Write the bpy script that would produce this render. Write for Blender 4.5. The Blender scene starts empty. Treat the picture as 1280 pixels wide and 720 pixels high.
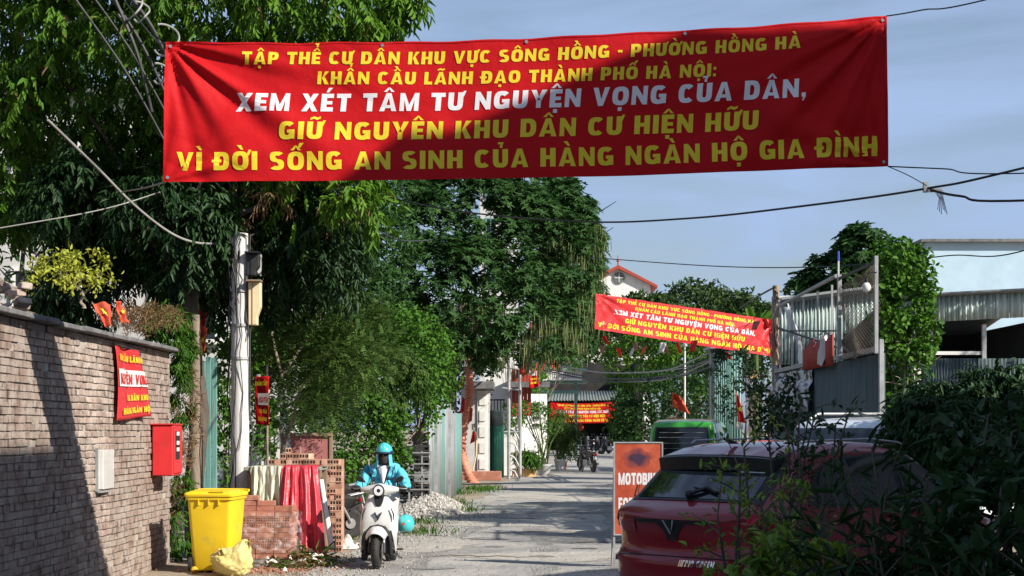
import bpy, bmesh, math, random, unicodedata
import numpy as np
from mathutils import Vector, Matrix, Euler
SC = bpy.context.scene
COL = SC.collection
random.seed(7)
rng = np.random.default_rng(11)
PI = math.pi

# ------------------------------------------------------------------ camera, sky, sun, exposure
F, HOR, EYE = 2106.0, 536.0, 1.7          # focal length in pixels of the 1280 px photo, horizon row, eye height
cam = bpy.data.cameras.new('camera')
cam.sensor_width = 36.0
cam.lens = 36.0 * F / 1280
cam.shift_y = (HOR - 360) / 1280
cam.clip_start, cam.clip_end = 0.1, 3000
co = bpy.data.objects.new('camera', cam)
COL.objects.link(co)
co.location = (0, 0, EYE)
co.rotation_euler = (math.radians(90), 0, 0)
SC.camera = co

SUN_EL = math.radians(33)
SUN_AZ = math.atan2(0.84, -0.54)           # clockwise from +Y: right of and behind the camera
sdir = Vector((math.sin(SUN_AZ) * math.cos(SUN_EL), math.cos(SUN_AZ) * math.cos(SUN_EL), math.sin(SUN_EL)))
W = bpy.data.worlds.new('World')
SC.world = W
W.use_nodes = True
nt = W.node_tree
bg = nt.nodes['Background']
sky = nt.nodes.new('ShaderNodeTexSky')
sky.sky_type = 'NISHITA'
sky.sun_disc = False
sky.sun_elevation = SUN_EL
sky.sun_rotation = SUN_AZ
sky.air_density, sky.dust_density, sky.ozone_density = 1.0, 1.2, 1.0
tc = nt.nodes.new('ShaderNodeTexCoord')
mp = nt.nodes.new('ShaderNodeMapping')
mp.inputs['Scale'].default_value = (2.0, 2.0, 9.0)
mp.inputs['Rotation'].default_value = (0.12, 0.1, 0.3)
nz = nt.nodes.new('ShaderNodeTexNoise')
nz.inputs['Scale'].default_value = 2.6
nz.inputs['Detail'].default_value = 7
nz.inputs['Roughness'].default_value = 0.55
nz.inputs['Distortion'].default_value = 0.5
rp = nt.nodes.new('ShaderNodeValToRGB')
rp.color_ramp.elements[0].position, rp.color_ramp.elements[1].position = 0.36, 0.70
rp.color_ramp.elements[0].color = (0.20, 0.20, 0.20, 1)
rp.color_ramp.elements[1].color = (1.0, 1.0, 1.0, 1)
mx = nt.nodes.new('ShaderNodeMix')
mx.data_type = 'RGBA'
mx.inputs['B'].default_value = (3.7, 5.0, 7.6, 1)
nt.links.new(tc.outputs['Generated'], mp.inputs['Vector'])
nt.links.new(mp.outputs['Vector'], nz.inputs['Vector'])
nt.links.new(nz.outputs['Fac'], rp.inputs['Fac'])
nt.links.new(rp.outputs['Color'], mx.inputs['Factor'])
nt.links.new(sky.outputs['Color'], mx.inputs['A'])
nt.links.new(mx.outputs['Result'], bg.inputs['Color'])
bg.inputs['Strength'].default_value = 0.068

sl = bpy.data.lights.new('sun', 'SUN')
sl.energy = 5.0
sl.angle = math.radians(0.5)
sl.color = (1.0, 0.93, 0.82)
so = bpy.data.objects.new('sun', sl)
COL.objects.link(so)
so.rotation_euler = sdir.to_track_quat('Z', 'Y').to_euler()
vs = SC.view_settings
vs.view_transform, vs.look, vs.exposure, vs.gamma = 'Standard', 'None', 0.68, 1.0

# ------------------------------------------------------------------ helpers
def P(x, y, d):                             # photo pixel at depth d -> point
    return Vector(((x - 640) * d / F, d, EYE + (HOR - y) * d / F))
def G(x, y):                                # photo pixel on the ground
    d = EYE * F / (y - HOR)
    return Vector(((x - 640) * d / F, d, 0))

class MB:
    def __init__(s): s.v = []; s.f = []; s.mi = []; s.m = 0
    def add(s, vs_, fs):
        b = len(s.v); s.v += [tuple(p) for p in vs_]
        for f in fs: s.f.append(tuple(i + b for i in f)); s.mi.append(s.m)
        return s
    def box(s, c, size, rot=None, taper=1.0):
        hx, hy, hz = size[0] / 2, size[1] / 2, size[2] / 2
        vs_ = [Vector((sx * hx * (taper if sz > 0 else 1), sy * hy * (taper if sz > 0 else 1), sz * hz)) for sz in (-1, 1) for sy in (-1, 1) for sx in (-1, 1)]
        R = Euler(rot).to_matrix() if rot else Matrix.Identity(3)
        c = Vector(c)
        return s.add([c + R @ p for p in vs_], [(0, 2, 3, 1), (4, 5, 7, 6), (0, 1, 5, 4), (2, 6, 7, 3), (0, 4, 6, 2), (1, 3, 7, 5)])
    def tube(s, pts, r, n=8, cap=True):
        pts = [Vector(p) for p in pts]
        k = len(pts)
        rs = list(r) if hasattr(r, '__len__') else [r] * k
        ring = []; up = None
        for i in range(k):
            t = (pts[min(i + 1, k - 1)] - pts[max(i - 1, 0)]).normalized()
            if up is None:
                up = Vector((0, 0, 1)) if abs(t.z) < 0.9 else Vector((1, 0, 0))
            a = t.cross(up)
            if a.length < 1e-5: a = t.orthogonal()
            a.normalize(); b = a.cross(t).normalized(); up = b
            ring.append([pts[i] + (a * math.cos(q) + b * math.sin(q)) * rs[i] for q in [2 * PI * j / n for j in range(n)]])
        fs = [(i * n + j, i * n + (j + 1) % n, (i + 1) * n + (j + 1) % n, (i + 1) * n + j) for i in range(k - 1) for j in range(n)]
        if cap: fs += [tuple(range(n - 1, -1, -1)), tuple((k - 1) * n + j for j in range(n))]
        return s.add([p for q in ring for p in q], fs)
    def cyl(s, p0, p1, r0, r1=None, n=14): return s.tube([p0, p1], [r0, r0 if r1 is None else r1], n)
    def lathe(s, c, prof, n=20, axis='z'):
        vs_ = []
        for (r, h) in prof:
            for j in range(n):
                q = 2 * PI * j / n
                p = (r * math.cos(q), r * math.sin(q), h)
                if axis == 'y': p = (p[0], p[2], p[1])
                if axis == 'x': p = (p[2], p[0], p[1])
                vs_.append(Vector(c) + Vector(p))
        k = len(prof)
        return s.add(vs_, [(i * n + j, i * n + (j + 1) % n, (i + 1) * n + (j + 1) % n, (i + 1) * n + j) for i in range(k - 1) for j in range(n)] + [tuple(range(n - 1, -1, -1)), tuple((k - 1) * n + j for j in range(n))])
    def sphere(s, c, r, nu=16, nv=10, z0=-1.0):
        r = (r, r, r) if not hasattr(r, '__len__') else r
        prof = []
        a0 = math.asin(max(-1, z0))
        vs_ = []
        for i in range(nv + 1):
            a = a0 + (PI / 2 - a0) * i / nv
            for j in range(nu):
                q = 2 * PI * j / nu
                vs_.append((c[0] + r[0] * math.cos(a) * math.cos(q), c[1] + r[1] * math.cos(a) * math.sin(q), c[2] + r[2] * math.sin(a)))
        return s.add(vs_, [(i * nu + j, i * nu + (j + 1) % nu, (i + 1) * nu + (j + 1) % nu, (i + 1) * nu + j) for i in range(nv) for j in range(nu)])
    def grid(s, fn, nu, nv):
        vs_ = [fn(i / nu, j / nv) for j in range(nv + 1) for i in range(nu + 1)]
        return s.add(vs_, [(j * (nu + 1) + i, j * (nu + 1) + i + 1, (j + 1) * (nu + 1) + i + 1, (j + 1) * (nu + 1) + i) for j in range(nv) for i in range(nu)])
    def prism(s, poly, d0, d1):              # poly: list of Vector; extruded by vectors d0 -> d1
        n = len(poly); a = [Vector(p) + Vector(d0) for p in poly]; b = [Vector(p) + Vector(d1) for p in poly]
        return s.add(a + b, [tuple(range(n - 1, -1, -1)), tuple(range(n, 2 * n))] + [(i, (i + 1) % n, n + (i + 1) % n, n + i) for i in range(n)])

def wm(o):
    m = o.matrix_basis.copy()
    return wm(o.parent) @ o.matrix_parent_inverse @ m if o.parent else m
def link(o, parent=None, world=True):
    COL.objects.link(o)
    if parent:
        o.parent = parent
        if world: o.matrix_parent_inverse = wm(parent).inverted()
    return o
def obj(name, mb, mat, parent=None, world=True, smooth=40, bevel=0, thick=0, kind=None, label=None, seg=1):
    me = bpy.data.meshes.new(name)
    me.from_pydata([tuple(v) for v in mb.v], [], mb.f)
    for m in (mat if isinstance(mat, (list, tuple)) else [mat]): me.materials.append(m)
    if isinstance(mat, (list, tuple)): me.polygons.foreach_set('material_index', mb.mi)
    if smooth:
        me.shade_smooth(); me.set_sharp_from_angle(angle=math.radians(smooth))
    me.update()
    o = bpy.data.objects.new(name, me)
    link(o, parent, world)
    if thick:
        q = o.modifiers.new('thick', 'SOLIDIFY'); q.thickness = thick; q.offset = 0
    if bevel:
        q = o.modifiers.new('bevel', 'BEVEL'); q.width = bevel; q.segments = seg; q.limit_method = 'ANGLE'; q.angle_limit = math.radians(35)
    if kind: o['kind'] = kind
    if label: o['label'] = label
    return o
def thing(name, loc, label, cat, group=None, rz=0):
    o = bpy.data.objects.new(name, None)
    o.empty_display_size = 0.2
    COL.objects.link(o)
    o.location = loc; o.rotation_euler = (0, 0, rz)
    return tag(o, label, cat, group)
def tag(o, label, cat, group=None):
    o['label'] = label; o['category'] = cat
    if group: o['group'] = group
    return o
def dup(root, loc, rz=0, label=None, scale=None):
    def cp(o, par):
        c = o.copy(); COL.objects.link(c)
        if par: c.parent = par
        for ch in list(kids.get(o.name, [])): cp(ch, c)
        return c
    kids = {}
    stack = [root]
    while stack:
        o = stack.pop(); kids[o.name] = list(o.children); stack += kids[o.name]
    c = cp(root, None)
    c.location = loc; c.rotation_euler = (0, 0, rz)
    if scale: c.scale = scale
    if label: c['label'] = label
    return c
def inst(src, parent, loc, rot=(0, 0, 0), scale=None, name=None):   # copy of one mesh object (shared data)
    c = src.copy(); COL.objects.link(c)
    if name: c.name = name
    c.parent = parent
    if parent: c.matrix_parent_inverse = wm(parent).inverted()
    c.location = loc; c.rotation_euler = rot
    if scale is not None: c.scale = scale
    return c

# ------------------------------------------------------------------ materials
MATS = {}
def mat(name, c1, c2=None, scale=6.0, rough=0.75, bump=0.0, bscale=None, metal=0.0, spec=0.35, stretch=None, lo=0.35, hi=0.65, c3=None, s3=1.0, t3=(0.55, 0.7), rnd=0.0, coat=0.0, transl=0.0, attr=None, detail=6, world=False):
    m = bpy.data.materials.new(name); m.use_nodes = True
    n = m.node_tree; b = n.nodes['Principled BSDF']; L = n.links
    b.inputs['Roughness'].default_value = rough; b.inputs['Metallic'].default_value = metal
    b.inputs['Specular IOR Level'].default_value = spec
    b.inputs['Coat Weight'].default_value = coat
    b.inputs['Coat Roughness'].default_value = 0.04
    t = n.nodes.new('ShaderNodeTexCoord'); mpn = n.nodes.new('ShaderNodeMapping')
    if world: gm = n.nodes.new('ShaderNodeNewGeometry'); L.new(gm.outputs['Position'], mpn.inputs['Vector'])
    else: L.new(t.outputs['Object'], mpn.inputs['Vector'])
    if stretch: mpn.inputs['Scale'].default_value = stretch
    col = None
    def noise(sc, lo_, hi_, det=detail):
        z = n.nodes.new('ShaderNodeTexNoise'); z.inputs['Scale'].default_value = sc; z.inputs['Detail'].default_value = det; z.inputs['Roughness'].default_value = 0.6
        L.new(mpn.outputs['Vector'], z.inputs['Vector'])
        r = n.nodes.new('ShaderNodeMapRange'); r.inputs['From Min'].default_value = lo_; r.inputs['From Max'].default_value = hi_
        L.new(z.outputs['Fac'], r.inputs['Value'])
        return r.outputs['Result']
    def mixc(fac, a, bb):
        q = n.nodes.new('ShaderNodeMix'); q.data_type = 'RGBA'
        if isinstance(fac, float): q.inputs['Factor'].default_value = fac
        else: L.new(fac, q.inputs['Factor'])
        for k, w in (('A', a), ('B', bb)):
            if isinstance(w, tuple): q.inputs[k].default_value = (*w, 1)
            else: L.new(w, q.inputs[k])
        return q.outputs['Result']
    col = tuple(c1)
    if c2 is not None:
        if attr:
            an = n.nodes.new('ShaderNodeAttribute'); an.attribute_name = attr
            col = mixc(an.outputs['Fac'], tuple(c1), tuple(c2))
        else:
            col = mixc(noise(scale, lo, hi), tuple(c1), tuple(c2))
    if c3 is not None:
        col = mixc(noise(s3, *t3), col, tuple(c3))
    if rnd:
        oi = n.nodes.new('ShaderNodeObjectInfo'); hs = n.nodes.new('ShaderNodeHueSaturation')
        r = n.nodes.new('ShaderNodeMapRange'); r.inputs['To Min'].default_value = 1 - rnd; r.inputs['To Max'].default_value = 1 + rnd
        L.new(oi.outputs['Random'], r.inputs['Value']); L.new(r.outputs['Result'], hs.inputs['Value'])
        if isinstance(col, tuple): hs.inputs['Color'].default_value = (*col, 1)
        else: L.new(col, hs.inputs['Color'])
        col = hs.outputs['Color']
    if isinstance(col, tuple): b.inputs['Base Color'].default_value = (*col, 1)
    else: L.new(col, b.inputs['Base Color'])
    if bump:
        bn = n.nodes.new('ShaderNodeBump'); bn.inputs['Strength'].default_value = 1.0; bn.inputs['Distance'].default_value = bump
        z = n.nodes.new('ShaderNodeTexNoise'); z.inputs['Scale'].default_value = bscale or scale * 3; z.inputs['Detail'].default_value = 5
        L.new(mpn.outputs['Vector'], z.inputs['Vector']); L.new(z.outputs['Fac'], bn.inputs['Height']); L.new(bn.outputs['Normal'], b.inputs['Normal'])
    if transl:
        tr = n.nodes.new('ShaderNodeBsdfTranslucent'); ms = n.nodes.new('ShaderNodeMixShader'); ms.inputs['Fac'].default_value = transl
        if isinstance(col, tuple): tr.inputs['Color'].default_value = (*col, 1)
        else: L.new(col, tr.inputs['Color'])
        L.new(b.outputs['BSDF'], ms.inputs[1]); L.new(tr.outputs['BSDF'], ms.inputs[2])
        L.new(ms.outputs['Shader'], n.nodes['Material Output'].inputs['Surface'])
    MATS[name] = m
    return m
M = {}
def mk(k, *a, **kw): M[k] = mat(k, *a, **kw)
mk('road', (0.35, 0.335, 0.31), (0.22, 0.215, 0.205), scale=0.9, rough=0.92, bump=0.035, bscale=9, c3=(0.40, 0.37, 0.33), s3=0.5, t3=(0.5, 0.68), detail=12)
mk('dirt', (0.22, 0.17, 0.12), (0.32, 0.27, 0.21), scale=1.5, rough=0.95, bump=0.03, bscale=12, detail=9)
mk('brickwall', (0.27, 0.185, 0.15), (0.41, 0.355, 0.31), scale=5.0, rough=0.92, bump=0.008, bscale=40, c3=(0.12, 0.09, 0.075), s3=6, t3=(0.53, 0.68), rnd=0.22, world=True)
mk('mortar', (0.40, 0.36, 0.32), (0.26, 0.22, 0.19), scale=2.5, rough=0.95, bump=0.01, bscale=25)
mk('brick', (0.38, 0.16, 0.11), (0.30, 0.125, 0.09), scale=9, rough=0.9, bump=0.003, bscale=60, rnd=0.22, c3=(0.55, 0.32, 0.22), s3=5, t3=(0.5, 0.75), world=True)
mk('brick_pale', (0.46, 0.26, 0.18), (0.38, 0.19, 0.13), scale=9, rough=0.9, bump=0.003, bscale=60, rnd=0.3, world=True, c3=(0.62, 0.46, 0.36), s3=4, t3=(0.5, 0.75))
mk('hole_shade', (0.03, 0.015, 0.01), rough=1.0)  # near-black stands for the shade inside the brick openings
mk('concrete', (0.58, 0.585, 0.58), (0.46, 0.46, 0.455), scale=4, rough=0.85, bump=0.004, bscale=50, stretch=(1, 1, 0.3))
mk('slab', (0.10, 0.10, 0.11), (0.19, 0.185, 0.18), scale=5, rough=0.9, bump=0.008, bscale=30)
mk('plaster', (0.52, 0.52, 0.51), (0.42, 0.42, 0.41), scale=2, rough=0.9, c3=(0.25, 0.24, 0.22), s3=1.2, t3=(0.6, 0.85))
mk('white_plaster', (0.72, 0.72, 0.70), (0.6, 0.6, 0.57), scale=2, rough=0.85, c3=(0.36, 0.34, 0.3), s3=1.4, t3=(0.62, 0.85))
mk('teal', (0.09, 0.22, 0.20), (0.16, 0.32, 0.29), scale=3, rough=0.7, stretch=(3, 3, 0.5), c3=(0.3, 0.25, 0.2), s3=2, t3=(0.6, 0.8), bump=0.002)
mk('teal_metal', (0.10, 0.24, 0.22), (0.20, 0.33, 0.31), scale=2, rough=0.5, stretch=(4, 4, 0.4), metal=0.1)
mk('pale_sheet', (0.50, 0.58, 0.55), (0.34, 0.44, 0.41), scale=2.2, rough=0.5, stretch=(2, 2, 0.5), c3=(0.45, 0.36, 0.28), s3=1.6, t3=(0.6, 0.8))
mk('grey_sheet', (0.30, 0.32, 0.33), (0.20, 0.21, 0.22), scale=2.5, rough=0.5, stretch=(2, 2, 0.5), c3=(0.3, 0.2, 0.14), s3=2.5, t3=(0.6, 0.8))
mk('dark_sheet', (0.055, 0.085, 0.09), (0.10, 0.13, 0.135), scale=2.5, rough=0.6, stretch=(3, 3, 0.5))
mk('red_sheet', (0.42, 0.05, 0.04), (0.30, 0.04, 0.03), scale=4, rough=0.6)
mk('pink_board', (0.42, 0.16, 0.15), (0.32, 0.12, 0.12), scale=4, rough=0.8, c3=(0.5, 0.4, 0.36), s3=3, t3=(0.6, 0.8))
mk('bark', (0.16, 0.12, 0.09), (0.27, 0.22, 0.17), scale=7, rough=0.95, bump=0.03, bscale=12, stretch=(1, 1, 0.35))
mk('bark_shaded', (0.07, 0.055, 0.045), (0.12, 0.10, 0.08), scale=7, rough=0.95, bump=0.03, bscale=12, stretch=(1, 1, 0.35))  # darker copy of the bark, shade put into its colour
mk('twig', (0.20, 0.16, 0.12), (0.28, 0.23, 0.18), scale=9, rough=0.9)
mk('rubber', (0.018, 0.018, 0.019), (0.035, 0.034, 0.032), scale=20, rough=0.75)
mk('black', (0.015, 0.015, 0.016), rough=0.4)
mk('cable', (0.02, 0.02, 0.022), (0.05, 0.05, 0.05), scale=3, rough=0.6)
mk('cable_grey', (0.32, 0.31, 0.30), (0.2, 0.2, 0.19), scale=3, rough=0.6)
mk('steel', (0.42, 0.42, 0.43), (0.3, 0.3, 0.3), scale=8, rough=0.4, metal=0.7)
mk('galv', (0.40, 0.41, 0.42), (0.28, 0.28, 0.28), scale=5, rough=0.55, metal=0.3)
mk('chrome', (0.75, 0.75, 0.76), rough=0.12, metal=1.0)
mk('glass_dark', (0.008, 0.010, 0.013), rough=0.06, spec=0.6, coat=0.3)
mk('white_paint', (0.62, 0.62, 0.61), (0.56, 0.56, 0.55), scale=5, rough=0.22, coat=0.6)
mk('white_cloth', (0.68, 0.67, 0.64), (0.55, 0.54, 0.51), scale=5, rough=0.9)
mk('yellow_bin', (0.80, 0.56, 0.02), (0.72, 0.50, 0.02), scale=4, rough=0.42, c3=(0.42, 0.33, 0.10), s3=5, t3=(0.56, 0.8), bump=0.001, bscale=60)
mk('yellow_bag', (0.76, 0.66, 0.30), (0.68, 0.55, 0.20), scale=7, rough=0.5, bump=0.02, bscale=9, transl=0.25)
mk('red_paint', (0.62, 0.03, 0.035), (0.52, 0.025, 0.03), scale=5, rough=0.45, c3=(0.42, 0.05, 0.04), s3=9, t3=(0.6, 0.8))
mk('banner', (0.56, 0.010, 0.014), (0.48, 0.008, 0.012), scale=1.2, rough=0.6, spec=0.12, transl=0.2, bump=0.02, bscale=3.5)
mk('banner_pink', (0.66, 0.05, 0.055), (0.56, 0.03, 0.035), scale=1.2, rough=0.38, transl=0.2, bump=0.03, bscale=2.2)
mk('letter_yellow', (0.80, 0.63, 0.03), rough=0.6, transl=0.15)
mk('letter_white', (0.78, 0.78, 0.80), rough=0.6, transl=0.15)
mk('flag', (0.66, 0.05, 0.03), (0.55, 0.03, 0.025), scale=5, rough=0.7, transl=0.3)
mk('flag_orange', (0.72, 0.14, 0.06), (0.6, 0.09, 0.05), scale=5, rough=0.7, transl=0.3)
mk('star', (0.80, 0.60, 0.03), rough=0.7)
mk('sign_red', (0.40, 0.07, 0.03), (0.34, 0.05, 0.025), scale=4, rough=0.55, c3=(0.62, 0.16, 0.08), s3=3, t3=(0.5, 0.8))  # base red darkened to hold the shade on the board
mk('ink', (0.03, 0.02, 0.025), rough=0.8)
mk('tarp_red', (0.48, 0.03, 0.05), (0.58, 0.06, 0.08), scale=4, rough=0.35, bump=0.03, bscale=5, c3=(0.66, 0.45, 0.42), s3=3.5, t3=(0.66, 0.8))
mk('cloth_grey', (0.46, 0.50, 0.38), (0.58, 0.58, 0.46), scale=5, rough=0.85, c3=(0.62, 0.4, 0.24), s3=2.5, t3=(0.58, 0.8))
mk('hose', (0.62, 0.25, 0.16), (0.54, 0.2, 0.13), scale=5, rough=0.55)
mk('cream', (0.70, 0.58, 0.36), (0.62, 0.5, 0.3), scale=5, rough=0.5)
mk('crate', (0.025, 0.025, 0.028), (0.05, 0.05, 0.05), scale=6, rough=0.55)
mk('blue_wall', (0.42, 0.56, 0.66), (0.36, 0.5, 0.6), scale=1.5, rough=0.85, c3=(0.3, 0.36, 0.4), s3=0.8, t3=(0.6, 0.85))
mk('roof_red', (0.36, 0.06, 0.04), (0.28, 0.05, 0.035), scale=2, rough=0.8)
mk('roof_dark', (0.09, 0.11, 0.11), (0.16, 0.18, 0.17), scale=2, rough=0.7)
mk('roof_green', (0.10, 0.22, 0.19), (0.16, 0.28, 0.25), scale=2, rough=0.6)
mk('gravel', (0.36, 0.345, 0.32), (0.24, 0.23, 0.21), scale=12, rough=0.95, bump=0.03, bscale=18)
mk('stone', (0.42, 0.40, 0.37), (0.24, 0.225, 0.21), scale=14, rough=0.9, rnd=0.2)
mk('soil', (0.13, 0.085, 0.05), (0.2, 0.14, 0.09), scale=5, rough=0.98, bump=0.05, bscale=8)
mk('wood', (0.30, 0.23, 0.16), (0.22, 0.16, 0.11), scale=4, rough=0.85, stretch=(1, 1, 0.3))
mk('plank', (0.2, 0.19, 0.17), (0.3, 0.28, 0.25), scale=6, rough=0.9)
mk('pot', (0.45, 0.44, 0.42), (0.3, 0.3, 0.3), scale=10, rough=0.6)
mk('pot_orange', (0.70, 0.36, 0.10), (0.72, 0.5, 0.25), scale=6, rough=0.6)
mk('green_net', (0.03, 0.16, 0.12), (0.05, 0.22, 0.17), scale=3, rough=0.7)
mk('dark_in', (0.02, 0.02, 0.022), (0.035, 0.033, 0.03), scale=2, rough=0.95)  # near-black walls stand in for the gloom of shop and sheds
mk('car_red', (0.22, 0.002, 0.012), (0.20, 0.002, 0.011), scale=2, rough=0.4, spec=0.2, coat=0.8, metal=0.0)
mk('road_dark', (0.16, 0.155, 0.15), (0.24, 0.235, 0.225), scale=2.5, rough=0.92, bump=0.04, bscale=10)
mk('road_track', (0.30, 0.29, 0.27), (0.17, 0.165, 0.155), scale=1.4, rough=0.92, bump=0.03, bscale=10, stretch=(3, .6, 1), detail=10)
mk('road_pale', (0.42, 0.39, 0.345), (0.30, 0.285, 0.26), scale=1.6, rough=0.92, bump=0.03, bscale=12)
mk('car_green', (0.03, 0.26, 0.02), rough=0.3, coat=0.8)
mk('car_white', (0.62, 0.66, 0.72), rough=0.3, coat=0.8)
mk('car_dark', (0.05, 0.06, 0.09), rough=0.25, coat=1.0, metal=0.3)
mk('lamp_red', (0.25, 0.005, 0.008), rough=0.1, coat=0.8)
mk('lamp_clear', (0.7, 0.72, 0.75), rough=0.1, coat=0.8)
mk('black_plastic', (0.02, 0.02, 0.022), (0.03, 0.03, 0.03), scale=12, rough=0.55)
mk('jacket', (0.10, 0.50, 0.66), (0.08, 0.43, 0.60), scale=6, rough=0.6, bump=0.035, bscale=12)
mk('navy', (0.012, 0.02, 0.05), rough=0.7)
mk('skin', (0.30, 0.15, 0.09), (0.25, 0.12, 0.075), scale=12, rough=0.55)
mk('shirt', (0.72, 0.72, 0.75), rough=0.8)
mk('trousers', (0.60, 0.55, 0.50), (0.5, 0.46, 0.42), scale=6, rough=0.85, bump=0.01, bscale=8)
mk('helmet', (0.06, 0.46, 0.48), rough=0.2, coat=0.8)
mk('glove', (0.03, 0.022, 0.022), rough=0.8)
mk('plastic_wrap', (0.42, 0.34, 0.36), (0.5, 0.28, 0.24), scale=3, rough=0.15, spec=0.8)
LEAF = dict(attr='rnd', rough=0.55, spec=0.16, transl=0.28)
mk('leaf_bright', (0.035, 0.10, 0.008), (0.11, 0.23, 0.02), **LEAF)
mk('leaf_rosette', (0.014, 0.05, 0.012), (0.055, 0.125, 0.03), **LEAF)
mk('leaf_shaded', (0.010, 0.035, 0.010), (0.03, 0.075, 0.02), attr='rnd', rough=0.5, spec=0.25, transl=0.2)  # greens darkened to stand in for shade inside crowns and shrubs
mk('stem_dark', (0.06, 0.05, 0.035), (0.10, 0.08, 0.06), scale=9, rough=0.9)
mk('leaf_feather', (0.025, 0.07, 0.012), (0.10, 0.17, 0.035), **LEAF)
mk('leaf_vine', (0.025, 0.085, 0.008), (0.085, 0.20, 0.02), **LEAF)
mk('leaf_far', (0.022, 0.055, 0.014), (0.065, 0.11, 0.03), **LEAF)
mk('leaf_shrub', (0.04, 0.12, 0.015), (0.22, 0.32, 0.03), attr='rnd', rough=0.45, spec=0.3, transl=0.3)
mk('leaf_yellow', (0.26, 0.30, 0.03), (0.40, 0.42, 0.06), **LEAF)
mk('leaf_dry', (0.18, 0.10, 0.05), (0.36, 0.24, 0.13), **LEAF)
mk('leaf_pod', (0.10, 0.15, 0.05), (0.22, 0.24, 0.10), **LEAF)
mk('petal', (0.60, 0.05, 0.10), (0.5, 0.03, 0.07), attr='rnd', rough=0.6, transl=0.3)
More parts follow.
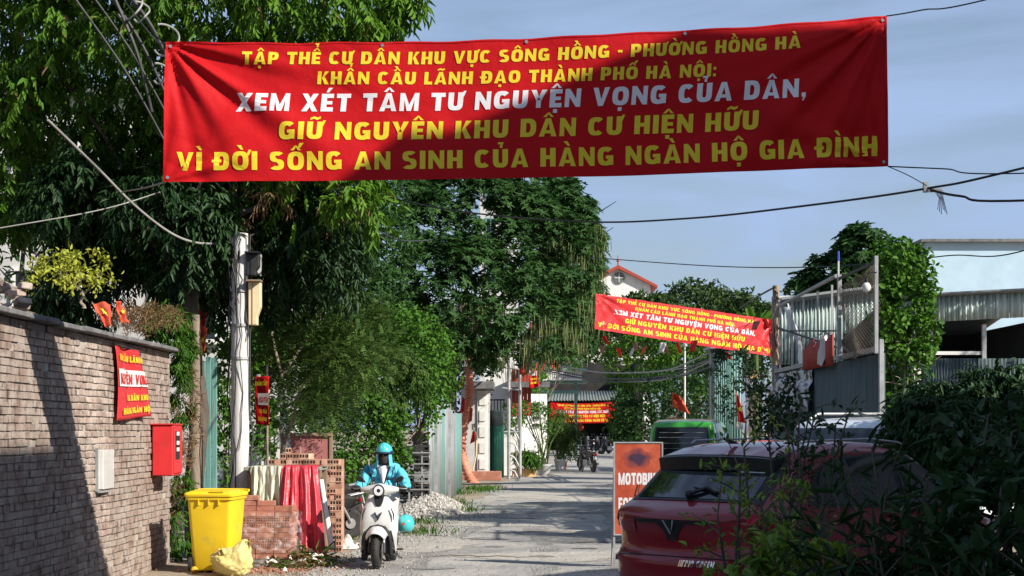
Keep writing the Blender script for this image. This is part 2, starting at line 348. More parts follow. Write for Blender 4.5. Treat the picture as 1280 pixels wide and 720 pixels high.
# ------------------------------------------------------------------ block lettering
def _r(x0, y0, x1, y1): return [(x0, y0), (x1, y0), (x1, y1), (x0, y1)]
def _arc(cx, cy, rx, ry, a0, a1, tx, ty, n=10, e=2.7):
    out = []
    def pt(a, rx_, ry_):
        c, s_ = math.cos(a), math.sin(a)
        return (cx + rx_ * math.copysign(abs(c) ** (2 / e), c), cy + ry_ * math.copysign(abs(s_) ** (2 / e), s_))
    for i in range(n):
        a, b = math.radians(a0 + (a1 - a0) * i / n), math.radians(a0 + (a1 - a0) * (i + 1) / n)
        out.append([pt(a, rx - tx, ry - ty), pt(b, rx - tx, ry - ty), pt(b, rx, ry), pt(a, rx, ry)])
    return out
T_, S_ = 0.31, 0.235
def glyph(ch):
    t, s_ = T_, S_
    if ch == ' ': return [], 0.34
    if ch == '-': return [_r(0, .38, .36, .56)], .36
    if ch == ',': return [_r(0, 0, .22, .22), [(.04, -.2), (.12, -.2), (.22, 0), (.1, 0)]], .24
    if ch == ':': return [_r(0, 0, .22, .22), _r(0, .5, .22, .72)], .22
    if ch == 'A': w = .96; return [[(0, 0), (.28, 0), (.5, .74), (.34, 1)], [(w - .28, 0), (w, 0), (w - .34, 1), (.5, .74)], [(.34, 1), (.48, .70), (.49, .70), (w - .34, 1)], _r(.24, .17, w - .24, .34)], w
    if ch == 'B': return [_r(0, 0, t, 1), _r(t, 0, .45, s_), _r(t, .42, .45, .6), _r(t, 1 - s_, .45, 1)] + _arc(.45, .3, .38, .3, -90, 90, t, s_) + _arc(.42, .75, .36, .25, -90, 90, t, s_ * .8), .83
    if ch == 'C': return _arc(.44, .5, .44, .5, 42, 318, t, s_, 16), .85
    if ch in 'DĐ':
        g = [_r(0, 0, t, 1), _r(t, 0, .4, s_), _r(t, 1 - s_, .4, 1)] + _arc(.4, .5, .46, .5, -90, 90, t, s_, 12)
        if ch == 'Đ': g = [_r(-.12, .42, .42, .58)] + g
        return g, .86
    if ch == 'E': return [_r(0, 0, t, 1), _r(t, 0, .68, s_), _r(t, .4, .62, .59), _r(t, 1 - s_, .68, 1)], .68
    if ch == 'F': return [_r(0, 0, t, 1), _r(t, .38, .6, .57), _r(t, 1 - s_, .66, 1)], .66
    if ch == 'G': return _arc(.45, .5, .45, .5, 42, 335, t, s_, 16) + [_r(.46, .36, .88, .54), _r(.64, .04, .88, .36)], .89
    if ch == 'H': return [_r(0, 0, t, 1), _r(.85 - t, 0, .85, 1), _r(t, .4, .85 - t, .6)], .85
    if ch == 'I': return [_r(0, 0, t, 1)], t
    if ch == 'K': return [_r(0, 0, t, 1), [(t, .36), (.56, 1), (.88, 1), (.45, .5)], [(.36, .52), (.56, 0), (.9, 0), (.55, .62)]], .88
    if ch == 'L': return [_r(0, 0, t, 1), _r(t, 0, .64, s_)], .64
    if ch == 'M': w = 1.06; return [_r(0, 0, .25, 1), _r(w - .25, 0, w, 1), [(.25, 1), (.25, .62), (w / 2 - .12, 0), (w / 2, .34)], [(w / 2, .34), (w / 2 + .12, 0), (w - .25, .62), (w - .25, 1)], [(w / 2 - .12, 0), (w / 2 + .12, 0), (w / 2, .34), (w / 2 - .01, .34)]], w
    if ch == 'N': w = .88; return [_r(0, 0, .25, 1), _r(w - .25, 0, w, 1), [(.25, 1), (.25, .55), (w - .25, 0), (w - .25, .45)]], w
    if ch == 'O': return _arc(.46, .5, .46, .5, 0, 360, t, s_, 22), .92
    if ch == 'P': return [_r(0, 0, t, 1), _r(t, .32, .42, .5), _r(t, 1 - s_, .42, 1)] + _arc(.42, .66, .38, .34, -90, 90, t, s_ * .9), .8
    if ch == 'R': return [_r(0, 0, t, 1), _r(t, .34, .42, .52), _r(t, 1 - s_, .42, 1), [(.3, .4), (.55, 0), (.86, 0), (.6, .42)]] + _arc(.42, .67, .38, .33, -90, 90, t, s_ * .9), .84
    if ch == 'S': return _arc(.39, .715, .39, .285, 35, 270, t, s_ * .92, 12) + _arc(.39, .295, .4, .295, 90, -145, t, s_ * .92, 12), .8
    if ch == 'T': return [_r(.26, 0, .26 + t, 1 - s_), _r(0, 1 - s_, .79, 1)], .79
    if ch == 'U': return [_r(0, .4, t, 1), _r(.84 - t, .4, .84, 1)] + _arc(.42, .4, .42, .4, 180, 360, t, s_, 12), .84
    if ch == 'V': w = .92; return [[(0, 1), (.28, 1), (.5, .28), (.33, 0)], [(w - .28, 1), (w, 1), (w - .33, 0), (.46, .28)], [(.33, 0), (w - .33, 0), (.47, .3), (.45, .3)]], w
    if ch == 'X': return [[(0, 0), (.3, 0), (.9, 1), (.6, 1)], [(0, 1), (.3, 1), (.5, .66), (.36, .42)], [(.4, .33), (.54, .57), (.9, 0), (.6, 0)]], .9
    if ch == 'Y': return [[(0, 1), (.29, 1), (.45, .6), (.32, .38)], [(.61, 1), (.9, 1), (.58, .38), (.45, .6)], _r(.32, 0, .58, .42)], .9
    return [_r(0, 0, .5, 1)], .6
def marks(base, w, ms):
    out = []; cx = w / 2; y = 1.07; dx = 0
    if '\u031b' in ms: out += [[(w - .1, .82), (w + .02, .76), (w + .15, 1.08), (w + .0, 1.08)]]
    if '\u0323' in ms: out.append(_r(cx - .11, -.3, cx + .11, -.1))
    if '\u0302' in ms:
        out += [[(cx - .3, y), (cx - .12, y), (cx, y + .13), (cx - .04, y + .25)], [(cx - .04, y + .25), (cx + .04, y + .25), (cx + .3, y), (cx + .12, y)]]
        y += .12; dx = .2
        if '\u0303' in ms or '\u0309' in ms: y += .18; dx = 0.05
    if '\u0301' in ms: out.append([(cx + dx - .1, y), (cx + dx + .04, y), (cx + dx + .26, y + .26), (cx + dx + .02, y + .26)])
    if '\u0300' in ms: out.append([(cx - dx * .2 + .02, y + .02), (cx - dx * .2 + .16, y + .02), (cx - dx * .2 + .02, y + .27), (cx - dx * .2 - .22, y + .27)])
    if '\u0309' in ms: out += [_r(cx - .04, y, cx + .1, y + .12), [(cx - .04, y + .12), (cx + .1, y + .12), (cx + .18, y + .3), (cx + .04, y + .2)], [(cx - .14, y + .2), (cx + .04, y + .2), (cx + .18, y + .3), (cx - .14, y + .32)]]
    if '\u0303' in ms: out += [[(cx - .28, y + .02), (cx - .1, y + .1), (cx - .08, y + .24), (cx - .28, y + .14)], [(cx - .1, y + .1), (cx + .1, y + .03), (cx + .12, y + .17), (cx - .08, y + .24)], [(cx + .1, y + .03), (cx + .28, y + .12), (cx + .28, y + .24), (cx + .12, y + .17)]]
    return out
def text_quads(s, gap=0.17, shear=0.0):
    x = 0; qs = []; wd = 0
    for ch in s:
        if ch == ' ': wd += 1
        if ch in 'Đ': b, ms = 'Đ', ''
        else:
            d = unicodedata.normalize('NFD', ch); b, ms = d[0], d[1:]
        g, w = glyph(b)
        for q in g + (marks(b, w, ms) if ms else []):
            qs.append((wd, [(px + x + shear * py, py) for px, py in q]))
        x += w + gap
    return qs, x - gap
def write(mb, s, fn, sub=2, shear=0.0, gap=0.17, word=None):
    """fn(a, h) maps text-space (a in 0..1 along the line, h in cap heights) to a point (with its own lift)"""
    qs, w = text_quads(s, gap, shear)
    for k, (wi, q) in enumerate(qs):
        if word is not None and wi != word: continue
        vs_ = []
        for j in range(sub + 1):
            for i in range(sub + 1):
                a, b = i / sub, j / sub
                x = (q[0][0] * (1 - a) + q[1][0] * a) * (1 - b) + (q[3][0] * (1 - a) + q[2][0] * a) * b
                y = (q[0][1] * (1 - a) + q[1][1] * a) * (1 - b) + (q[3][1] * (1 - a) + q[2][1] * a) * b
                vs_.append(fn(x / w, y, 0.0002 * (k % 5)))
        n = sub + 1
        mb.add(vs_, [(j * n + i, j * n + i + 1, (j + 1) * n + i + 1, (j + 1) * n + i) for j in range(sub) for i in range(sub)])

LINES = [("TẬP THỂ CƯ DÂN KHU VỰC SÔNG HỒNG - PHƯỜNG HỒNG HÀ", .105, .879, .845, .085, 'y', .12, .822),
         ("KHẨN CẦU LÃNH ĐẠO THÀNH PHỐ HÀ NỘI:", .210, .762, .700, .085, 'y', .12, .665),
         ("XEM XÉT TÂM TƯ NGUYỆN VỌNG CỦA DÂN,", .098, .886, .505, .122, 'w', .13, .49),
         ("GIỮ NGUYÊN KHU DÂN CƯ HIỆN HỮU", .158, .820, .298, .122, 'y', .08, .285),
         ("VÌ ĐỜI SỐNG AN SINH CỦA HÀNG NGÀN HỘ GIA ĐÌNH", .018, .985, .080, .125, 'y', .0, .072)]
def make_banner(TL, TR, BR, BL, label, group, fold=1.0, sag=0.06, mats=('banner', 'letter_yellow', 'letter_white'), nu=300, nv=80, seed=1, holes=True, sub=4):
    TL, TR, BR, BL = map(Vector, (TL, TR, BR, BL))
    c = (TL + TR + BR + BL) / 4
    Wd, H = (TR - TL).length, (TL - BL).length
    nrm = (TR - TL).cross(TL - BL).normalized()
    if nrm.y > 0: nrm = -nrm
    R = random.Random(seed); ph = [R.uniform(0, 6) for _ in range(12)]
    def f(u, v):
        d = 0
        for k, (cu, cv, am) in enumerate(((0, 1, 1.3), (1, 1, 1.0), (0, 0, .5), (1, 0, .7))):
            dx, dy = abs(u - cu) * Wd, abs(v - cv) * H
            r = math.hypot(dx, dy); a = math.atan2(dy, dx)
            d += am * 0.030 * math.exp(-r / (Wd * .22)) * min(1, r / .35) * math.sin(a * 13 + ph[k] + 1.1 * math.sin(a * 5 + ph[k + 4]))
        d += 0.010 * math.exp(-math.hypot(u * Wd, (1 - v) * H) / 1.1) * math.sin(math.atan2((1 - v) * H, u * Wd) * 31 + 2) + 0.006 * math.exp(-math.hypot((1 - u) * Wd, (1 - v) * H) / 1.6) * math.sin(math.atan2((1 - v) * H, (1 - u) * Wd) * 37)
        d += 0.012 * math.exp(-math.hypot(u * Wd, (1 - v) * H) / .9) * abs(math.sin(math.atan2((1 - v) * H, u * Wd) * 9 + .5)) + 0.007 * abs(math.sin(u * 23 + v * 9 + 3 * math.sin(v * 4 + u * 11))) ** .6 * math.exp(-((u - .12) / .22) ** 2)
        d += 0.007 * abs(math.sin(v * 11 - u * 19)) ** .6 * math.exp(-((u - .93) / .12) ** 2)
        d += 0.022 * math.sin(u * 7 + v * 2.2 + ph[8]) + 0.012 * math.sin(u * 17 - v * 3 + ph[9]) + 0.006 * math.sin(u * 39 + v * 5 + ph[10])
        return d * fold
    def S(u, v, off=0.0):
        p = (BL * (1 - u) + BR * u) * (1 - v) + (TL * (1 - u) + TR * u) * v
        s_ = 4 * u * (1 - u)
        p = p + Vector((0, 0, -1)) * (sag * s_ * (0.35 + 0.65 * v)) + Vector((0, 0, .004 * math.sin(u * 60) * (v > .98)))
        return p + nrm * (f(u, v) + off)
    t = thing('street_banner', (c.x, c.y, 0), label, 'banner', group)
    m = MB(); m.grid(lambda u, v: S(u, v), nu, nv)
    obj('banner_cloth', m, M[mats[0]], t, smooth=80, thick=0.002)
    m = MB()
    for v0, v1 in ((0, .012), (.988, 1)): m.grid(lambda u, v: S(u, v0 + (v1 - v0) * v, .005), nu, 1)
    for u0, u1 in ((0, .003), (.997, 1)): m.grid(lambda u, v: S(u0 + (u1 - u0) * u, v, .007), 1, nv)
    obj('hem', m, M[mats[0]], t, smooth=80)
    for (s_, u0, u1, v0, cap, cc, sh, v1) in LINES:
        for wi in range(s_.count(' ') + 1):
            m = MB()
            write(m, s_, lambda a, h, k: S(u0 + (u1 - u0) * a, v0 + (v1 - v0) * a + h * cap * 1.06, .0055 + k), sub, sh * .6, word=wi)
            o = obj('word', m, M[mats[1] if cc == 'y' else mats[2]], t, smooth=0)
            if cc == 'w': o['label'] = 'white capital lettering'
    if holes:
        m = MB()
        for (u, v) in ((.006, .97), (.994, .97), (.006, .03), (.994, .03), (.5, .975), (.3, .975), (.72, .975)):
            p = S(u, v, .006); m.lathe(p, [(.004, -.004), (.014, -.004), (.014, .002), (.006, .002)], 10, 'y')
        obj('eyelet', m, M['steel'], t)
    return t

# ------------------------------------------------------------------ foliage
def unit(a): return a / np.maximum(np.linalg.norm(a, axis=-1, keepdims=True), 1e-9)
def leaves(name, Pp, D, Nn, Ln, Wd, rnd, mats, parent, droop=0.15, fold=0.25, kind='stuff', midx=None, simple=False):
    """one mesh of separate folded leaves: 6 vertices and 2 quads each"""
    N = len(Pp); D = unit(D); Sd = unit(np.cross(D, Nn)); Nn = unit(np.cross(Sd, D))
    Ln = np.broadcast_to(np.asarray(Ln, float), (N,))[:, None]; Wd = np.broadcast_to(np.asarray(Wd, float), (N,))[:, None]
    if simple:
        V = np.stack([Pp, Pp + D * Ln * .45 + Sd * Wd * .5 + Nn * Wd * fold, Pp + D * Ln - Nn * Ln * droop, Pp + D * Ln * .45 - Sd * Wd * .5 + Nn * Wd * fold], 1)
        k = 4; fpat = np.array([[0, 1, 2], [0, 2, 3]])
    else:
        V = np.stack([Pp,
                      Pp + D * Ln * .32 + Sd * Wd * .5 + Nn * Wd * fold,
                      Pp + D * Ln * .72 + Sd * Wd * .36 + Nn * (Wd * fold * .7 - Ln * droop * .45),
                      Pp + D * Ln * 1.0 - Nn * Ln * droop,
                      Pp + D * Ln * .72 - Sd * Wd * .36 + Nn * (Wd * fold * .7 - Ln * droop * .45),
                      Pp + D * Ln * .32 - Sd * Wd * .5 + Nn * Wd * fold], 1)
        k = 6; fpat = np.array([[0, 1, 2, 3], [0, 3, 4, 5]])
    me = bpy.data.meshes.new(name)
    me.vertices.add(N * k); me.vertices.foreach_set('co', V.reshape(-1).astype(np.float32))
    fc = (fpat[None] + (np.arange(N) * k)[:, None, None]).reshape(-1)
    nf = N * 2; fs = fpat.shape[1]
    me.loops.add(nf * fs); me.loops.foreach_set('vertex_index', fc.astype(np.int32))
    me.polygons.add(nf); me.polygons.foreach_set('loop_start', (np.arange(nf) * fs).astype(np.int32))
    at = me.attributes.new('rnd', 'FLOAT', 'FACE'); at.data.foreach_set('value', np.repeat(rnd, 2).astype(np.float32))
    for m in (mats if isinstance(mats, (list, tuple)) else [mats]): me.materials.append(m)
    if midx is not None: me.polygons.foreach_set('material_index', np.repeat(midx, 2).astype(np.int32))
    me.update(calc_edges=True)
    o = bpy.data.objects.new(name, me)
    link(o, parent, True)
    if kind: o['kind'] = kind
    return o
def rdir(n): return unit(rng.normal(size=(n, 3)))
def clumps(ells, nsub, rsub, flat=0.8, inner=0.12, lo=-0.6):
    """sub-clump centres spread over a union of ellipsoids, with their outward directions"""
    e = np.array([[*c, *(r if hasattr(r, '__len__') else (r, r, r))] for c, r in ells], float)
    w = (e[:, 3] * e[:, 4] * e[:, 5]) ** (2 / 3); idx = rng.choice(len(e), nsub, p=w / w.sum())
    d = rdir(nsub); d[:, 2] = np.where(d[:, 2] < lo, -d[:, 2], d[:, 2]); d = unit(d)
    rad = np.where(rng.random(nsub) < inner, rng.uniform(.3, .8, nsub), rng.uniform(.82, 1.02, nsub))
    c = e[idx, :3] + d * e[idx, 3:6] * rad[:, None]
    # drop clumps deep inside another ellipsoid
    keep = np.ones(nsub, bool)
    for j in range(len(e)):
        q = (((c - e[j, :3]) / e[j, 3:6]) ** 2).sum(1)
        keep &= ~((q < .5) & (idx != j))
    return c[keep], d[keep], rsub * rng.uniform(.6, 1.25, keep.sum())
def crown(name, parent, ells, nsub, rsub, per, L, Wd, mat_, style='general', droop=.2, lo=-.6, inner=.15, tone=0.0, dry=0.0, drymat=None, simple=False):
    c, d, r = clumps(ells, nsub, rsub, lo=lo, inner=inner)
    n = len(c); ct = rng.random(n)
    base = np.repeat(c, per, 0); br = np.repeat(r, per); bd = np.repeat(d, per, 0)
    q = unit(rdir(n * per) + bd * .55 + np.array([0, 0, .25]))
    p = base + q * br[:, None] * (rng.random(n * per) ** .45)[:, None]
    rn = np.clip(np.repeat(ct, per) * .55 + rng.random(n * per) * .45 + tone, 0, 1)
    if style == 'rosette':
        k = 6; up = unit(q * .7 + np.array([0, 0, .7])); t1 = unit(np.cross(up, rdir(len(up)))); t2 = np.cross(up, t1)
        a = (np.arange(k) * 2 * PI / k)[None, :, None] + rng.uniform(0, 1, (len(p), 1, 1))
        D = t1[:, None] * np.cos(a) + t2[:, None] * np.sin(a) + up[:, None] * rng.uniform(.1, .5, (len(p), k, 1))
        PP = np.repeat(p, k, 0); D = D.reshape(-1, 3); NN = np.repeat(up, k, 0); rn = np.repeat(rn, k)
    elif style == 'droop':               # twigs with drooping lance leaflets
        k = 7; dn = unit(q * .6 + np.array([0, 0, -.55]) + rdir(len(q)) * .25); 
        tt = np.linspace(0, 1, k)[None, :, None]
        PP = (p[:, None] + dn[:, None] * tt * L * 1.5).reshape(-1, 3)
        sd = unit(np.cross(dn, rdir(len(dn))))
        sg = np.where(np.arange(k) % 2 == 0, 1, -1)[None, :, None]
        D = (dn[:, None] * .75 + sd[:, None] * sg * .6 + np.array([0, 0, -.45])).reshape(-1, 3) + rng.normal(size=(len(PP), 3)) * .12
        NN = np.repeat(unit(q + np.array([0, 0, .6])), k, 0) + rng.normal(size=(len(PP), 3)) * .25; rn = np.repeat(rn, k)
    elif style == 'feather':             # flat compound sprays, leaflets in pairs along a stalk
        k = 12; ax = unit(q * .8 + rdir(len(q)) * .5 + np.array([0, 0, .1])); sd = unit(np.cross(ax, np.array([0, 0, 1.]) + rdir(len(q)) * .3))
        tt = (np.arange(k) // 2 + 1)[None, :, None] / (k / 2)
        PP = (p[:, None] + ax[:, None] * tt * L * 3.2 - np.array([0, 0, 1.]) * (tt ** 2) * L * 1.0).reshape(-1, 3)
        sg = np.where(np.arange(k) % 2 == 0, 1, -1)[None, :, None]
        D = (ax[:, None] * .5 + sd[:, None] * sg).reshape(-1, 3); NN = np.repeat(unit(np.cross(sd, ax) * np.sign(np.cross(sd, ax)[:, 2:3]) + .001), k, 0); rn = np.repeat(rn, k)
    else:
        PP = p; D = unit(q * .6 + rdir(len(p)) * .8 + np.array([0, 0, -.15])); NN = unit(q + np.array([0, 0, .5]) + rdir(len(p)) * .4)
    n2 = len(PP); mats = [mat_] if drymat is None else [mat_, drymat]
    midx = (np.repeat(rng.random(n2 // max(1, n2 // len(p))) < dry, 1) if False else (rng.random(n2) < dry).astype(int)) if drymat is not None else None
    return leaves(name, PP, D, NN, L * rng.uniform(.5, 1.25, n2), Wd * rng.uniform(.6, 1.2, n2), rn, mats, parent, droop=droop, midx=midx, simple=simple)
def limb_mesh(base, tops, r0, seed=1, wob=.06, n=8, mid=None, fork=.45):
    """trunk plus limbs to every point in tops"""
    R = random.Random(seed); m = MB(); base = Vector(base)
    cen = sum((Vector(t) for t in tops), Vector()) / len(tops)
    fk = Vector(mid) if mid else base.lerp(cen, fork)
    def path(a, b, k, w):
        return [a.lerp(b, i / k) + Vector((R.uniform(-w, w), R.uniform(-w, w), R.uniform(-w, w) * .4)) * (0 if i in (0, k) else 1) for i in range(k + 1)]
    tp = path(base, fk, 5, wob)
    m.tube(tp, [r0 * (1.35 if i == 0 else 1 - .07 * i) for i in range(6)], n + 2)
    for t in tops:
        t = Vector(t); pp = path(fk - (fk - base) * R.uniform(0, .25), t, 5, wob * 1.6)
        rr = r0 * R.uniform(.35, .55)
        m.tube(pp, [rr * (1 - .17 * i) for i in range(6)], n)
        for i in (2, 3, 4):
            e = pp[i] + Vector((R.uniform(-1, 1), R.uniform(-1, 1), R.uniform(-.1, 1))) * (t - fk).length * .28
            m.tube([pp[i], pp[i].lerp(e, .5) + Vector((0, 0, .06)), e], [rr * .4, rr * .28, rr * .1], 5)
    return m
def tree(name, label, base, tops, r0, crowns, group=None, cat='tree', bark='bark_shaded', seed=1, mid=None):
    t = thing(name, base, label, cat, group)
    obj('trunk', limb_mesh(base, tops, r0, seed, mid=mid), M[bark], t, smooth=60)
    for kw in crowns:
        kw = dict(kw); crown(kw.pop('name', 'crown'), t, **kw)
    return t
def hanging(name, parent, pts_lo, n, L, w, mat_):
    """thin pods or aerial roots hanging straight down"""
    idx = rng.integers(0, len(pts_lo), n); p = pts_lo[idx] + rng.normal(size=(n, 3)) * .14
    D = np.tile(np.array([0, 0, -1.]), (n, 1)) + rng.normal(size=(n, 3)) * .05
    NN = unit(rng.normal(size=(n, 3)) * np.array([1, 1, 0]) + np.array([0, -.4, 0]))
    return leaves(name, p, D, NN, L * rng.uniform(.5, 1.3, n), w, rng.random(n), mat_, parent, droop=.02, fold=.1)
# ------------------------------------------------------------------ ground, road
def struct(o): o['kind'] = 'structure'; return o
m = MB(); m.add([(-900, -300, 0), (900, -300, 0), (900, 1800, 0), (-900, 1800, 0)], [(0, 1, 2, 3)])
struct(obj('ground', m, M['dirt'], smooth=0))
def wob(y, s): return .22 * math.sin(y * .9 + s) + .12 * math.sin(y * 2.3 + s * 2) + .06 * math.sin(y * 6.1 + s)
le = [(-20, -2.9), (0, -2.8), (19, -2.45), (22, -2.3), (26, -1.75), (32, -1.25), (42, -.8), (52, -.35), (60, .1), (66, 1.4), (92, 2.1), (150, 3.2)]
ri = [(-20, 5.2), (0, 5.2), (30, 5.2), (42, 6.6), (60, 8.6), (92, 9.5), (150, 11)]
def li(tab, y):
    for (a, b), (c, d) in zip(tab, tab[1:]):
        if a <= y <= c: return b + (d - b) * (y - a) / (c - a)
    return tab[-1][1]
ys = [-20 + .5 * i for i in range(341)]
m = MB(); n = len(ys); m.add([(li(le, y) + wob(y, 1), y, .004) for y in ys] + [(li(ri, y) + wob(y, 4), y, .004) for y in ys], [(i, n + i, n + i + 1, i + 1) for i in range(n - 1)])
struct(obj('road', m, M['road'], smooth=0))
# low worn swells and patches of old concrete on the road, each a sheet just above the last
for k, (cx, cy, rx, ry) in enumerate(((.6, 22.3, 1.3, .9), (1.9, 26.4, 1.7, 1.5), (-.2, 30.5, 1.0, 1.6), (2.4, 35, 1.6, 2.2), (1.2, 43, 1.4, 3.0), (3.2, 21.3, 1.2, 1.1), (-1.2, 24.6, .7, 1.4), (3.4, 29.5, 1.0, 2.0))):
    m = MB(); pts = [(cx + rx * (1 + .22 * math.sin(3 * a + k) + .1 * math.sin(7 * a)) * math.cos(a), cy + ry * (1 + .2 * math.sin(2 * a + k)) * math.sin(a), .008) for a in [2 * PI * i / 40 for i in range(40)]]
    m.add(pts, [tuple(range(40))]); struct(obj('road_patch', m, M['road_dark' if k % 2 else 'road_pale'], smooth=0))
Rt = random.Random(17)
for k, (x0_, x1_, w_, ya_, yb_) in enumerate(((.2, .9, .16, 17, 47), (1.7, 2.4, .2, 17, 50), (2.9, 3.6, .16, 17, 44), (-1.2, -.2, .12, 18, 38))):
    n = 120; m = MB(); L_, R_ = [], []
    for i in range(n + 1):
        y = ya_ + (yb_ - ya_) * i / n; x = x0_ + (x1_ - x0_) * i / n + .15 * math.sin(y * .35 + k); ww = w_ * (1 + .5 * math.sin(y * 1.7 + k * 2) * math.sin(y * .6)) * min(1, i / 8, (n - i) / 8)
        L_.append((x - ww + Rt.uniform(-.03, .03), y, .0062)); R_.append((x + ww + Rt.uniform(-.03, .03), y, .0062))
    m.add(L_ + R_, [(i, n + 1 + i, n + 2 + i, i + 1) for i in range(n)]); struct(obj('tyre_track', m, M['road_track'], smooth=0))
m = MB()
for k in range(34):
    cx, y = Rt.uniform(-1.6, 4.4), 19.5 + 22 * Rt.random() ** 1.4; r = Rt.uniform(.05, .28); ph_ = Rt.uniform(0, 6)
    m.add([(cx + r * 1.3 * (1 + .3 * math.sin(3 * a + ph_) + .15 * math.sin(8 * a)) * math.cos(a), y + r * (1 + .3 * math.sin(2 * a + ph_)) * math.sin(a), .0105 + .0001 * k) for a in [2 * PI * i / 20 for i in range(20)]], [tuple(range(20))])
struct(obj('road_stain', m, M['road_dark'], smooth=0))
# cracks: thin sunk dark strips of broken surface
m = MB()
Rr = random.Random(5)
for (x0, y0, x1, y1) in ((.3, 24.5, 2.9, 25.6), (2.9, 25.6, 4.6, 26.0), (-.5, 27.0, 1.9, 28.2), (.9, 21.4, 3.0, 22.6), (-1.5, 22.0, .6, 22.5), (.4, 33, 3.4, 34.5), (1.8, 28.5, 4.2, 30), (-.6, 37, 2.6, 38.5), (1.1, 20.4, 4.0, 21)):
    pr = None
    for i in range(25):
        t = i / 24; x = x0 + (x1 - x0) * t + Rr.uniform(-.06, .06); y = y0 + (y1 - y0) * t + Rr.uniform(-.12, .12) + .3 * math.sin(t * 5)
        w = .035 * math.sin(PI * t) + .008
        if pr: m.add([(pr[0], pr[1] - pr[2], .016), (x, y - w, .016), (x, y + w, .016), (pr[0], pr[1] + pr[2], .016)], [(0, 1, 2, 3)])
        pr = (x, y, w)
struct(obj('road_crack', m, M['soil'], smooth=0))

# ------------------------------------------------------------------ left brick wall (runs away from the camera)
WX = -4.33
wall = thing('brick_wall', (WX, 17.5, 0), 'weathered brown brick wall with grey concrete coping along the left of the lane', 'wall')
WY0, WY1, WZ = 10.0, 21.35, 2.66
m = MB(); m.box((WX - .125, (WY0 + WY1) / 2, WZ / 2), (.23, WY1 - WY0, WZ))
obj('mortar_core', m, M['mortar'], wall, smooth=0)
b1 = MB(); b1.box((0, 0, 0), (.10, .212, .058))
proto_b = obj('brick', b1, M['brickwall'], wall, smooth=30, bevel=.006)
R1 = random.Random(3); stuffb = MB(); cnt = 0; cand = []
nc = int(WZ / .070)
for r in range(nc):
    z = .035 + r * .070
    y = WY0 + .11 + (.11 if r % 2 else 0)
    header = (r % 5 == 4)
    st = .222 if not header else .118
    while y < WY1 - .06:
        cand.append((WX + .004 - .05 + R1.uniform(-.004, .011) + (R1.random() < .05) * R1.uniform(-.03, -.01), y + R1.uniform(-.005, .005), z + R1.uniform(-.003, .003), .50 if header else 1.0))
        y += st
near = sorted(cand, key=lambda c: c[1])
near = [c for c in near if c[1] > 16.6][:299]
ns = set(id(c) for c in near)
first = True
for c in cand:
    if id(c) in ns:
        if first:
            proto_b.matrix_basis = Matrix.Translation(c[:3]); proto_b.scale = (1, c[3], 1); first = False
        else:
            q = proto_b.copy(); COL.objects.link(q); q.location = c[:3]; q.scale = (1, c[3], 1); q.rotation_euler = (R1.uniform(-.02, .02), 0, R1.uniform(-.02, .02))
    else:
        stuffb.box(c[:3], (.10 + R1.uniform(0, .008), .212 * c[3], .058))
obj('brickwork', stuffb, M['brickwall'], wall, smooth=0, kind='stuff')
m = MB()
for i in range(12):
    a = WY0 + (WY1 + .1 - WY0) * i / 12; b = WY0 + (WY1 + .1 - WY0) * (i + 1) / 12 - .012
    mm = MB(); mm.box((WX - .09, (a + b) / 2, WZ + .03 + R1.uniform(-.008, .008)), (.42, b - a, .05), rot=(R1.uniform(-.006, .006), R1.uniform(-.02, .02), 0))
    obj('coping_slab', mm, M['slab'], wall, smooth=30, bevel=.01)
# earth bank, rubble and dry growth behind the coping
m = MB()
def bank(u, v):
    x = WX - .22 - v * 3.2; y = 9.5 + u * 13.2
    return (x, y, WZ - .1 + .55 * math.sin(min(1, v * 2.2) * PI / 2) * (1.15 - .75 * u) + .10 * math.sin(u * 23) + .08 * math.sin(u * 41 + v * 9))
m.grid(bank, 60, 14)
bk = struct(obj('earth_bank', m, M['soil'], smooth=60))
rb = thing('rubble_heap', (WX - .35, 16.0, WZ + .1), 'low heap of broken bricks lying on top of the wall at the left', 'rubble')
for i in range(34):
    y = R1.uniform(13.5, 17.0); x = WX - R1.uniform(.12, .75)
    z = WZ + .1 + R1.random() * .38 * (1 - abs(y - 15.6) / 2.4) + .1
    mm = MB(); mm.box((0, 0, 0), (.11, R1.choice((.2, .13, .09)), .06))
    if i == 0: rbp = obj('brick', mm, M['brickwall'], rb, world=False, bevel=.008); rbp.location = (x - WX + .35, y - 16.0, z - WZ - .1); rbp.rotation_euler = (R1.uniform(-.5, .5), R1.uniform(-.6, .6), R1.uniform(0, 3))
    else:
        q = rbp.copy(); COL.objects.link(q); q.location = (x - WX + .35, y - 16.0, z - WZ - .1); q.rotation_euler = (R1.uniform(-.5, .5), R1.uniform(-.6, .6), R1.uniform(0, 3)); q.scale = (1, R1.choice((1, .7, .5)), 1)

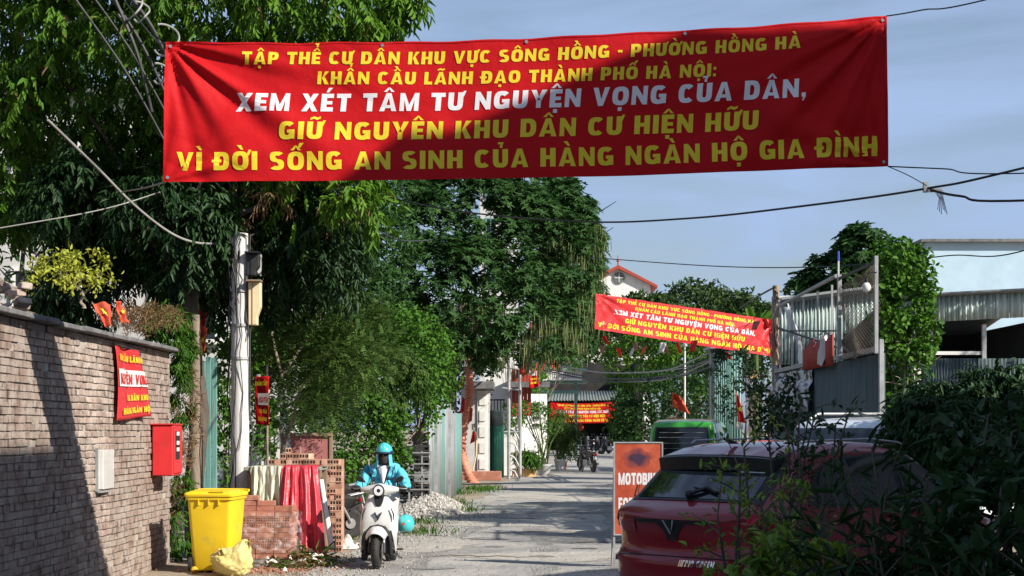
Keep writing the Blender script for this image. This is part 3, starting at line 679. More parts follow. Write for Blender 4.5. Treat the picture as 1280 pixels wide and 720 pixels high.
# ------------------------------------------------------------------ buildings out of and in the frame
def facade(root, x0, x1, y, z0, z1, cols, rows, mwall, face='y', sgn=-1, wmat='glass_dark', pad=.28, frame='white_plaster'):
    """windows with frames and recessed panes set on a wall plane; face 'y' = plane of constant y, 'x' = constant x (then x0..x1 run along y)"""
    for r in range(rows):
        for c in range(cols):
            a0 = x0 + (x1 - x0) * (c + pad) / cols; a1 = x0 + (x1 - x0) * (c + 1 - pad) / cols
            b0 = z0 + (z1 - z0) * (r + .3) / rows; b1_ = z0 + (z1 - z0) * (r + .8) / rows
            ca, cb = (a0 + a1) / 2, (b0 + b1_) / 2; w, h = a1 - a0, b1_ - b0
            def bx(mb, da, db, sw, sh, dep, off):
                if face == 'y': mb.box((ca + da, y + sgn * off, cb + db), (sw, dep, sh))
                else: mb.box((y + sgn * off, ca + da, cb + db), (dep, sw, sh))
            f = MB()
            bx(f, 0, h / 2, w + .16, .08, .12, .02); bx(f, 0, -h / 2 - .02, w + .24, .10, .2, .05)
            bx(f, -w / 2 - .04, 0, .08, h - .08, .1, .02); bx(f, w / 2 + .04, 0, .08, h - .08, .1, .02); bx(f, 0, 0, .05, h - .08, .06, .02)
            fo = obj('window', f, M[frame], root, smooth=0)
            g = MB(); bx(g, 0, 0, w, h - .08, .02, .008); obj('pane', g, M[wmat], fo, smooth=0)
# tall block on the right of the lane, level with the camera: it shades the parked cars
bd = thing('concrete_building', (13, 2, 0), 'three storey grey rendered house beside the lane, right of the parked cars', 'building')
m = MB(); BX = 8.0
prof = [(-14, 0), (9.8, 0), (9.8, 10.05), (8.2, 10.95), (-14, 10.95)]
m.prism([(BX, y, z) for y, z in prof], (0, 0, 0), (9, 0, 0)); obj('wall', m, M['plaster'], bd, smooth=0)
m = MB(); m.box((BX + 4.5, -2.9, 11.0), (9.0, 22.4, .1)); obj('roof_slab', m, M['slab'], bd, smooth=0)
facade(bd, -13, 9.5, BX, .4, 10, 5, 3, 'plaster', 'x', -1)
# lower block further on keeps the lane in broken shade
bd2 = thing('low_rendered_house', (13, 15, 0), 'low grey rendered shop house with a sloped end, beside the lane past the tall block', 'building')
m = MB(); m.prism([(BX + .6, y, z) for y, z in ((9.9, 0), (17.5, 0), (17.5, 4.6), (15.2, 6.0), (11.5, 7.4), (9.9, 8.4))], (0, 0, 0), (6, 0, 0)); obj('wall', m, M['plaster'], bd2, smooth=0)
facade(bd2, 10.2, 17.2, BX + .6, .3, 5.2, 2, 2, 'plaster', 'x', -1)

# grey-white house behind the trees, left
hw_ = thing('grey_house', (-7, 34, 0), 'tall grey white rendered house glimpsed behind the dark tree at left', 'building')
m = MB(); m.box((-9.4, 36.5, 4.2), (9.2, 5, 8.4)); obj('wall', m, M['plaster'], hw_, smooth=0)
m = MB(); m.box((-9.4, 36.5, 8.5), (9.8, 5.6, .2)); obj('roof_slab', m, M['slab'], hw_, smooth=0)
facade(hw_, -13.6, -5.2, 34.0, 2.6, 8.4, 3, 2, 'white_plaster', 'y', -1)
# narrow tower glimpsed over the crown of the middle tree
tw = thing('tower_house', (0, 95, 0), 'narrow tall house with blue green windows barely visible above the middle tree', 'building')
m = MB(); m.box((-.7, 97, 8.4), (2.2, 4, 16.8)); obj('wall', m, M['plaster'], tw, smooth=0)
facade(tw, -1.7, .3, 95, 9, 16.6, 2, 3, 'plaster', 'y', -1, frame='roof_green')
# far white house with red gable
fh = thing('gabled_house', (13.3, 182, 0), 'distant white house with dark red gable roof rising above the trees', 'building')
s = 182 / F
apx, apz = (771 - 640) * s, EYE + (536 - 334) * s
ez = EYE + (536 - 356) * s; hwid = 38 * s * 1.15
m = MB(); m.prism([(apx - hwid + .3, 180, 0), (apx + hwid - .3, 180, 0), (apx + hwid - .3, 180, ez), (apx, 180, apz - .3), (apx - hwid + .3, 180, ez)], (0, 0, 0), (0, 9, 0)); obj('wall', m, M['white_plaster'], fh, smooth=0)
for sg in (-1, 1):
    m = MB(); m.prism([(apx, 179.4, apz), (apx + sg * (hwid + .4), 179.4, ez - .25), (apx + sg * (hwid + .4), 179.4, ez - .55), (apx, 179.4, apz - .38)], (0, 0, 0), (0, 10, 0)); obj('roof', m, M['roof_red'], fh, smooth=0)
m = MB(); m.lathe((apx + .1, 179.93, ez + .55), [(.62, -.08), (.62, .04), (.48, .05), (.48, -.02)], 20, 'y'); wn = obj('round_window', m, M['roof_dark'], fh)
m = MB(); m.lathe((apx + .1, 179.9, ez + .55), [(.05, -.03), (.47, -.03), (.47, .02), (.05, .02)], 20, 'y'); m.box((apx + .1, 179.8, ez + .55), (.07, .05, .96)); m.box((apx + .1, 179.8, ez + .55), (.96, .045, .07)); obj('pane', m, M['white_plaster'], wn)
m = MB(); m.cyl((apx, 180, apz - .1), (apx, 180, apz + 1.1), .09, .03, 6); m.sphere((apx, 180, apz + .5), .16, 8, 6); obj('finial', m, M['roof_red'], fh)
# pale blue building at the right
bb = thing('blue_building', (21, 62, 0), 'pale blue building with a flat roof behind the vine covered post at right', 'building')
m = MB(); d = 60.0; x0 = (1158 - 640) * d / F; z1 = EYE + (536 - 303) * d / F
m.box((x0 + 4.5, d + 3, z1 / 2), (9, 6, z1)); obj('wall', m, M['blue_wall'], bb, smooth=0)
m = MB(); m.box((x0 + 4.4, d + 2.9, z1 + .05), (9.3, 6.3, .10)); obj('roof_slab', m, M['slab'], bb, smooth=0)
facade(bb, x0 + .5, x0 + 8.8, d, .4, z1 - 3.6, 3, 2, 'blue_wall', 'y', -1)

# ------------------------------------------------------------------ far shop that closes the lane
sh = thing('corner_shop', (5.5, 131, 0), 'open fronted repair shop with corrugated awning at the far end of the lane', 'shop')
d = 130.0; s = d / F
def X(x, d_=None): return (x - 640) * (d_ or d) / F
def Z(y, d_=None): return EYE + (HOR - y) * (d_ or d) / F
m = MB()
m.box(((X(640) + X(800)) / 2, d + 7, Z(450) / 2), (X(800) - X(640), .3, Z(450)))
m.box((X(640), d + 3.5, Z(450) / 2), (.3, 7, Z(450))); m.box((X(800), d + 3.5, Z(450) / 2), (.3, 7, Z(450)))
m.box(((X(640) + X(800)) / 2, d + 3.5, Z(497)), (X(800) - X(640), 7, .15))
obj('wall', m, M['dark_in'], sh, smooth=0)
def corr_sheet(p00, p10, p11, p01, waves, amp, per=4):
    p00, p10, p11, p01 = map(Vector, (p00, p10, p11, p01)); nrm = (p10 - p00).cross(p01 - p00).normalized()
    mm = MB(); mm.grid(lambda u, v: (p00 * (1 - u) + p10 * u) * (1 - v) + (p01 * (1 - u) + p11 * u) * v + nrm * (amp * math.sin(u * waves * 2 * PI)), waves * per, 1)
    return mm
m = corr_sheet((X(683), d - 3.4, Z(502)), (X(772), d - 3.4, Z(501)), (X(771), d, Z(489)), (X(688), d, Z(489)), 24, .06); obj('awning', m, M['roof_dark'], sh, smooth=60, thick=.01)
# upper storey: rail panel and hipped green roof, nearer
d2 = 112.0
m = MB()
a, b = X(668, d2), X(727, d2)
m.box(((a + b) / 2, d2 + 3, Z(474, d2) / 2 + Z(452, d2) / 2 + .1), (b - a - .2, 5.8, Z(452, d2) - Z(474, d2) - .2))
obj('upper_wall', m, M['dark_sheet'], sh, smooth=0)
m = MB(); m.add([(a - .3, d2 - .4, Z(461, d2)), (b + .4, d2 - .4, Z(463, d2)), (b - .8, d2 + 3, Z(452, d2)), (a + 1, d2 + 3, Z(452, d2)), (a - .3, d2 + 6.4, Z(462, d2)), (b + .4, d2 + 6.4, Z(462, d2))], [(0, 1, 2, 3), (4, 3, 2, 5), (0, 3, 4), (1, 5, 2)])
obj('roof', m, M['roof_green'], sh, smooth=0, thick=.08)
m = MB()
nb = 26
for i in range(nb):
    xx = a + (b - a) * (i + .5) / nb; m.box((xx, d2 - .25, (Z(464, d2) + Z(474, d2)) / 2), ((b - a) / nb * .62, .04, Z(464, d2) - Z(474, d2)))
m.box(((a + b) / 2, d2 - .28, Z(474.5, d2)), (b - a + .1, .1, .12)); m.box(((a + b) / 2, d2 - .28, Z(463.6, d2)), (b - a + .1, .1, .1))
obj('balustrade', m, M['white_plaster'], sh, smooth=0)
m = MB()
m.box(((X(655, d2) + X(735, d2)) / 2, d2 + 1.5, Z(477, d2)), (X(735, d2) - X(655, d2), 3, .16)); m.box((X(720, d2), d2 + .3, Z(477, d2) / 2), (.18, .18, Z(477, d2)))
m.box((X(697, d2), d2 - .1, Z(490, d2)), (X(724, d2) - X(670, d2), .7, .2)); m.box((X(669, d2), d2 + .3, Z(477, d2) / 2), (.18, .18, Z(477, d2)))
obj('beam', m, M['roof_green'], sh, smooth=0)
# light things in the shop's gloom
lt = thing('red_lantern', (X(724), d - 1, Z(534)), 'small round red lantern hanging in the dark shop front', 'lantern')
m = MB(); m.sphere((X(724), d - 1, Z(534)), (.3, .3, .26), 12, 8); m.sphere((X(724), d - 1, Z(534)), (.28, .28, -.26), 12, 8, 0); obj('shade', m, M['flag'], lt)
m = MB(); m.cyl((X(724), d - 1, Z(530)), (X(724), d - 1, Z(504)), .02, .02, 5); obj('cord', m, M['cable'], lt)

# ------------------------------------------------------------------ left frontage: booth, gates, pillars
D5 = 56.0
def X5(x, dd=D5): return (x - 640) * dd / F
bt = thing('gate_booth', (X5(600), D5, 0), 'small white rendered booth with a flat canopy beside the orange corrugated hose', 'booth')
m = MB(); m.box((X5(594), D5 + 1, Z(486, D5) / 2), (X5(612) - X5(576), 1.8, Z(486, D5))); obj('wall', m, M['plaster'], bt, smooth=0)
m = MB(); m.box((X5(599), D5 + .7, Z(482, D5)), (X5(622) - X5(584), 2.5, .26)); obj('canopy', m, M['slab'], bt, smooth=0, bevel=.02)
m = MB(); m.box((X5(603), D5 + .07, Z(543, D5)), (X5(609) - X5(596), .06, Z(488, D5) - Z(598, D5))); dr = obj('door', m, M['white_plaster'], bt, smooth=0, bevel=.01)
m = MB()
for z in (500, 520, 540, 560, 580): m.box((X5(603), D5 + .02, Z(z, D5)), (.2, .03, .34))
obj('door_panel', m, M['white_cloth'], dr, smooth=0)
m = MB(); m.box((X5(598.5), D5 - .02, Z(528, D5)), (.03, .05, .16)); obj('handle', m, M['black'], dr, smooth=0)
m = MB(); m.box((X5(590), D5 - .05, Z(600, D5)), (X5(610) - X5(578), .8, .5)); m.box((X5(608), D5 - .35, .15), (1.0, .5, .3)); obj('step', m, M['brick'], bt, smooth=0, bevel=.015)
# tall white pillar and dark gate
pl = thing('white_house', (X5(640, 60), 62, 0), 'narrow white rendered house with steel gate posts behind the booth', 'building')
dd = 61.0
m = MB(); m.box((X5(626, dd), dd + 2.5, Z(446, dd) / 2), (X5(646, dd) - X5(606, dd), 4, Z(446, dd))); obj('wall', m, M['white_plaster'], pl, smooth=0)
m = MB(); m.box((X5(668, dd + 4), dd + 6.2, Z(488, dd + 4) / 2 - .1), (X5(690, dd) - X5(656, dd), 4, Z(490, dd + 4))); obj('wall', m, M['white_plaster'], pl, smooth=0)
for i in range(5):
    m = MB(); m.box((X5(652, dd) + i * .14 - .28, dd - .03 - .02 * (i % 2), (Z(462, dd) + Z(520, dd)) / 2), (.13, .05, Z(462, dd) - Z(520, dd))); obj('red_shutter_slat', m, M['red_sheet'], pl, smooth=0)
m = MB(); m.box((X5(662, dd), dd - .1, Z(481, dd)), (X5(690, dd) - X5(640, dd), .9, .2)); obj('canopy', m, M['slab'], pl, smooth=0)
for k, yy in enumerate((503, 512, 521, 531)):
    m = MB(); m.box((X5(671, dd + 4), dd + 4.16, Z(yy, dd)), (.3, .12, .1)); obj('vent', m, M['black'], pl, smooth=0)
# iron drive gate, one leaf dark green sheet, one leaf open lattice
gt = thing('folding_gate', (X5(632, 57), 57, 0), 'tall open iron gate with green sheet lower panel between booth and white house', 'gate')
dg = 57.0
for x in (636, 650): 
    m = MB(); m.cyl((X5(x, dg), dg, 0), (X5(x, dg), dg, Z(448, dg)), .06, .06, 8); obj('post', m, M['galv'], gt)
for y in (462, 488, 540, 602):
    m = MB(); m.cyl((X5(628, dg), dg - .02, Z(y + (y < 500) * -3, dg)), (X5(651, dg), dg - .02, Z(y, dg)), .035, .035, 6); obj('rail', m, M['galv'], gt)
for k in range(4):
    m = MB(); y0 = 535 + k * 17; m.tube([(X5(636, dg), dg - .03, Z(y0, dg)), (X5(643, dg), dg - .03, Z(y0 + 3, dg)), (X5(650, dg), dg - .03, Z(y0 + 16, dg))], .025, 5); obj('brace', m, M['galv'], gt)
m = corr_sheet((X5(605, dg), dg + .1, .08), (X5(630, dg), dg - .9, .08), (X5(630, dg), dg - .9, Z(532, dg)), (X5(605, dg), dg + .1, Z(532, dg)), 8, .015); obj('sheet_panel', m, M['green_net'], gt, thick=.01)
m = corr_sheet((X5(606, dg), dg + .1, Z(532, dg)), (X5(629, dg), dg - .9, Z(532, dg)), (X5(629, dg), dg - .9, Z(513, dg)), (X5(606, dg), dg + .1, Z(513, dg)), 8, .015); obj('upper_sheet_panel', m, M['dark_sheet'], gt, thick=.01)
m = MB()
for i in range(7):
    xx = X5(606 + i * 4, dg); m.cyl((xx, dg - .3, Z(513, dg)), (xx, dg - .3, Z(500, dg)), .02, .02, 5)
m.cyl((X5(605, dg), dg - .3, Z(500, dg)), (X5(631, dg), dg - .3, Z(500, dg)), .025, .025, 5); obj('spike_rail', m, M['black'], gt)

# teal and grey sheet fence on the left of the lane (px 540..582)
fn = thing('sheet_fence', (-2.6, 40, 0), 'upright teal and grey metal sheet fence beside the gravel heap', 'fence')
Rf = random.Random(9)
xs = [(536, 35.5, 520, 'grey_sheet'), (541, 36, 500, 'teal_metal'), (546, 36.6, 494, 'grey_sheet'), (551, 37.4, 494, 'teal_metal'), (556, 38.6, 505, 'grey_sheet'), (562, 40.2, 512, 'grey_sheet'), (569, 42.5, 516, 'teal_metal'), (578, 46, 520, 'grey_sheet')]
for (x0, d0, yt, mm_), (x1, d1, _, _) in zip(xs, xs[1:]):
    zt = Z(yt, d0)
    m = corr_sheet((X5(x0, d0), d0, .02), (X5(x1, d1) - .01, d1 - .03, .02), (X5(x1, d1) - .01, d1 - .03, zt), (X5(x0, d0), d0, zt), 4, .02)
    obj('metal_sheet', m, M[mm_], fn, thick=.006)
for x, dd_, y in ((545, 36.2, 492), (562, 39.8, 505)):
    m = MB(); m.box((X5(x, dd_), dd_ - .1, Z(y, dd_) / 2), (.07, .07, Z(y, dd_))); obj('post', m, M['galv'], fn, smooth=0)
# ------------------------------------------------------------------ right hand compound
FX = 5.0
def Yx(x, fx=FX): return fx * F / (x - 640)          # depth at which the plane X = fx crosses photo column x
rg = thing('corrugated_gate', (FX, 27, 0), 'dark corrugated steel gate between posts behind the white car', 'gate')
ycol = [1105, 1086, 1066, 1047, 1029, 1012, 996, 974]
for a, b in zip(ycol, ycol[1:]):
    y0, y1 = Yx(a), Yx(b)
    m = corr_sheet((FX, y0 + .015, .1), (FX, y1 - .015, .1), (FX, y1 - .015, 2.72), (FX, y0 + .015, 2.72), 9, .022)
    obj('corrugated_panel', m, M['dark_sheet'], rg, thick=.006)
for a in (1106, 1010, 973):
    m = MB(); m.box((FX - .05, Yx(a), 1.45), (.06, .06, 2.9)); obj('post', m, M['galv'], rg, smooth=0, bevel=.006)
m = MB(); m.box((FX - .04, (Yx(1105) + Yx(973)) / 2, 2.78), (.08, Yx(973) - Yx(1105), .07)); obj('top_rail', m, M['galv'], rg, smooth=0)
m = MB(); m.box((FX - .04, (Yx(1105) + Yx(973)) / 2, 1.35), (.05, Yx(973) - Yx(1105), .05)); obj('middle_rail', m, M['dark_sheet'], rg, smooth=0)
# open steel frame above the gate
fr = thing('open_scaffold', (FX, 29, 2.82), 'open scaffold of thin steel uprights standing above the corrugated gate, climbing toward the mesh screen', 'frame')
def zt(x): return 3.98 + (x - 973) * -.0005
for a in (975, 990, 1004, 1022, 1040):
    m = MB(); m.box((FX, Yx(a), 2.82 + (zt(a) - 2.82) / 2), (.03, .03, zt(a) - 2.82)); obj('upright', m, M['galv'], fr, smooth=0)
m = MB(); m.tube([(FX - .03, Yx(973), zt(973)), (FX - .03, Yx(1048), zt(1048) + .1)], .03, 6); obj('top_rail', m, M['galv'], fr)
m = MB(); m.tube([(FX - .03, Yx(973), 3.6), (FX - .03, Yx(1048), 2.95)], .02, 6); m.tube([(FX - .03, Yx(980), 3.5), (FX - .03, Yx(1048), 3.2)], .014, 6); obj('brace', m, M['cable'], fr)
# red sheets in front of the frame
rs = thing('red_sheet_panel', (FX - .1, 28, 2.8), 'faded dark red corrugated sheet propped above the gate', 'sheet')
for a, b in ((1048, 1036), (1036, 1024), (1024, 1011)):
    m = corr_sheet((FX - .09, Yx(a), 2.68), (FX - .09, Yx(b) - .02, 2.68), (FX - .09, Yx(b) - .02, 3.02), (FX - .09, Yx(a), 3.16), 6, .02); obj('corrugated_sheet', m, M['red_sheet'], rs, thick=.006)
# shed with pale translucent sheets, facing the camera
sd = thing('sheet_shed', (7, 35, 0), 'shed walled with pale green corrugated sheets behind the steel frame', 'shed')
dS = 34.5
cols = [976, 990, 1004, 1018, 1032, 1046, 1060, 1076, 1094, 1112]
for k, (a, b) in enumerate(zip(cols, cols[1:])):
    za0, za1 = Z(378 - (a - 976) * .13, dS), Z(378 - (b - 976) * .13, dS)
    m = corr_sheet((X(a, dS), dS, Z(455, dS)), (X(b, dS) - .008, dS, Z(455, dS)), (X(b, dS) - .008, dS, za1), (X(a, dS), dS, za0), 3, .03)
    obj('corrugated_sheet', m, M['pale_sheet'], sd, thick=.004)
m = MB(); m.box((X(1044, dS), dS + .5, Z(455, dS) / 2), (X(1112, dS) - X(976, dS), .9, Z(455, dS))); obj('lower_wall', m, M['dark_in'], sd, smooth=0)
m = MB(); m.prism([(X(974, dS), dS - .3, Z(376, dS)), (X(1114, dS), dS - .3, Z(358, dS)), (X(1114, dS), dS - .3, Z(355, dS)), (X(974, dS), dS - .3, Z(373, dS))], (0, 0, 0), (0, 1.2, -.3)); obj('roof', m, M['grey_sheet'], sd, smooth=0)
# second shed further right with an opening
s2 = thing('lean_to_shed', (7.5, 29, 0), 'lean to shed with pale corrugated fascia and dark opening at the right edge', 'shed')
dT = 29.0
cols = [1112, 1124, 1136, 1148, 1160, 1172, 1184, 1198, 1212, 1228, 1244, 1262, 1280, 1300]
for a, b in zip(cols, cols[1:]):
    k0, k1 = (a - 1112) * .05, (b - 1112) * .05
    m = corr_sheet((X(a, dT), dT, Z(405 - k0, dT)), (X(b, dT) - .006, dT, Z(405 - k1, dT)), (X(b, dT) - .006, dT, Z(374 - k1, dT)), (X(a, dT), dT, Z(374 - k0, dT)), 2, .03)
    obj('corrugated_sheet', m, M['pale_sheet'], s2, thick=.004)
m = MB(); m.box((X(1206, dT), dT + 4, Z(400, dT) / 2), (X(1300, dT) - X(1112, dT), .1, Z(400, dT))); m.box((X(1300, dT), dT + 2, Z(400, dT) / 2), (.1, 4, Z(400, dT))); obj('wall', m, M['dark_in'], s2, smooth=0)
m = MB(); m.prism([(X(1108, dT), dT - .2, Z(372, dT)), (X(1302, dT), dT - .2, Z(362, dT)), (X(1302, dT), dT - .2, Z(360, dT)), (X(1108, dT), dT - .2, Z(370, dT))], (0, 0, 0), (0, 4.6, -.6)); obj('roof', m, M['grey_sheet'], s2, smooth=0)
for a in (1146, 1165, 1232, 1298):
    m = MB(); m.box((X(a, dT), dT + .1, Z(405, dT) / 2), (.07, .07, Z(405, dT))); obj('post', m, M['galv' if a != 1146 else 'white_plaster'], s2, smooth=0)
m = MB(); m.box((X(1190, dT), dT + .12, Z(441, dT)), (X(1232, dT) - X(1148, dT), .05, .06)); obj('rail', m, M['white_plaster'], s2, smooth=0)
cols = [1114, 1130, 1146, 1162, 1180, 1200, 1222, 1246, 1272, 1298]
for a, b in zip(cols, cols[1:]):
    m = corr_sheet((X(a, dT), dT + .02, .05), (X(b, dT) - .008, dT + .02, .05), (X(b, dT) - .008, dT + .02, Z(448, dT)), (X(a, dT), dT + .02, Z(448, dT)), 5, .02); obj('lower_sheet', m, M['dark_sheet'], s2, thick=.004)

# chain link screen with its white post, and the bulb lamp on it
ms_ = thing('mesh_screen', (FX - .15, 24, 2.7), 'tall rusty wire mesh screen between two pale posts above the gate', 'screen')
yA, yB = Yx(1050, 4.85), Yx(1096, 4.85)
zb, ztp = 2.72, 3.95
m = MB()
nn = 18
def mp_(u, v): 
    y = yA + (yB - yA) * u; return Vector((4.85 + .05 * math.sin(u * 6 + v * 4), y, zb + (ztp - zb - .18 * (1 - u)) * v))
H_ = 22
for i in range(-H_, nn + 1):
    for sg in (1, -1):
        pts = []
        for j in range(0, H_ + 1, 2):
            u = (i + (j if sg > 0 else H_ - j)) / nn
            if 0 <= u <= 1: pts.append(mp_(u, j / H_) + Vector((0, 0, .012 * math.sin(j * 3 + i))))
        if len(pts) > 1: m.tube(pts, .0045, 4, cap=False)
obj('wire_mesh', m, M['twig'], ms_, smooth=0, kind='stuff')
for yy, w, zz in ((yA, .06, 3.98), (yB, .05, 4.0)):
    m = MB(); m.box((4.84, yy, zz / 2 + 1.35), (w, w, zz - 2.7)); obj('post', m, M['galv'], ms_, smooth=0, bevel=.006)
m = MB(); m.box((4.84, (yA + yB) / 2, 3.92), (.03, yA - yB, .04)); obj('top_bar', m, M['cable'], ms_, smooth=0)
lp = thing('bulb_lamp', (4.7, Yx(1083, 4.7), 3.8), 'white spherical lamp hanging at the top of the wire mesh screen', 'lamp')
c = P(1083, 359, Yx(1083, 4.7))
m = MB(); m.sphere(c, (.058, .058, .066), 14, 10); m.sphere(c, (.058, .058, -.066), 14, 10, 0); obj('globe', m, M['white_cloth'], lp)
m = MB(); m.cyl(c + Vector((0, 0, .05)), c + Vector((0, 0, .12)), .026, .02, 10); m.tube([c + Vector((0, 0, .12)), c + Vector((.04, 0, .2)), c + Vector((.14, .02, .2))], .008, 6); obj('bracket', m, M['black'], lp)
# flag staff with blue cap
fs_ = thing('flag_staff', (FX, Yx(1044), 2.8), 'thin white pole with a blue tip standing above the gate', 'pole')
yy = Yx(1044)
m = MB(); m.cyl((FX + .05, yy, 2.8), (FX + .05, yy, Z(326, yy)), .018, .014, 8); obj('pole', m, M['white_paint'], fs_)
m = MB(); m.cyl((FX + .05, yy, Z(326, yy)), (FX + .05, yy, Z(314, yy)), .02, .018, 8); obj('tip', m, mat('blue_tip', (.03, .06, .4), rough=.5), fs_)
# white cloth on the frame and printed tarpaulin on the gate
def cloth(p0, p1, p2, p3, fn, nu=24, nv=24):
    p0, p1, p2, p3 = map(Vector, (p0, p1, p2, p3)); nn_ = (p1 - p0).cross(p3 - p0).normalized()
    mm = MB(); mm.grid(lambda u, v: (p0 * (1 - u) + p1 * u) * (1 - v) + (p3 * (1 - u) + p2 * u) * v + nn_ * fn(u, v), nu, nv); return mm
yy = Yx(1040)
m = cloth((FX - .14, yy + .28, 2.72), (FX - .14, yy - .02, 2.68), (FX - .12, yy + .0, 3.16), (FX - .12, yy + .12, 3.16), lambda u, v: .05 * math.sin(u * 9 + v * 4))
tag(obj('white_cloth', m, M['white_cloth'], smooth=80, thick=.004), 'crumpled white cloth hanging over the red sheet above the gate', 'cloth')
yy0, yy1 = Yx(972, 4.9), Yx(1012, 4.9)
m = cloth((4.9, yy0, 1.95), (4.9, yy1, 1.98), (4.9, yy1, 2.68), (4.9, yy0, 2.72), lambda u, v: .05 * math.sin(u * 8 + v * 3) + .035 * math.sin(u * 19 - v * 8) * (1 - v) + .02 * math.sin(v * 17 + u * 5), 40, 24)
tarpm = mat('tarp_print', (.58, .60, .64), (.05, .05, .06), scale=4.5, rough=.5, lo=.5, hi=.56, stretch=(1, 1, 1.8), detail=2)
tag(obj('printed_tarpaulin', m, tarpm, smooth=80, thick=.004), 'white and black printed tarpaulin hung over the far end of the gate', 'tarpaulin')

# ------------------------------------------------------------------ utility poles
def pole_with(name, label, base, h, r0, r1, mname='concrete'):
    t = thing(name, base, label, 'utility pole'); b = Vector(base)
    m = MB(); m.tube([b + Vector((0, 0, h * i / 8)) for i in range(9)], [r0 + (r1 - r0) * i / 8 for i in range(9)], 20); obj('shaft', m, M[mname], t)
    return t
DP = 22.0
pb = Vector((X(300, DP), DP, 0))
p1 = pole_with('utility_pole', 'round grey concrete pole wrapped with cables behind the yellow bin', pb, 4.25, .128, .105)
Rc = random.Random(21)
for k in range(11):
    a0 = Rc.uniform(-2.6, -.4) if k % 3 else Rc.uniform(-3.3, .2); pts = []
    zt_, zb_ = Rc.uniform(3.7, 4.4), Rc.uniform(2.5, 3.6) if k > 4 else Rc.uniform(.2, 2)
    aa = a0
    for j in range(12):
        z = zt_ + (zb_ - zt_) * j / 11; aa += Rc.uniform(-.28, .28); r = .125 + Rc.uniform(.0, .05)
        pts.append(pb + Vector((r * math.cos(aa), r * math.sin(aa), z)))
    m = MB(); m.tube(pts, Rc.choice((.006, .009, .013)), 5); obj('cable_loop', m, M['cable'], p1)
for z in (2.62, 3.05, 3.5):
    m = MB(); m.lathe(pb + Vector((0, 0, z)), [(.121, -.018), (.131, -.018), (.131, .018), (.121, .018)], 20); obj('strap', m, M['galv'], p1)
for (x0, x1, y0, y1, mm_, nm, lb) in ((312, 327, 353, 407, 'cream', 'meter_box', 'cream tapered meter box strapped to the concrete pole'), (310, 325, 318, 345, 'black_plastic', 'junction_box', 'dark junction box above the cream meter box on the pole')):
    t = thing(nm, P((x0 + x1) / 2, y1, DP), lb, 'box')
    z0, z1 = Z(y1, DP), Z(y0, DP); xa, xb = X(x0, DP), X(x1, DP)
    m = MB(); m.prism([(xa, DP - .12, z1), (xb, DP - .12, z1), (xb, DP - .12, z0 + (z1 - z0) * .42), (xb - .045, DP - .12, z0 + (z1 - z0) * .2), (xb - .045, DP - .12, z0), (xa, DP - .12, z0)], (0, 0, 0), (0, .16, 0)); bo = obj('housing', m, M[mm_], t, smooth=0, bevel=.008)
    m = MB(); m.box((xa + .055, DP - .125, (z0 + z1) / 2), (.006, .008, z1 - z0 - .03)); m.box(((xa + xb) / 2, DP - .11, z1 + .01), (xb - xa + .03, .2, .02)); obj('lid_seam', m, M['wood' if mm_ == 'cream' else 'black'], t, smooth=0)
    m = MB(); m.box(((xa + xb) / 2 - .08, DP - .02, z1 - .08), (.22, .04, .03)); obj('bracket', m, M['galv'], t, smooth=0)
t = thing('white_notice_box', P(318, 350, DP), 'broken white plastic box on the pole above the cream meter box', 'box')
m = MB(); m.prism([P(310, 318, 22.15), P(327, 318, 22.15), P(326, 345, 22.15), P(320, 338, 22.15), P(311, 344, 22.15)], (0, 0, 0), (0, .05, 0)); obj('panel', m, M['white_paint'], t, smooth=0)

# pole at the end of the compound carrying the second banner
D2 = 50.0
b2 = Vector((X(970, D2), D2, 0))
p2 = pole_with('service_pole', 'slim dark pole holding the faded banner at the corner of the compound', b2, Z(357, D2), .13, .10, 'wood')
m = MB(); m.tube([P(972, 372, D2), P(988, 371, D2 + .5)], .04, 6); m.tube([P(966, 371, D2), P(966, 600, D2)], .04, 6); m.tube([P(977, 390, D2), P(977, 600, D2)], .05, 6); obj('conduit', m, M['galv'], p2)
for k in range(9):
    m = MB(); z = Rc.uniform(372, 440); x = 966 + Rc.uniform(0, 10)
    m.tube([P(x, z - Rc.uniform(10, 30), D2 - .15), P(x + Rc.uniform(-5, 5), z, D2 - .2), P(x + Rc.uniform(-5, 6), z + Rc.uniform(10, 50), D2 - .15)], .014, 5); obj('cable_loop', m, M['cable'], p2)
m = MB()
for k in range(3): m.lathe(P(968 + k * 2, 360 + k * 7, D2 - .12), [(.0, -.09), (.06, -.08), (.04, -.02), (.06, .02), (.0, .09)], 8)
obj('insulator', m, M['black_plastic'], p2)
# far slim lamp posts (px 848, 885)
for (x, yt, yb, dd, nm, lb) in ((856, 432, 520, 60, 'lamp_post', 'thin pale post standing among the trees left of the green shed'), (934, 445, 545, 47, 'steel_post', 'thin white steel post beside the dark pole of the compound'), (889, 440, 520, 55, 'slim_post', 'slim white post in front of the teal kiosk')):
    t = thing(nm, (X(x, dd), dd, 0), lb, 'post')
    m = MB(); m.cyl((X(x, dd), dd, 0), (X(x, dd), dd, Z(yt, dd)), .035, .03, 8); obj('shaft', m, M['white_plaster'], t)
    m = MB(); m.lathe((X(x, dd), dd, Z(yt, dd)), [(.09, -.03), (.09, .05), (.02, .1)], 8); obj('cap', m, M['galv'], t)
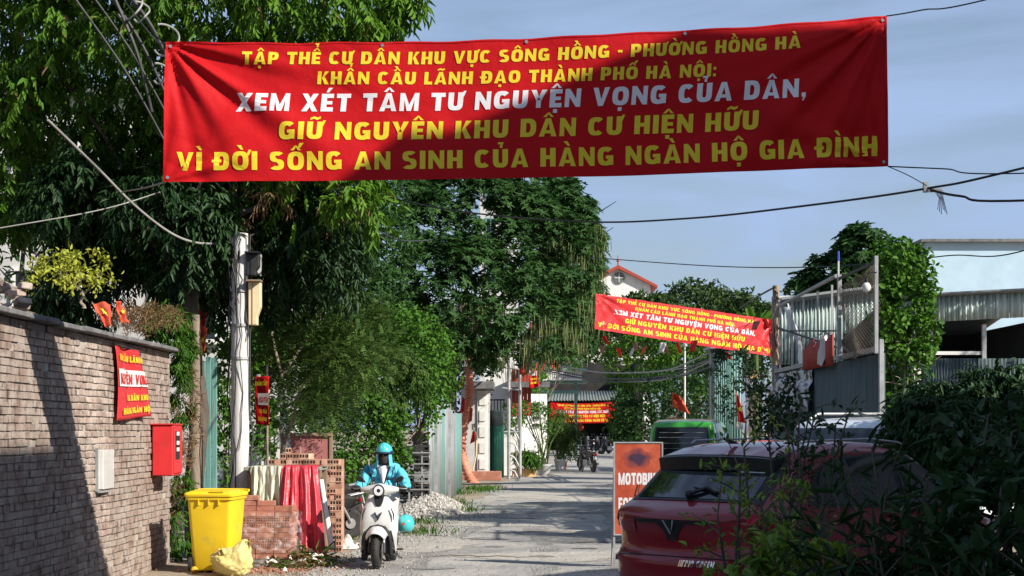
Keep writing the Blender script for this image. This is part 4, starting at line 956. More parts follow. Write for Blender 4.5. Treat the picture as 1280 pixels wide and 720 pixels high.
# street lamps on arms, far
for (x, y, x2, dd, lb) in ((777, 450, 800, 90, 'white lantern on a short arm hanging over the far trees'),):
    t = thing('arm_lamp', P(x, y, dd), lb, 'lamp')
    m = MB(); m.tube([P(x2, y - 3, dd), P(x + 2, y - 3, dd)], .05, 6); obj('arm', m, M['white_plaster'], t)
    m = MB(); m.lathe(P(x + 2, y, dd), [(.05, .15), (.24, .05), (.24, -.02), (.12, -.05), (.14, -.25), (.03, -.3)], 10); obj('lantern', m, M['white_plaster'], t)
# teal kiosk / container (px 895..930, 440..520)
kk = thing('teal_kiosk', (X(912, 54), 54, 0), 'narrow teal corrugated kiosk between the van and the dark pole', 'kiosk')
dk = 54.0; cols = [893, 901, 909, 917, 928]
for a, b in zip(cols, cols[1:]):
    m = corr_sheet((X(a, dk), dk, .05), (X(b, dk) - .01, dk, .05), (X(b, dk) - .01, dk, Z(436, dk)), (X(a, dk), dk, Z(436, dk)), 3, .03); obj('corrugated_sheet', m, M['teal_metal'], kk, thick=.005)
m = MB(); m.box((X(911, dk), dk + .9, Z(434, dk)), (1.2, 2, .08)); obj('roof', m, M['grey_sheet'], kk, smooth=0)
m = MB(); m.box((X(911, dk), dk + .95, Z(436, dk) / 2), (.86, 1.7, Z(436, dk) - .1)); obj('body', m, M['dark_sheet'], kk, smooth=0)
# small stall with tin roof right of it
st = thing('market_stall', (X(948, 48), 48, 0), 'little stall with tilted tin roof and wooden props beside the dark pole', 'stall')
dk = 48.0
m = corr_sheet(P(934, 478, dk), P(966, 490, dk), P(968, 484, dk + 1.2), P(940, 474, dk + 1.2), 8, .03); obj('tin_roof', m, M['grey_sheet'], st, thick=.006)
for x in (944, 952, 964):
    m = MB(); m.box((X(x, dk), dk + .2, Z(488, dk) / 2), (.09, .09, Z(488, dk))); obj('prop', m, M['wood'], st, smooth=0)
m = MB(); m.box((X(950, dk), dk + .6, .45), (1.0, .9, .9)); obj('counter', m, M['plank'], st, smooth=0, bevel=.02)
m = MB(); m.box((X(943, dk), dk + .1, Z(468, dk)), (.28, .1, .2)); obj('sign_board', m, M['pot_orange'], st, smooth=0)
# dark rail fence around the far corner
rf = thing('rail_fence', (X(930, 44), 44, 0), 'low dark metal fence of upright bars beneath the stall', 'fence')
for i in range(16):
    x = 905 + i * 4; m = MB(); m.box((X(x, 44), 44, .6), (.05, .03, 1.2)); obj('bar', m, M['dark_sheet'], rf, smooth=0)
m = MB(); m.box((X(935, 44), 44, 1.12), (1.4, .04, .05)); m.box((X(935, 44), 44, .2), (1.4, .04, .05)); obj('rail', m, M['dark_sheet'], rf, smooth=0)

# ------------------------------------------------------------------ banners
d = 14.0
make_banner(P(208, 53, d), P(1108, 20, d), P(1110, 208, d), P(205, 228, d), 'large red banner with yellow and white capitals hung high across the lane, nearest', 'red slogan banners over the lane', fold=1.0, sag=.075)
make_banner(P(745, 367, 46), P(967, 400, 50), P(967, 446, 50), P(741, 411, 46), 'faded pinkish red slogan banner sagging from the dark pole at right', 'red slogan banners over the lane', fold=1.1, sag=.0, mats=('banner_pink', 'letter_yellow', 'letter_white'), nu=120, nv=30, seed=3, holes=False, sub=1)
make_banner(P(688, 503, 126), P(770, 502, 126), P(772, 528, 126), P(687, 529, 126), 'farthest red slogan banner hung under the shop awning', 'red slogan banners over the lane', fold=1.0, sag=.1, nu=80, nv=20, seed=5, holes=False, sub=1)
# ------------------------------------------------------------------ trees and plants
def E(x, y, rx, ry, d, rd=None):            # ellipsoid given by its photo position at depth d
    s_ = d / F; c = P(x, y, d)
    return (tuple(c), (rx * s_, (rd if rd else max(rx, ry) * s_ * .9), ry * s_))
# big tree over the wall at left
el = [E(90, 60, 150, 130, 22.6, 1.3), E(250, 20, 150, 110, 22.2, 1.6), E(380, 5, 95, 75, 21.6, 1.2), E(40, 200, 95, 90, 23, 1.1), E(300, 170, 110, 95, 23.5, 1.3), E(410, 215, 50, 75, 22.3, .8), E(60, -90, 200, 90, 22.5, 2), E(260, -90, 160, 70, 22.5, 2)]
tops = [P(60, 60, 22.5), P(160, 0, 22), P(260, 20, 22), P(370, 20, 21.8), P(320, 180, 23.2), P(110, 190, 22.8), P(400, 210, 22.4)]
t1 = tree('shade_tree', 'large tree with drooping bright leaves and dark trunk over the brick wall at left', (-4.2, 22.6, 0), tops, .14,
     [dict(ells=el, nsub=620, rsub=.42, per=19, L=.135, Wd=.046, mat_=M['leaf_bright'], style='droop', inner=.25, lo=-.9, drymat=M['leaf_dry'], dry=.012)], seed=4, mid=P(240, 250, 22.6))
# lower boughs with shade put into the leaf colour, and dry hanging twigs
crown('lower_foliage', t1, [E(300, 270, 120, 55, 23.6, .9), E(230, 330, 60, 60, 23.4, .5), E(130, 270, 60, 70, 23.5, .6), E(390, 290, 55, 55, 23.2, .7), E(340, 330, 40, 40, 24, .5), E(270, 350, 40, 40, 24.2, .4), E(180, 300, 60, 50, 24, .5), E(395, 330, 40, 50, 24.5, .5), E(95, 360, 50, 35, 23, .4)], 320, .3, 15, .15, .042, M['leaf_shaded'], style='droop', lo=-.9, inner=.4)
crown('inner_foliage', t1, [E(239, 300, 40, 60, 22.1, .3), E(200, 260, 50, 40, 22.0, .3), E(100, 240, 60, 40, 22.2, .4)], 90, .25, 12, .15, .042, M['leaf_shaded'], style='droop', lo=-.9, inner=.4)
crown('hanging_dry_leaves', t1, [E(345, 250, 90, 25, 22.4, .4), E(470, 265, 20, 35, 21.8, .2)], 16, .12, 6, .14, .02, M['leaf_dry'], style='droop', lo=-.9)
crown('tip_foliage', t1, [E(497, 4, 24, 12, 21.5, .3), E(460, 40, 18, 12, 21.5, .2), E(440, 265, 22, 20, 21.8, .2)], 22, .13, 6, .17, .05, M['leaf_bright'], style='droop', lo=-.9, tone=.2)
# bright yellow green shrub on the bank
sh1 = thing('bank_shrub', P(110, 375, 18.2), 'yellow green leafy shrub growing on the bank above the two small flags', 'shrub')
crown('foliage', sh1, [E(112, 345, 30, 26, 18.3, .4), E(70, 345, 30, 26, 17.6, .4)], 34, .13, 22, .07, .03, M['leaf_yellow'], style='general', lo=-.5)
obj('stem', limb_mesh(P(105, 385, 18.3), [P(95, 345, 18.3), P(125, 345, 18.3), P(70, 335, 17.9)], .02, 3, .03, 5), M['twig'], sh1)
# wall top fringe of green and dry growth that hangs over the end of the wall
fr1 = thing('wall_creeper', (WX, 21.3, 2.8), 'green and dry brown creeper hanging over the far end of the brick wall', 'creeper')
crown('foliage', fr1, [E(222, 430, 10, 40, 21.6, .2), E(205, 402, 18, 12, 21.4, .2), E(225, 480, 7, 50, 21.8, .15), E(226, 650, 12, 60, 21.7, .2)], 70, .10, 18, .075, .018, M['leaf_vine'], style='droop', lo=-.9, tone=-.1)
crown('dry_growth', fr1, [E(232, 520, 12, 50, 21.8, .2), E(185, 400, 42, 12, 20.4, .3), E(222, 600, 9, 60, 21.6, .2), E(232, 460, 9, 50, 21.9, .2)], 110, .11, 24, .10, .009, M['leaf_dry'], style='general', lo=-.9)
# creeper between the pole and the teal post, behind the bin
cr2 = thing('dark_creeper', (X(272, 24), 24, 0), 'leafy green creeper behind the concrete pole and the teal post', 'creeper')
crown('foliage', cr2, [E(280, 500, 18, 70, 24.2, .3), E(278, 600, 18, 60, 24.2, .3), E(300, 430, 40, 50, 26, .4), E(325, 520, 12, 60, 25, .3)], 110, .16, 26, .085, .06, M['leaf_vine'], style='general', lo=-.9)
obj('stem', limb_mesh((X(278, 24.4), 24.4, 0), [P(276, 460, 24.4), P(285, 430, 24.6), P(300, 400, 25.5)], .03, 5, .05, 5), M['bark'], cr2)

# middle trees with whorled leaves and hanging pods
cA = [E(500, 300, 85, 72, 46, 1.8), E(600, 285, 95, 68, 47, 2.0), E(655, 335, 82, 85, 47, 2.0), E(560, 380, 110, 72, 45, 2.1), E(650, 415, 75, 48, 46, 1.8), E(470, 370, 65, 75, 46, 1.6), E(600, 235, 80, 40, 48, 1.6), E(520, 432, 75, 26, 46, 1.6)]
tb = (X(556, 47), 47.5, 0)
tA = tree('whorled_leaf_tree', 'broad dark green tree with hanging pods in the middle of the lane view', tb, [P(500, 300, 46), P(600, 270, 47), P(660, 330, 47), P(560, 370, 45.5), P(650, 410, 46.5), P(470, 370, 46)], .26,
     [dict(ells=cA, nsub=900, rsub=.42, per=15, L=.17, Wd=.062, mat_=M['leaf_rosette'], style='rosette', inner=.12, droop=.12, lo=-.75)], seed=8, mid=P(566, 440, 47))
lo_ = []
for k in range(150):
    x = random.uniform(440, 730); lo_.append(P(x, 425 + 12 * math.sin(x * .05) + random.uniform(-45, 25), 45 + random.uniform(-.6, 1.2)))
hanging('hanging_pods', tA, np.array([tuple(p) for p in lo_]), 1700, .42, .022, M['leaf_pod'])
cB = [E(716, 330, 36, 78, 52, 1.6), E(700, 262, 34, 32, 51, 1.3), E(728, 300, 26, 30, 51.5, 1.0), E(712, 410, 34, 48, 52, 1.4), E(690, 300, 30, 60, 52.5, 1.3)]
tB = tree('whorled_leaf_tree', 'narrow darker tree heavy with long pods, right beside the broad one and behind it', (X(625, 68), 68, 0), [P(716, 330, 52), P(700, 265, 51), P(712, 400, 52)], .2,
     [dict(ells=cB, nsub=420, rsub=.36, per=14, L=.17, Wd=.06, mat_=M['leaf_rosette'], style='rosette', inner=.15, droop=.12, lo=-.8)], seed=9, mid=P(672, 400, 58))
lo_ = [P(random.uniform(680, 752), random.uniform(280, 410), 50.4 + random.uniform(-.3, .8)) for k in range(120)]
hanging('hanging_pods', tB, np.array([tuple(p) for p in lo_]), 1300, .42, .02, M['leaf_pod'])

# feathery tree in front of them, pale forked trunk behind the brick stacks
fb = (X(353, 26), 26, 0)
tf = thing('feathery_tree', fb, 'small tree with feathery light green leaves and pale forked trunk behind the bricks', 'tree')
m = MB(); b = Vector(fb)
q0, q1 = P(355, 555, 26), P(352, 500, 26)
m.tube([b, P(351, 590, 26), q0], [.055, .05, .045], 8)
m.tube([q0, P(346, 520, 26), P(352, 470, 26.1), P(340, 420, 26.4), P(345, 370, 26.6)], [.035, .03, .025, .02, .012], 7)
m.tube([q0, P(366, 525, 25.9), P(374, 490, 25.8), P(392, 462, 25.6), P(420, 430, 25.8)], [.034, .028, .022, .018, .01], 7)
m.tube([P(374, 490, 25.8), P(386, 505, 25.4), P(405, 500, 25.2), P(430, 490, 25.4)], [.014, .012, .01, .006], 6)
m.tube([P(380, 478, 25.7), P(400, 470, 25.5), P(428, 458, 25.3)], [.012, .009, .006], 6)
m.tube([P(352, 470, 26.1), P(372, 440, 26.2), P(400, 400, 26.4), P(410, 360, 26.6)], [.03, .025, .018, .01], 6)
obj('trunk', m, M['bark'], tf)
elf = [E(345, 470, 34, 40, 28, .5), E(400, 395, 72, 62, 27.5, 1.1), E(350, 380, 42, 62, 27.6, .9), E(440, 440, 55, 55, 27, 1.0), E(375, 450, 50, 42, 27.6, .7), E(325, 420, 22, 50, 27.8, .5), E(400, 510, 40, 25, 27.4, .5)]
crown('back_foliage', tf, [E(365, 470, 55, 70, 29.5, .6), E(405, 520, 45, 40, 29.5, .5), E(330, 440, 30, 80, 29.5, .4)], 240, .24, 24, .09, .05, M['leaf_shaded'], style='general', lo=-.8)  # back layer has its shade put into a darker leaf colour
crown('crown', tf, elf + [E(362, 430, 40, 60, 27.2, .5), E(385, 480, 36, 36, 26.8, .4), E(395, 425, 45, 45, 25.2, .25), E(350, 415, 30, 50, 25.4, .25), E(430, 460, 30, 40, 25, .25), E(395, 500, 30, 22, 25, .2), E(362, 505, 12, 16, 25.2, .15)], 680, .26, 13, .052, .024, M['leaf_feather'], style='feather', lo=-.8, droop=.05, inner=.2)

# creeper covered bank that runs down to the crates
hv = thing('creeper_hedge', (X(470, 32), 32, 0), 'bright green creeper mass covering the bank behind the rider', 'hedge')
elh = [E(445, 535, 55, 60, 31.5, .9), E(502, 498, 52, 52, 33, 1.0), E(460, 580, 42, 45, 31.5, .7), E(540, 468, 28, 48, 35, .8), E(430, 600, 25, 30, 30, .4), E(500, 440, 60, 50, 34, 1.0)]
crown('foliage', hv, elh, 420, .26, 30, .085, .075, M['leaf_vine'], style='general', lo=-.8, inner=.15, droop=.1)
crown('long_foliage', hv, [E(470, 480, 60, 50, 32, .8)], 60, .22, 20, .10, .03, M['leaf_feather'], style='droop', lo=-.8)
obj('stem', limb_mesh((X(470, 33), 33, 0), [P(440, 540, 32.3), P(500, 520, 33.5), P(480, 470, 33.5), P(535, 500, 34.5)], .07, 6, .1, 6), M['bark'], hv)
# dense dark tree that closes the gap under the middle tree
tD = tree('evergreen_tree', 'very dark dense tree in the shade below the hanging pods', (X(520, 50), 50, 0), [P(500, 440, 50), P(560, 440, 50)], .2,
     [dict(ells=[E(480, 440, 80, 60, 51, 1.5), E(560, 445, 60, 50, 57, 1.2), E(545, 520, 28, 60, 58, .6)], nsub=240, rsub=.5, per=26, L=.2, Wd=.09, mat_=M['leaf_shaded'], style='general', lo=-.8)], seed=12)
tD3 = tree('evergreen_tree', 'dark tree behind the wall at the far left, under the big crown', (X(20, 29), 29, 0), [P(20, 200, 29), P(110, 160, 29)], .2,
     [dict(ells=[E(20, 200, 90, 110, 29.5, 1.2), E(120, 150, 90, 100, 30, 1.2), E(10, 330, 70, 60, 29, .9)], nsub=260, rsub=.45, per=24, L=.17, Wd=.06, mat_=M['leaf_shaded'], style='general', lo=-.8)], seed=15)
tD2 = tree('evergreen_tree', 'dark tree filling the gap behind the grey house and the utility pole', (X(300, 44), 44, 0), [P(330, 300, 44), P(420, 280, 44), P(260, 330, 44)], .25,
     [dict(ells=[E(410, 290, 110, 80, 42.5, 1.8), E(340, 330, 60, 90, 42, 1.2), E(430, 380, 70, 60, 41, 1.2), E(360, 430, 60, 60, 41, 1.0), E(300, 400, 40, 70, 41, .9)], nsub=420, rsub=.55, per=26, L=.17, Wd=.06, mat_=M['leaf_rosette'], style='general', lo=-.8)], seed=13)

# far trees
FARL = dict(mat_=M['leaf_far'], style='general', lo=-.5, inner=.05)
def far_tree(label, x, d_, ells, nsub, rsub, per=24, L=.35, Wd=.2, mt='leaf_far', cat='tree', name='broadleaf_tree', r0=.3, **kw):
    k = dict(FARL); k['mat_'] = M[mt]; k.update(kw)
    return tree(name, label, (X(x, d_), d_, 0), [e[0] for e in ells[:4]], r0, [dict(ells=ells, nsub=nsub, rsub=rsub, per=per, L=L, Wd=Wd, **k)], seed=int(x), group=None)
far_tree('round topped distant tree in front of the gabled house', 800, 105, [E(802, 403, 36, 27, 105, 2.2), E(775, 430, 35, 34, 104, 2), E(826, 404, 22, 26, 106, 1.6)], 190, .7)
far_tree('distant tree with a flat crown above the middle of the faded banner', 870, 110, [E(870, 388, 42, 30, 110, 2.3), E(840, 415, 30, 35, 108, 2), E(905, 400, 28, 28, 111, 2), E(870, 440, 50, 40, 109, 2)], 220, .75)
far_tree('distant pale tree at the right end of the faded banner', 935, 100, [E(930, 405, 30, 30, 100, 1.8), E(955, 425, 24, 35, 98, 1.6), E(925, 450, 35, 40, 99, 1.8)], 150, .65)
far_tree('bright green mango tree below the faded banner', 815, 74, [E(800, 455, 42, 36, 74, 1.6), E(840, 450, 34, 34, 73, 1.5), E(868, 470, 30, 38, 72, 1.4)], 230, .4, L=.26, Wd=.10, mt='leaf_bright', name='mango_tree', per=20, lo=-.8)
far_tree('dark bushy tree standing behind the green van', 830, 66, [E(810, 510, 42, 40, 67, 1.3), E(850, 500, 40, 40, 65, 1.3), E(882, 500, 25, 45, 62, 1.1), E(790, 535, 25, 30, 66, .9)], 260, .35, L=.2, Wd=.09, mt='leaf_rosette', per=20, lo=-.9)
far_tree('tall dark tree mass behind the corner shop roof', 650, 150, [E(745, 440, 60, 60, 150, 4), E(700, 420, 50, 60, 146, 3), E(800, 440, 50, 50, 150, 3), E(640, 420, 60, 60, 144, 3)], 260, 1.0, L=.5, Wd=.25, lo=-.9)
far_tree('leafy tree beside the balustrade of the corner shop', 662, 100, [E(706, 448, 22, 14, 100, .9), E(664, 480, 14, 26, 84, .8), E(668, 470, 14, 30, 88, .9)], 80, .4, L=.26, Wd=.12, mt='leaf_vine', lo=-.9, r0=.14)
far_tree('distant dark tree line crown behind the sheet shed', 1060, 90, [E(1010, 400, 50, 34, 92, 2.4), E(1080, 400, 60, 40, 90, 2.6), E(1160, 400, 60, 40, 90, 2.6)], 160, .7)
# banana plant
bn = thing('banana_plant', (X(945, 60), 60, 0), 'banana plant with upright ragged leaves near the dark pole', 'plant')
m = MB(); m.tube([(X(945, 60), 60, 0), P(945, 420, 60)], [.14, .08], 8); obj('stem', m, M['leaf_pod'], bn)
for k in range(8):
    a = k * 2.4; b = P(944, 425 - k, 60); L_ = 1.35
    o = leaves('leaf', np.array([tuple(b)]), np.array([[math.cos(a) * .55, math.sin(a) * .55, 1.0]]), np.array([[-math.cos(a), -math.sin(a), .6]]), L_, .32, np.array([random.random()]), M['leaf_vine'], bn, droop=.2, kind=None)
# dark tree and vine at right
tC = tree('frangipani_tree', 'dark crowned tree rising behind the sheet shed at right', (X(1060, 42), 42, 0), [P(1070, 315, 42), P(1010, 370, 42), P(1100, 340, 42), P(1040, 350, 42)], .16,
     [dict(ells=[E(1073, 315, 30, 22, 42, .9), E(1045, 345, 34, 20, 42, .9), E(1100, 345, 34, 36, 42, 1), E(1012, 366, 26, 13, 42, .6), E(1075, 365, 50, 20, 42, .9)], nsub=170, rsub=.3, per=11, L=.21, Wd=.085, mat_=M['leaf_rosette'], style='rosette', lo=-.7)], seed=20, mid=P(1060, 420, 42))
vn = thing('vine_column', (X(1128, 24), 24, 0), 'thick leafy vine swallowing a post beside the mesh screen', 'vine')
crown('foliage', vn, [E(1124, 336, 32, 30, 24, .38), E(1133, 375, 26, 40, 24, .32), E(1112, 400, 14, 40, 23.8, .22), E(1145, 350, 16, 34, 24, .3), E(1128, 440, 20, 45, 24, .28), E(1120, 520, 20, 50, 24, .3), E(1150, 420, 14, 40, 24, .3)], 230, .17, 15, .095, .075, M['leaf_vine'], style='general', lo=-.9, droop=.12)
obj('stem', limb_mesh((X(1130, 24), 24, 0), [P(1124, 340, 24), P(1140, 380, 24), P(1110, 400, 24), P(1128, 360, 24)], .05, 6, .06, 6), M['twig'], vn)
m = MB(); m.box((X(1146, 24.3), 24.3, Z(400, 24.3) / 2), (.1, .1, Z(400, 24.3))); obj('post', m, M['white_plaster'], vn, smooth=0)
sb = thing('dark_bush', (4.6, 19.5, 0), 'dark green bush growing between the white car and the vine column', 'bush')
crown('foliage', sb, [E(1160, 520, 24, 32, 20, .5), E(1170, 560, 50, 50, 19, .6), E(1240, 520, 55, 45, 20, .7), E(1290, 580, 60, 60, 18, .6), E(1120, 560, 16, 24, 22, .3)], 130, .2, 20, .12, .045, M['leaf_shaded'], style='droop', lo=-.8)
obj('stem', limb_mesh((4.7, 19.6, 0), [P(1150, 500, 20), P(1180, 540, 19.2), P(1220, 490, 20)], .04, 8, .06, 6), M['bark'], sb)
sb2 = thing('dark_bush', (X(1000, 31), 30.5, 0), 'shadowed climbing bush against the printed tarpaulin and the dark pole', 'bush')
crown('foliage', sb2, [E(975, 530, 18, 35, 28.5, .35), E(950, 515, 16, 30, 36, .5), E(930, 470, 12, 30, 42, .5), E(988, 495, 8, 18, 29, .3), E(898, 470, 10, 34, 50, .4), E(906, 510, 14, 14, 48, .4)], 110, .2, 16, .13, .055, M['leaf_shaded'], style='general', lo=-.8)
obj('stem', limb_mesh((X(975, 29), 29, 0), [P(975, 510, 28.6), P(985, 480, 29)], .04, 18, .06, 6), M['bark'], sb2)
# trees beyond the frame at right whose crowns shade the lane
tree('shade_tree', 'broad tree with a dark crown behind the sheds, out past the right edge', (13.5, 25.5, 0), [(12, 25, 7.5), (14.5, 27, 8.4), (13, 24, 9)], .3,
     [dict(ells=[((12.6, 25, 7.6), (2.2, 2.2, 2.0)), ((14.5, 27.4, 8.6), (2.2, 2.0, 2.0)), ((13.5, 23.5, 9), (1.8, 1.5, 1.6))], nsub=200, rsub=.6, per=22, L=.3, Wd=.15, mat_=M['leaf_rosette'], style='general')], seed=31)
tree('shade_tree', 'broad tree standing beyond the lean to shed, farther along the right side', (17, 38, 0), [(16, 38, 8), (18, 40, 9), (17, 36, 9)], .3,
     [dict(ells=[((16.2, 38, 8), (2.6, 2.6, 2.2)), ((18.5, 41, 9.4), (2.4, 2.2, 2.2)), ((17, 34, 9.2), (2.0, 1.8, 1.8))], nsub=200, rsub=.6, per=22, L=.3, Wd=.15, mat_=M['leaf_rosette'], style='general')], seed=32)

tree('added_shade_tree', 'added unseen leafy tree beside the camera, crown shading the near shrubs', (6.4, 4.0, 0), [(4.5, 5, 6.5), (6.5, 7, 7), (7.5, 4, 7.5), (5.5, 1.5, 7)], .22,  # stands out of view, added to cut sky light on the shrubs
     [dict(ells=[((4.6, 5.2, 6.9), (2.0, 2.4, 1.3)), ((7, 6.4, 7.1), (2.0, 2.2, 1.3)), ((6, 2, 7.4), (2.8, 2.4, 1.6))], nsub=300, rsub=.5, per=22, L=.22, Wd=.1, mat_=M['leaf_rosette'], style='general', lo=-.9, inner=.3)], seed=33)

# grass and weeds by the lane, litter of dry leaves
def tufts(name, spots, n, L, w, mt, label, cat, spread):
    pts = []; 
    for (x, y) in spots: pts.append(np.array([x, y, 0]) + rng.normal(size=(n, 3)) * np.array([spread, spread * 1.6, 0]))
    p = np.concatenate(pts); k = len(p); D = rng.normal(size=(k, 3)) * .45 + np.array([0, 0, 1.]); 
    o = leaves(name, p, D, rng.normal(size=(k, 3)) * np.array([1, 1, .1]), L * rng.uniform(.5, 1.3, k), w, rng.random(k), M[mt], None, droop=.25)
    return o
sp = [tuple(G(x, y))[:2] for x, y in ((433, 640), (440, 630), (446, 655), (425, 655), (520, 655), (515, 640), (575, 640), (565, 632), (556, 628), (590, 612), (612, 612), (578, 618), (604, 615), (430, 672), (524, 668))]
tufts('grass', sp, 110, .15, .012, 'leaf_vine', '', '', .25)
sp = [tuple(G(x, y))[:2] for x, y in ((358, 705), (372, 700), (385, 708), (345, 712), (398, 702))]
lt_ = thing('plant_litter', G(372, 706), 'heap of cut green leaves, dry stalks and scraps in front of the red tarpaulin', 'litter')
k = 700; p = np.array([tuple(G(372, 707))]) + rng.normal(size=(k, 3)) * np.array([.26, .35, 0]); r2 = ((p - np.array([tuple(G(372, 707))])) ** 2).sum(1)
p[:, 2] = rng.random(k) * .2 * np.exp(-r2 * 3) + .01
leaves('dry_stalks', p, rng.normal(size=(k, 3)) * np.array([1, 1, .35]), rng.normal(size=(k, 3)) * .3 + np.array([0, 0, 1.]), .16 * rng.uniform(.4, 1.3, k), .014, rng.random(k), M['leaf_dry'], lt_, droop=.1)
k = 160; leaves('green_stalks', p[:k] + np.array([0, -.05, .03]), rng.normal(size=(k, 3)) * np.array([1, .6, .5]), rng.normal(size=(k, 3)) * .3 + np.array([0, 0, 1.]), .18 * rng.uniform(.4, 1.3, k), .02, rng.random(k), M['leaf_vine'], lt_, droop=.2)
k = 60; leaves('scraps', p[200:200 + k] + np.array([0, -.05, .05]), rng.normal(size=(k, 3)) * np.array([1, 1, .2]), rng.normal(size=(k, 3)) * .5 + np.array([0, 0, 1.]), .09 * rng.uniform(.4, 1.3, k), .06, rng.random(k), M['white_cloth'], lt_, droop=.2)

# gravel heap and loose stones
gh = thing('gravel_heap', G(535, 645), 'low heap of pale grey gravel beside the sheet fence behind the rider', 'gravel heap')
gx, gy, _ = G(533, 642)
def heap(u, v):
    a = u * 2 * PI; r = v; h = .34 * (1 - r ** 1.3) + .03 * math.sin(a * 7 + r * 9) * (1 - r); return (gx + math.cos(a) * r * .75, gy + 1.2 + math.sin(a) * r * 3.6, max(h, 0) + .006)
m = MB(); m.grid(heap, 48, 14); obj('mound', m, M['gravel'], gh, smooth=80)
def stones(name, n, fn, parent=None, smin=.02, smax=.06, mt='stone'):
    base = [Vector(v) for v in ((1, 0, 0), (-1, 0, 0), (0, 1, 0), (0, -1, 0), (0, 0, 1), (0, 0, -1))]
    fc = [(0, 2, 4), (2, 1, 4), (1, 3, 4), (3, 0, 4), (2, 0, 5), (1, 2, 5), (3, 1, 5), (0, 3, 5)]
    mm = MB()
    for i in range(n):
        x, y, z = fn(); s_ = random.uniform(smin, smax)
        R_ = Euler((random.uniform(0, 6), random.uniform(0, 6), random.uniform(0, 6))).to_matrix(); sc = Vector((random.uniform(.6, 1.2), random.uniform(.5, 1), random.uniform(.4, .8)))
        mm.add([Vector((x, y, z)) + R_ @ Vector((q.x * sc.x, q.y * sc.y, q.z * sc.z)) * s_ for q in base], fc)
    return obj(name, mm, M[mt], parent, smooth=0, kind='stuff')
def hs_(): u, v = random.random(), math.sqrt(random.random()); p = heap(u, v); return (p[0], p[1], p[2] + .01)
stones('stones', 1500, hs_, gh, .02, .06)
def edge_():
    y = random.uniform(19.3, 34); return (li(le, y) + random.gauss(.15, .5), y, .01)
stones('road_gravel', 2600, edge_, None, .006, .028, 'gravel')
def any_():
    y = 19.3 + 26 * random.random() ** 1.6; return (random.uniform(-2.2, 4.5), y, .01)
stones('road_grit', 2600, any_, None, .004, .014, 'gravel')
# ------------------------------------------------------------------ small things on and by the left wall
def cloth_obj(name, p0, p1, p2, p3, fn, mt, parent, nu=20, nv=20, thick=.003):
    m = cloth(p0, p1, p2, p3, fn, nu, nv); return obj(name, m, M[mt], parent, smooth=80, thick=thick)
def star_mb(c, r, ex, ez, off):
    m = MB(); c = Vector(c) + off
    pts = [c + (ex * math.cos(PI / 2 + k * PI / 5) + ez * math.sin(PI / 2 + k * PI / 5)) * (r if k % 2 == 0 else r * .4) for k in range(10)]
    m.add([c] + pts, [(0, k + 1, (k + 1) % 10 + 1) for k in range(10)]); return m
# wall poster (hangs along the wall, normal +x)
wy = lambda x: -WX * F / (640 - x)
pt = thing('wall_poster', (WX, wy(158), 1.8), 'sun faded red poster with yellow and white bands of print on the brick wall', 'poster')
y0, y1 = wy(140), wy(174)
def PZ(x, y): return EYE + (HOR - y) * wy(x) / F
def pf(u, v): return .025 * math.sin(u * 7 + v * 3) + .035 * (1 - v) * u + .02 * v * math.sin(u * 11)
q0, q1, q2, q3 = (WX + .05, y0, PZ(140, 526)), (WX + .06, y1 + .12, PZ(175, 520)), (WX + .04, y1 - .06, PZ(168, 440)), (WX + .04, y0 - .03, PZ(141, 432))
cloth_obj('poster_sheet', q0, q1, q2, q3, lambda u, v: pf(u, v) - .05 * max(0, v - .9) * (u < .5), 'banner_pink', pt)
Q = list(map(Vector, (q0, q1, q2, q3))); nn_ = (Q[1] - Q[0]).cross(Q[3] - Q[0]).normalized()
def PS(u, v, off): return (Q[0] * (1 - u) + Q[1] * u) * (1 - v) + (Q[3] * (1 - u) + Q[2] * u) * v + nn_ * (pf(u, v) + off)
m = MB(); m.grid(lambda u, v: PS(.01 + .98 * u, .46 + .235 * v, .015), 12, 4); obj('white_band', m, M['white_cloth'], pt, smooth=80)
for (tx, u0, u1, v0, h, mm_) in (("KHẨN CẦU LÃNH ĐẠO", .06, .9, .81, .085, 'letter_yellow'), ("NGUYỆN VỌNG", .04, .96, .49, .15, 'banner_pink'), ("CỦA DÂN KHU", .24, .92, .255, .085, 'letter_yellow'), ("HÀNG NGÀN HỘ", .1, .95, .075, .085, 'letter_yellow')):
    m = MB(); write(m, tx, lambda a, hh, k: PS(u0 + (u1 - u0) * a, v0 + hh * h, .022 + k), 1); obj('lettering', m, M[mm_], pt, smooth=0)
m = MB(); m.tube([(WX + .05, y0 - .1, PZ(141, 430)), (WX + .05, y1, PZ(172, 440))], .008, 5); obj('hanging_wire', m, M['cable'], pt)
# red postal / hose cabinet
rc_ = thing('red_cabinet', (WX, 20.3, 1.2), 'red metal cabinet with black label fixed near the end of the brick wall', 'cabinet')
ya = 20.15; xw = WX + .02
za, zb2 = EYE + (HOR - 595) * ya / F, EYE + (HOR - 531) * ya / F
m = MB(); m.box((xw + .13, ya + .26, (za + zb2) / 2), (.25, .52, zb2 - za)); obj('housing', m, M['red_paint'], rc_, smooth=0, bevel=.012)
m = MB(); m.box((xw + .262, ya + .26, (za + zb2) / 2), (.016, .47, zb2 - za - .06)); dd2 = obj('door', m, M['red_paint'], rc_, smooth=0, bevel=.005)
m = MB(); m.box((xw + .272, ya + .2, (za + zb2) / 2 + .06), (.006, .24, .34)); obj('label_plate', m, M['black'], dd2, smooth=0)
for z in (.14, .03, -.05):
    m = MB(); m.box((xw + .277, ya + .2, (za + zb2) / 2 + .06 + z), (.004, .15, .045)); obj('label_print', m, M['white_cloth'], dd2, smooth=0)
m = MB(); m.box((xw + .12, ya + .26, zb2 + .008), (.29, .56, .014)); obj('top_flange', m, M['red_paint'], rc_, smooth=0)
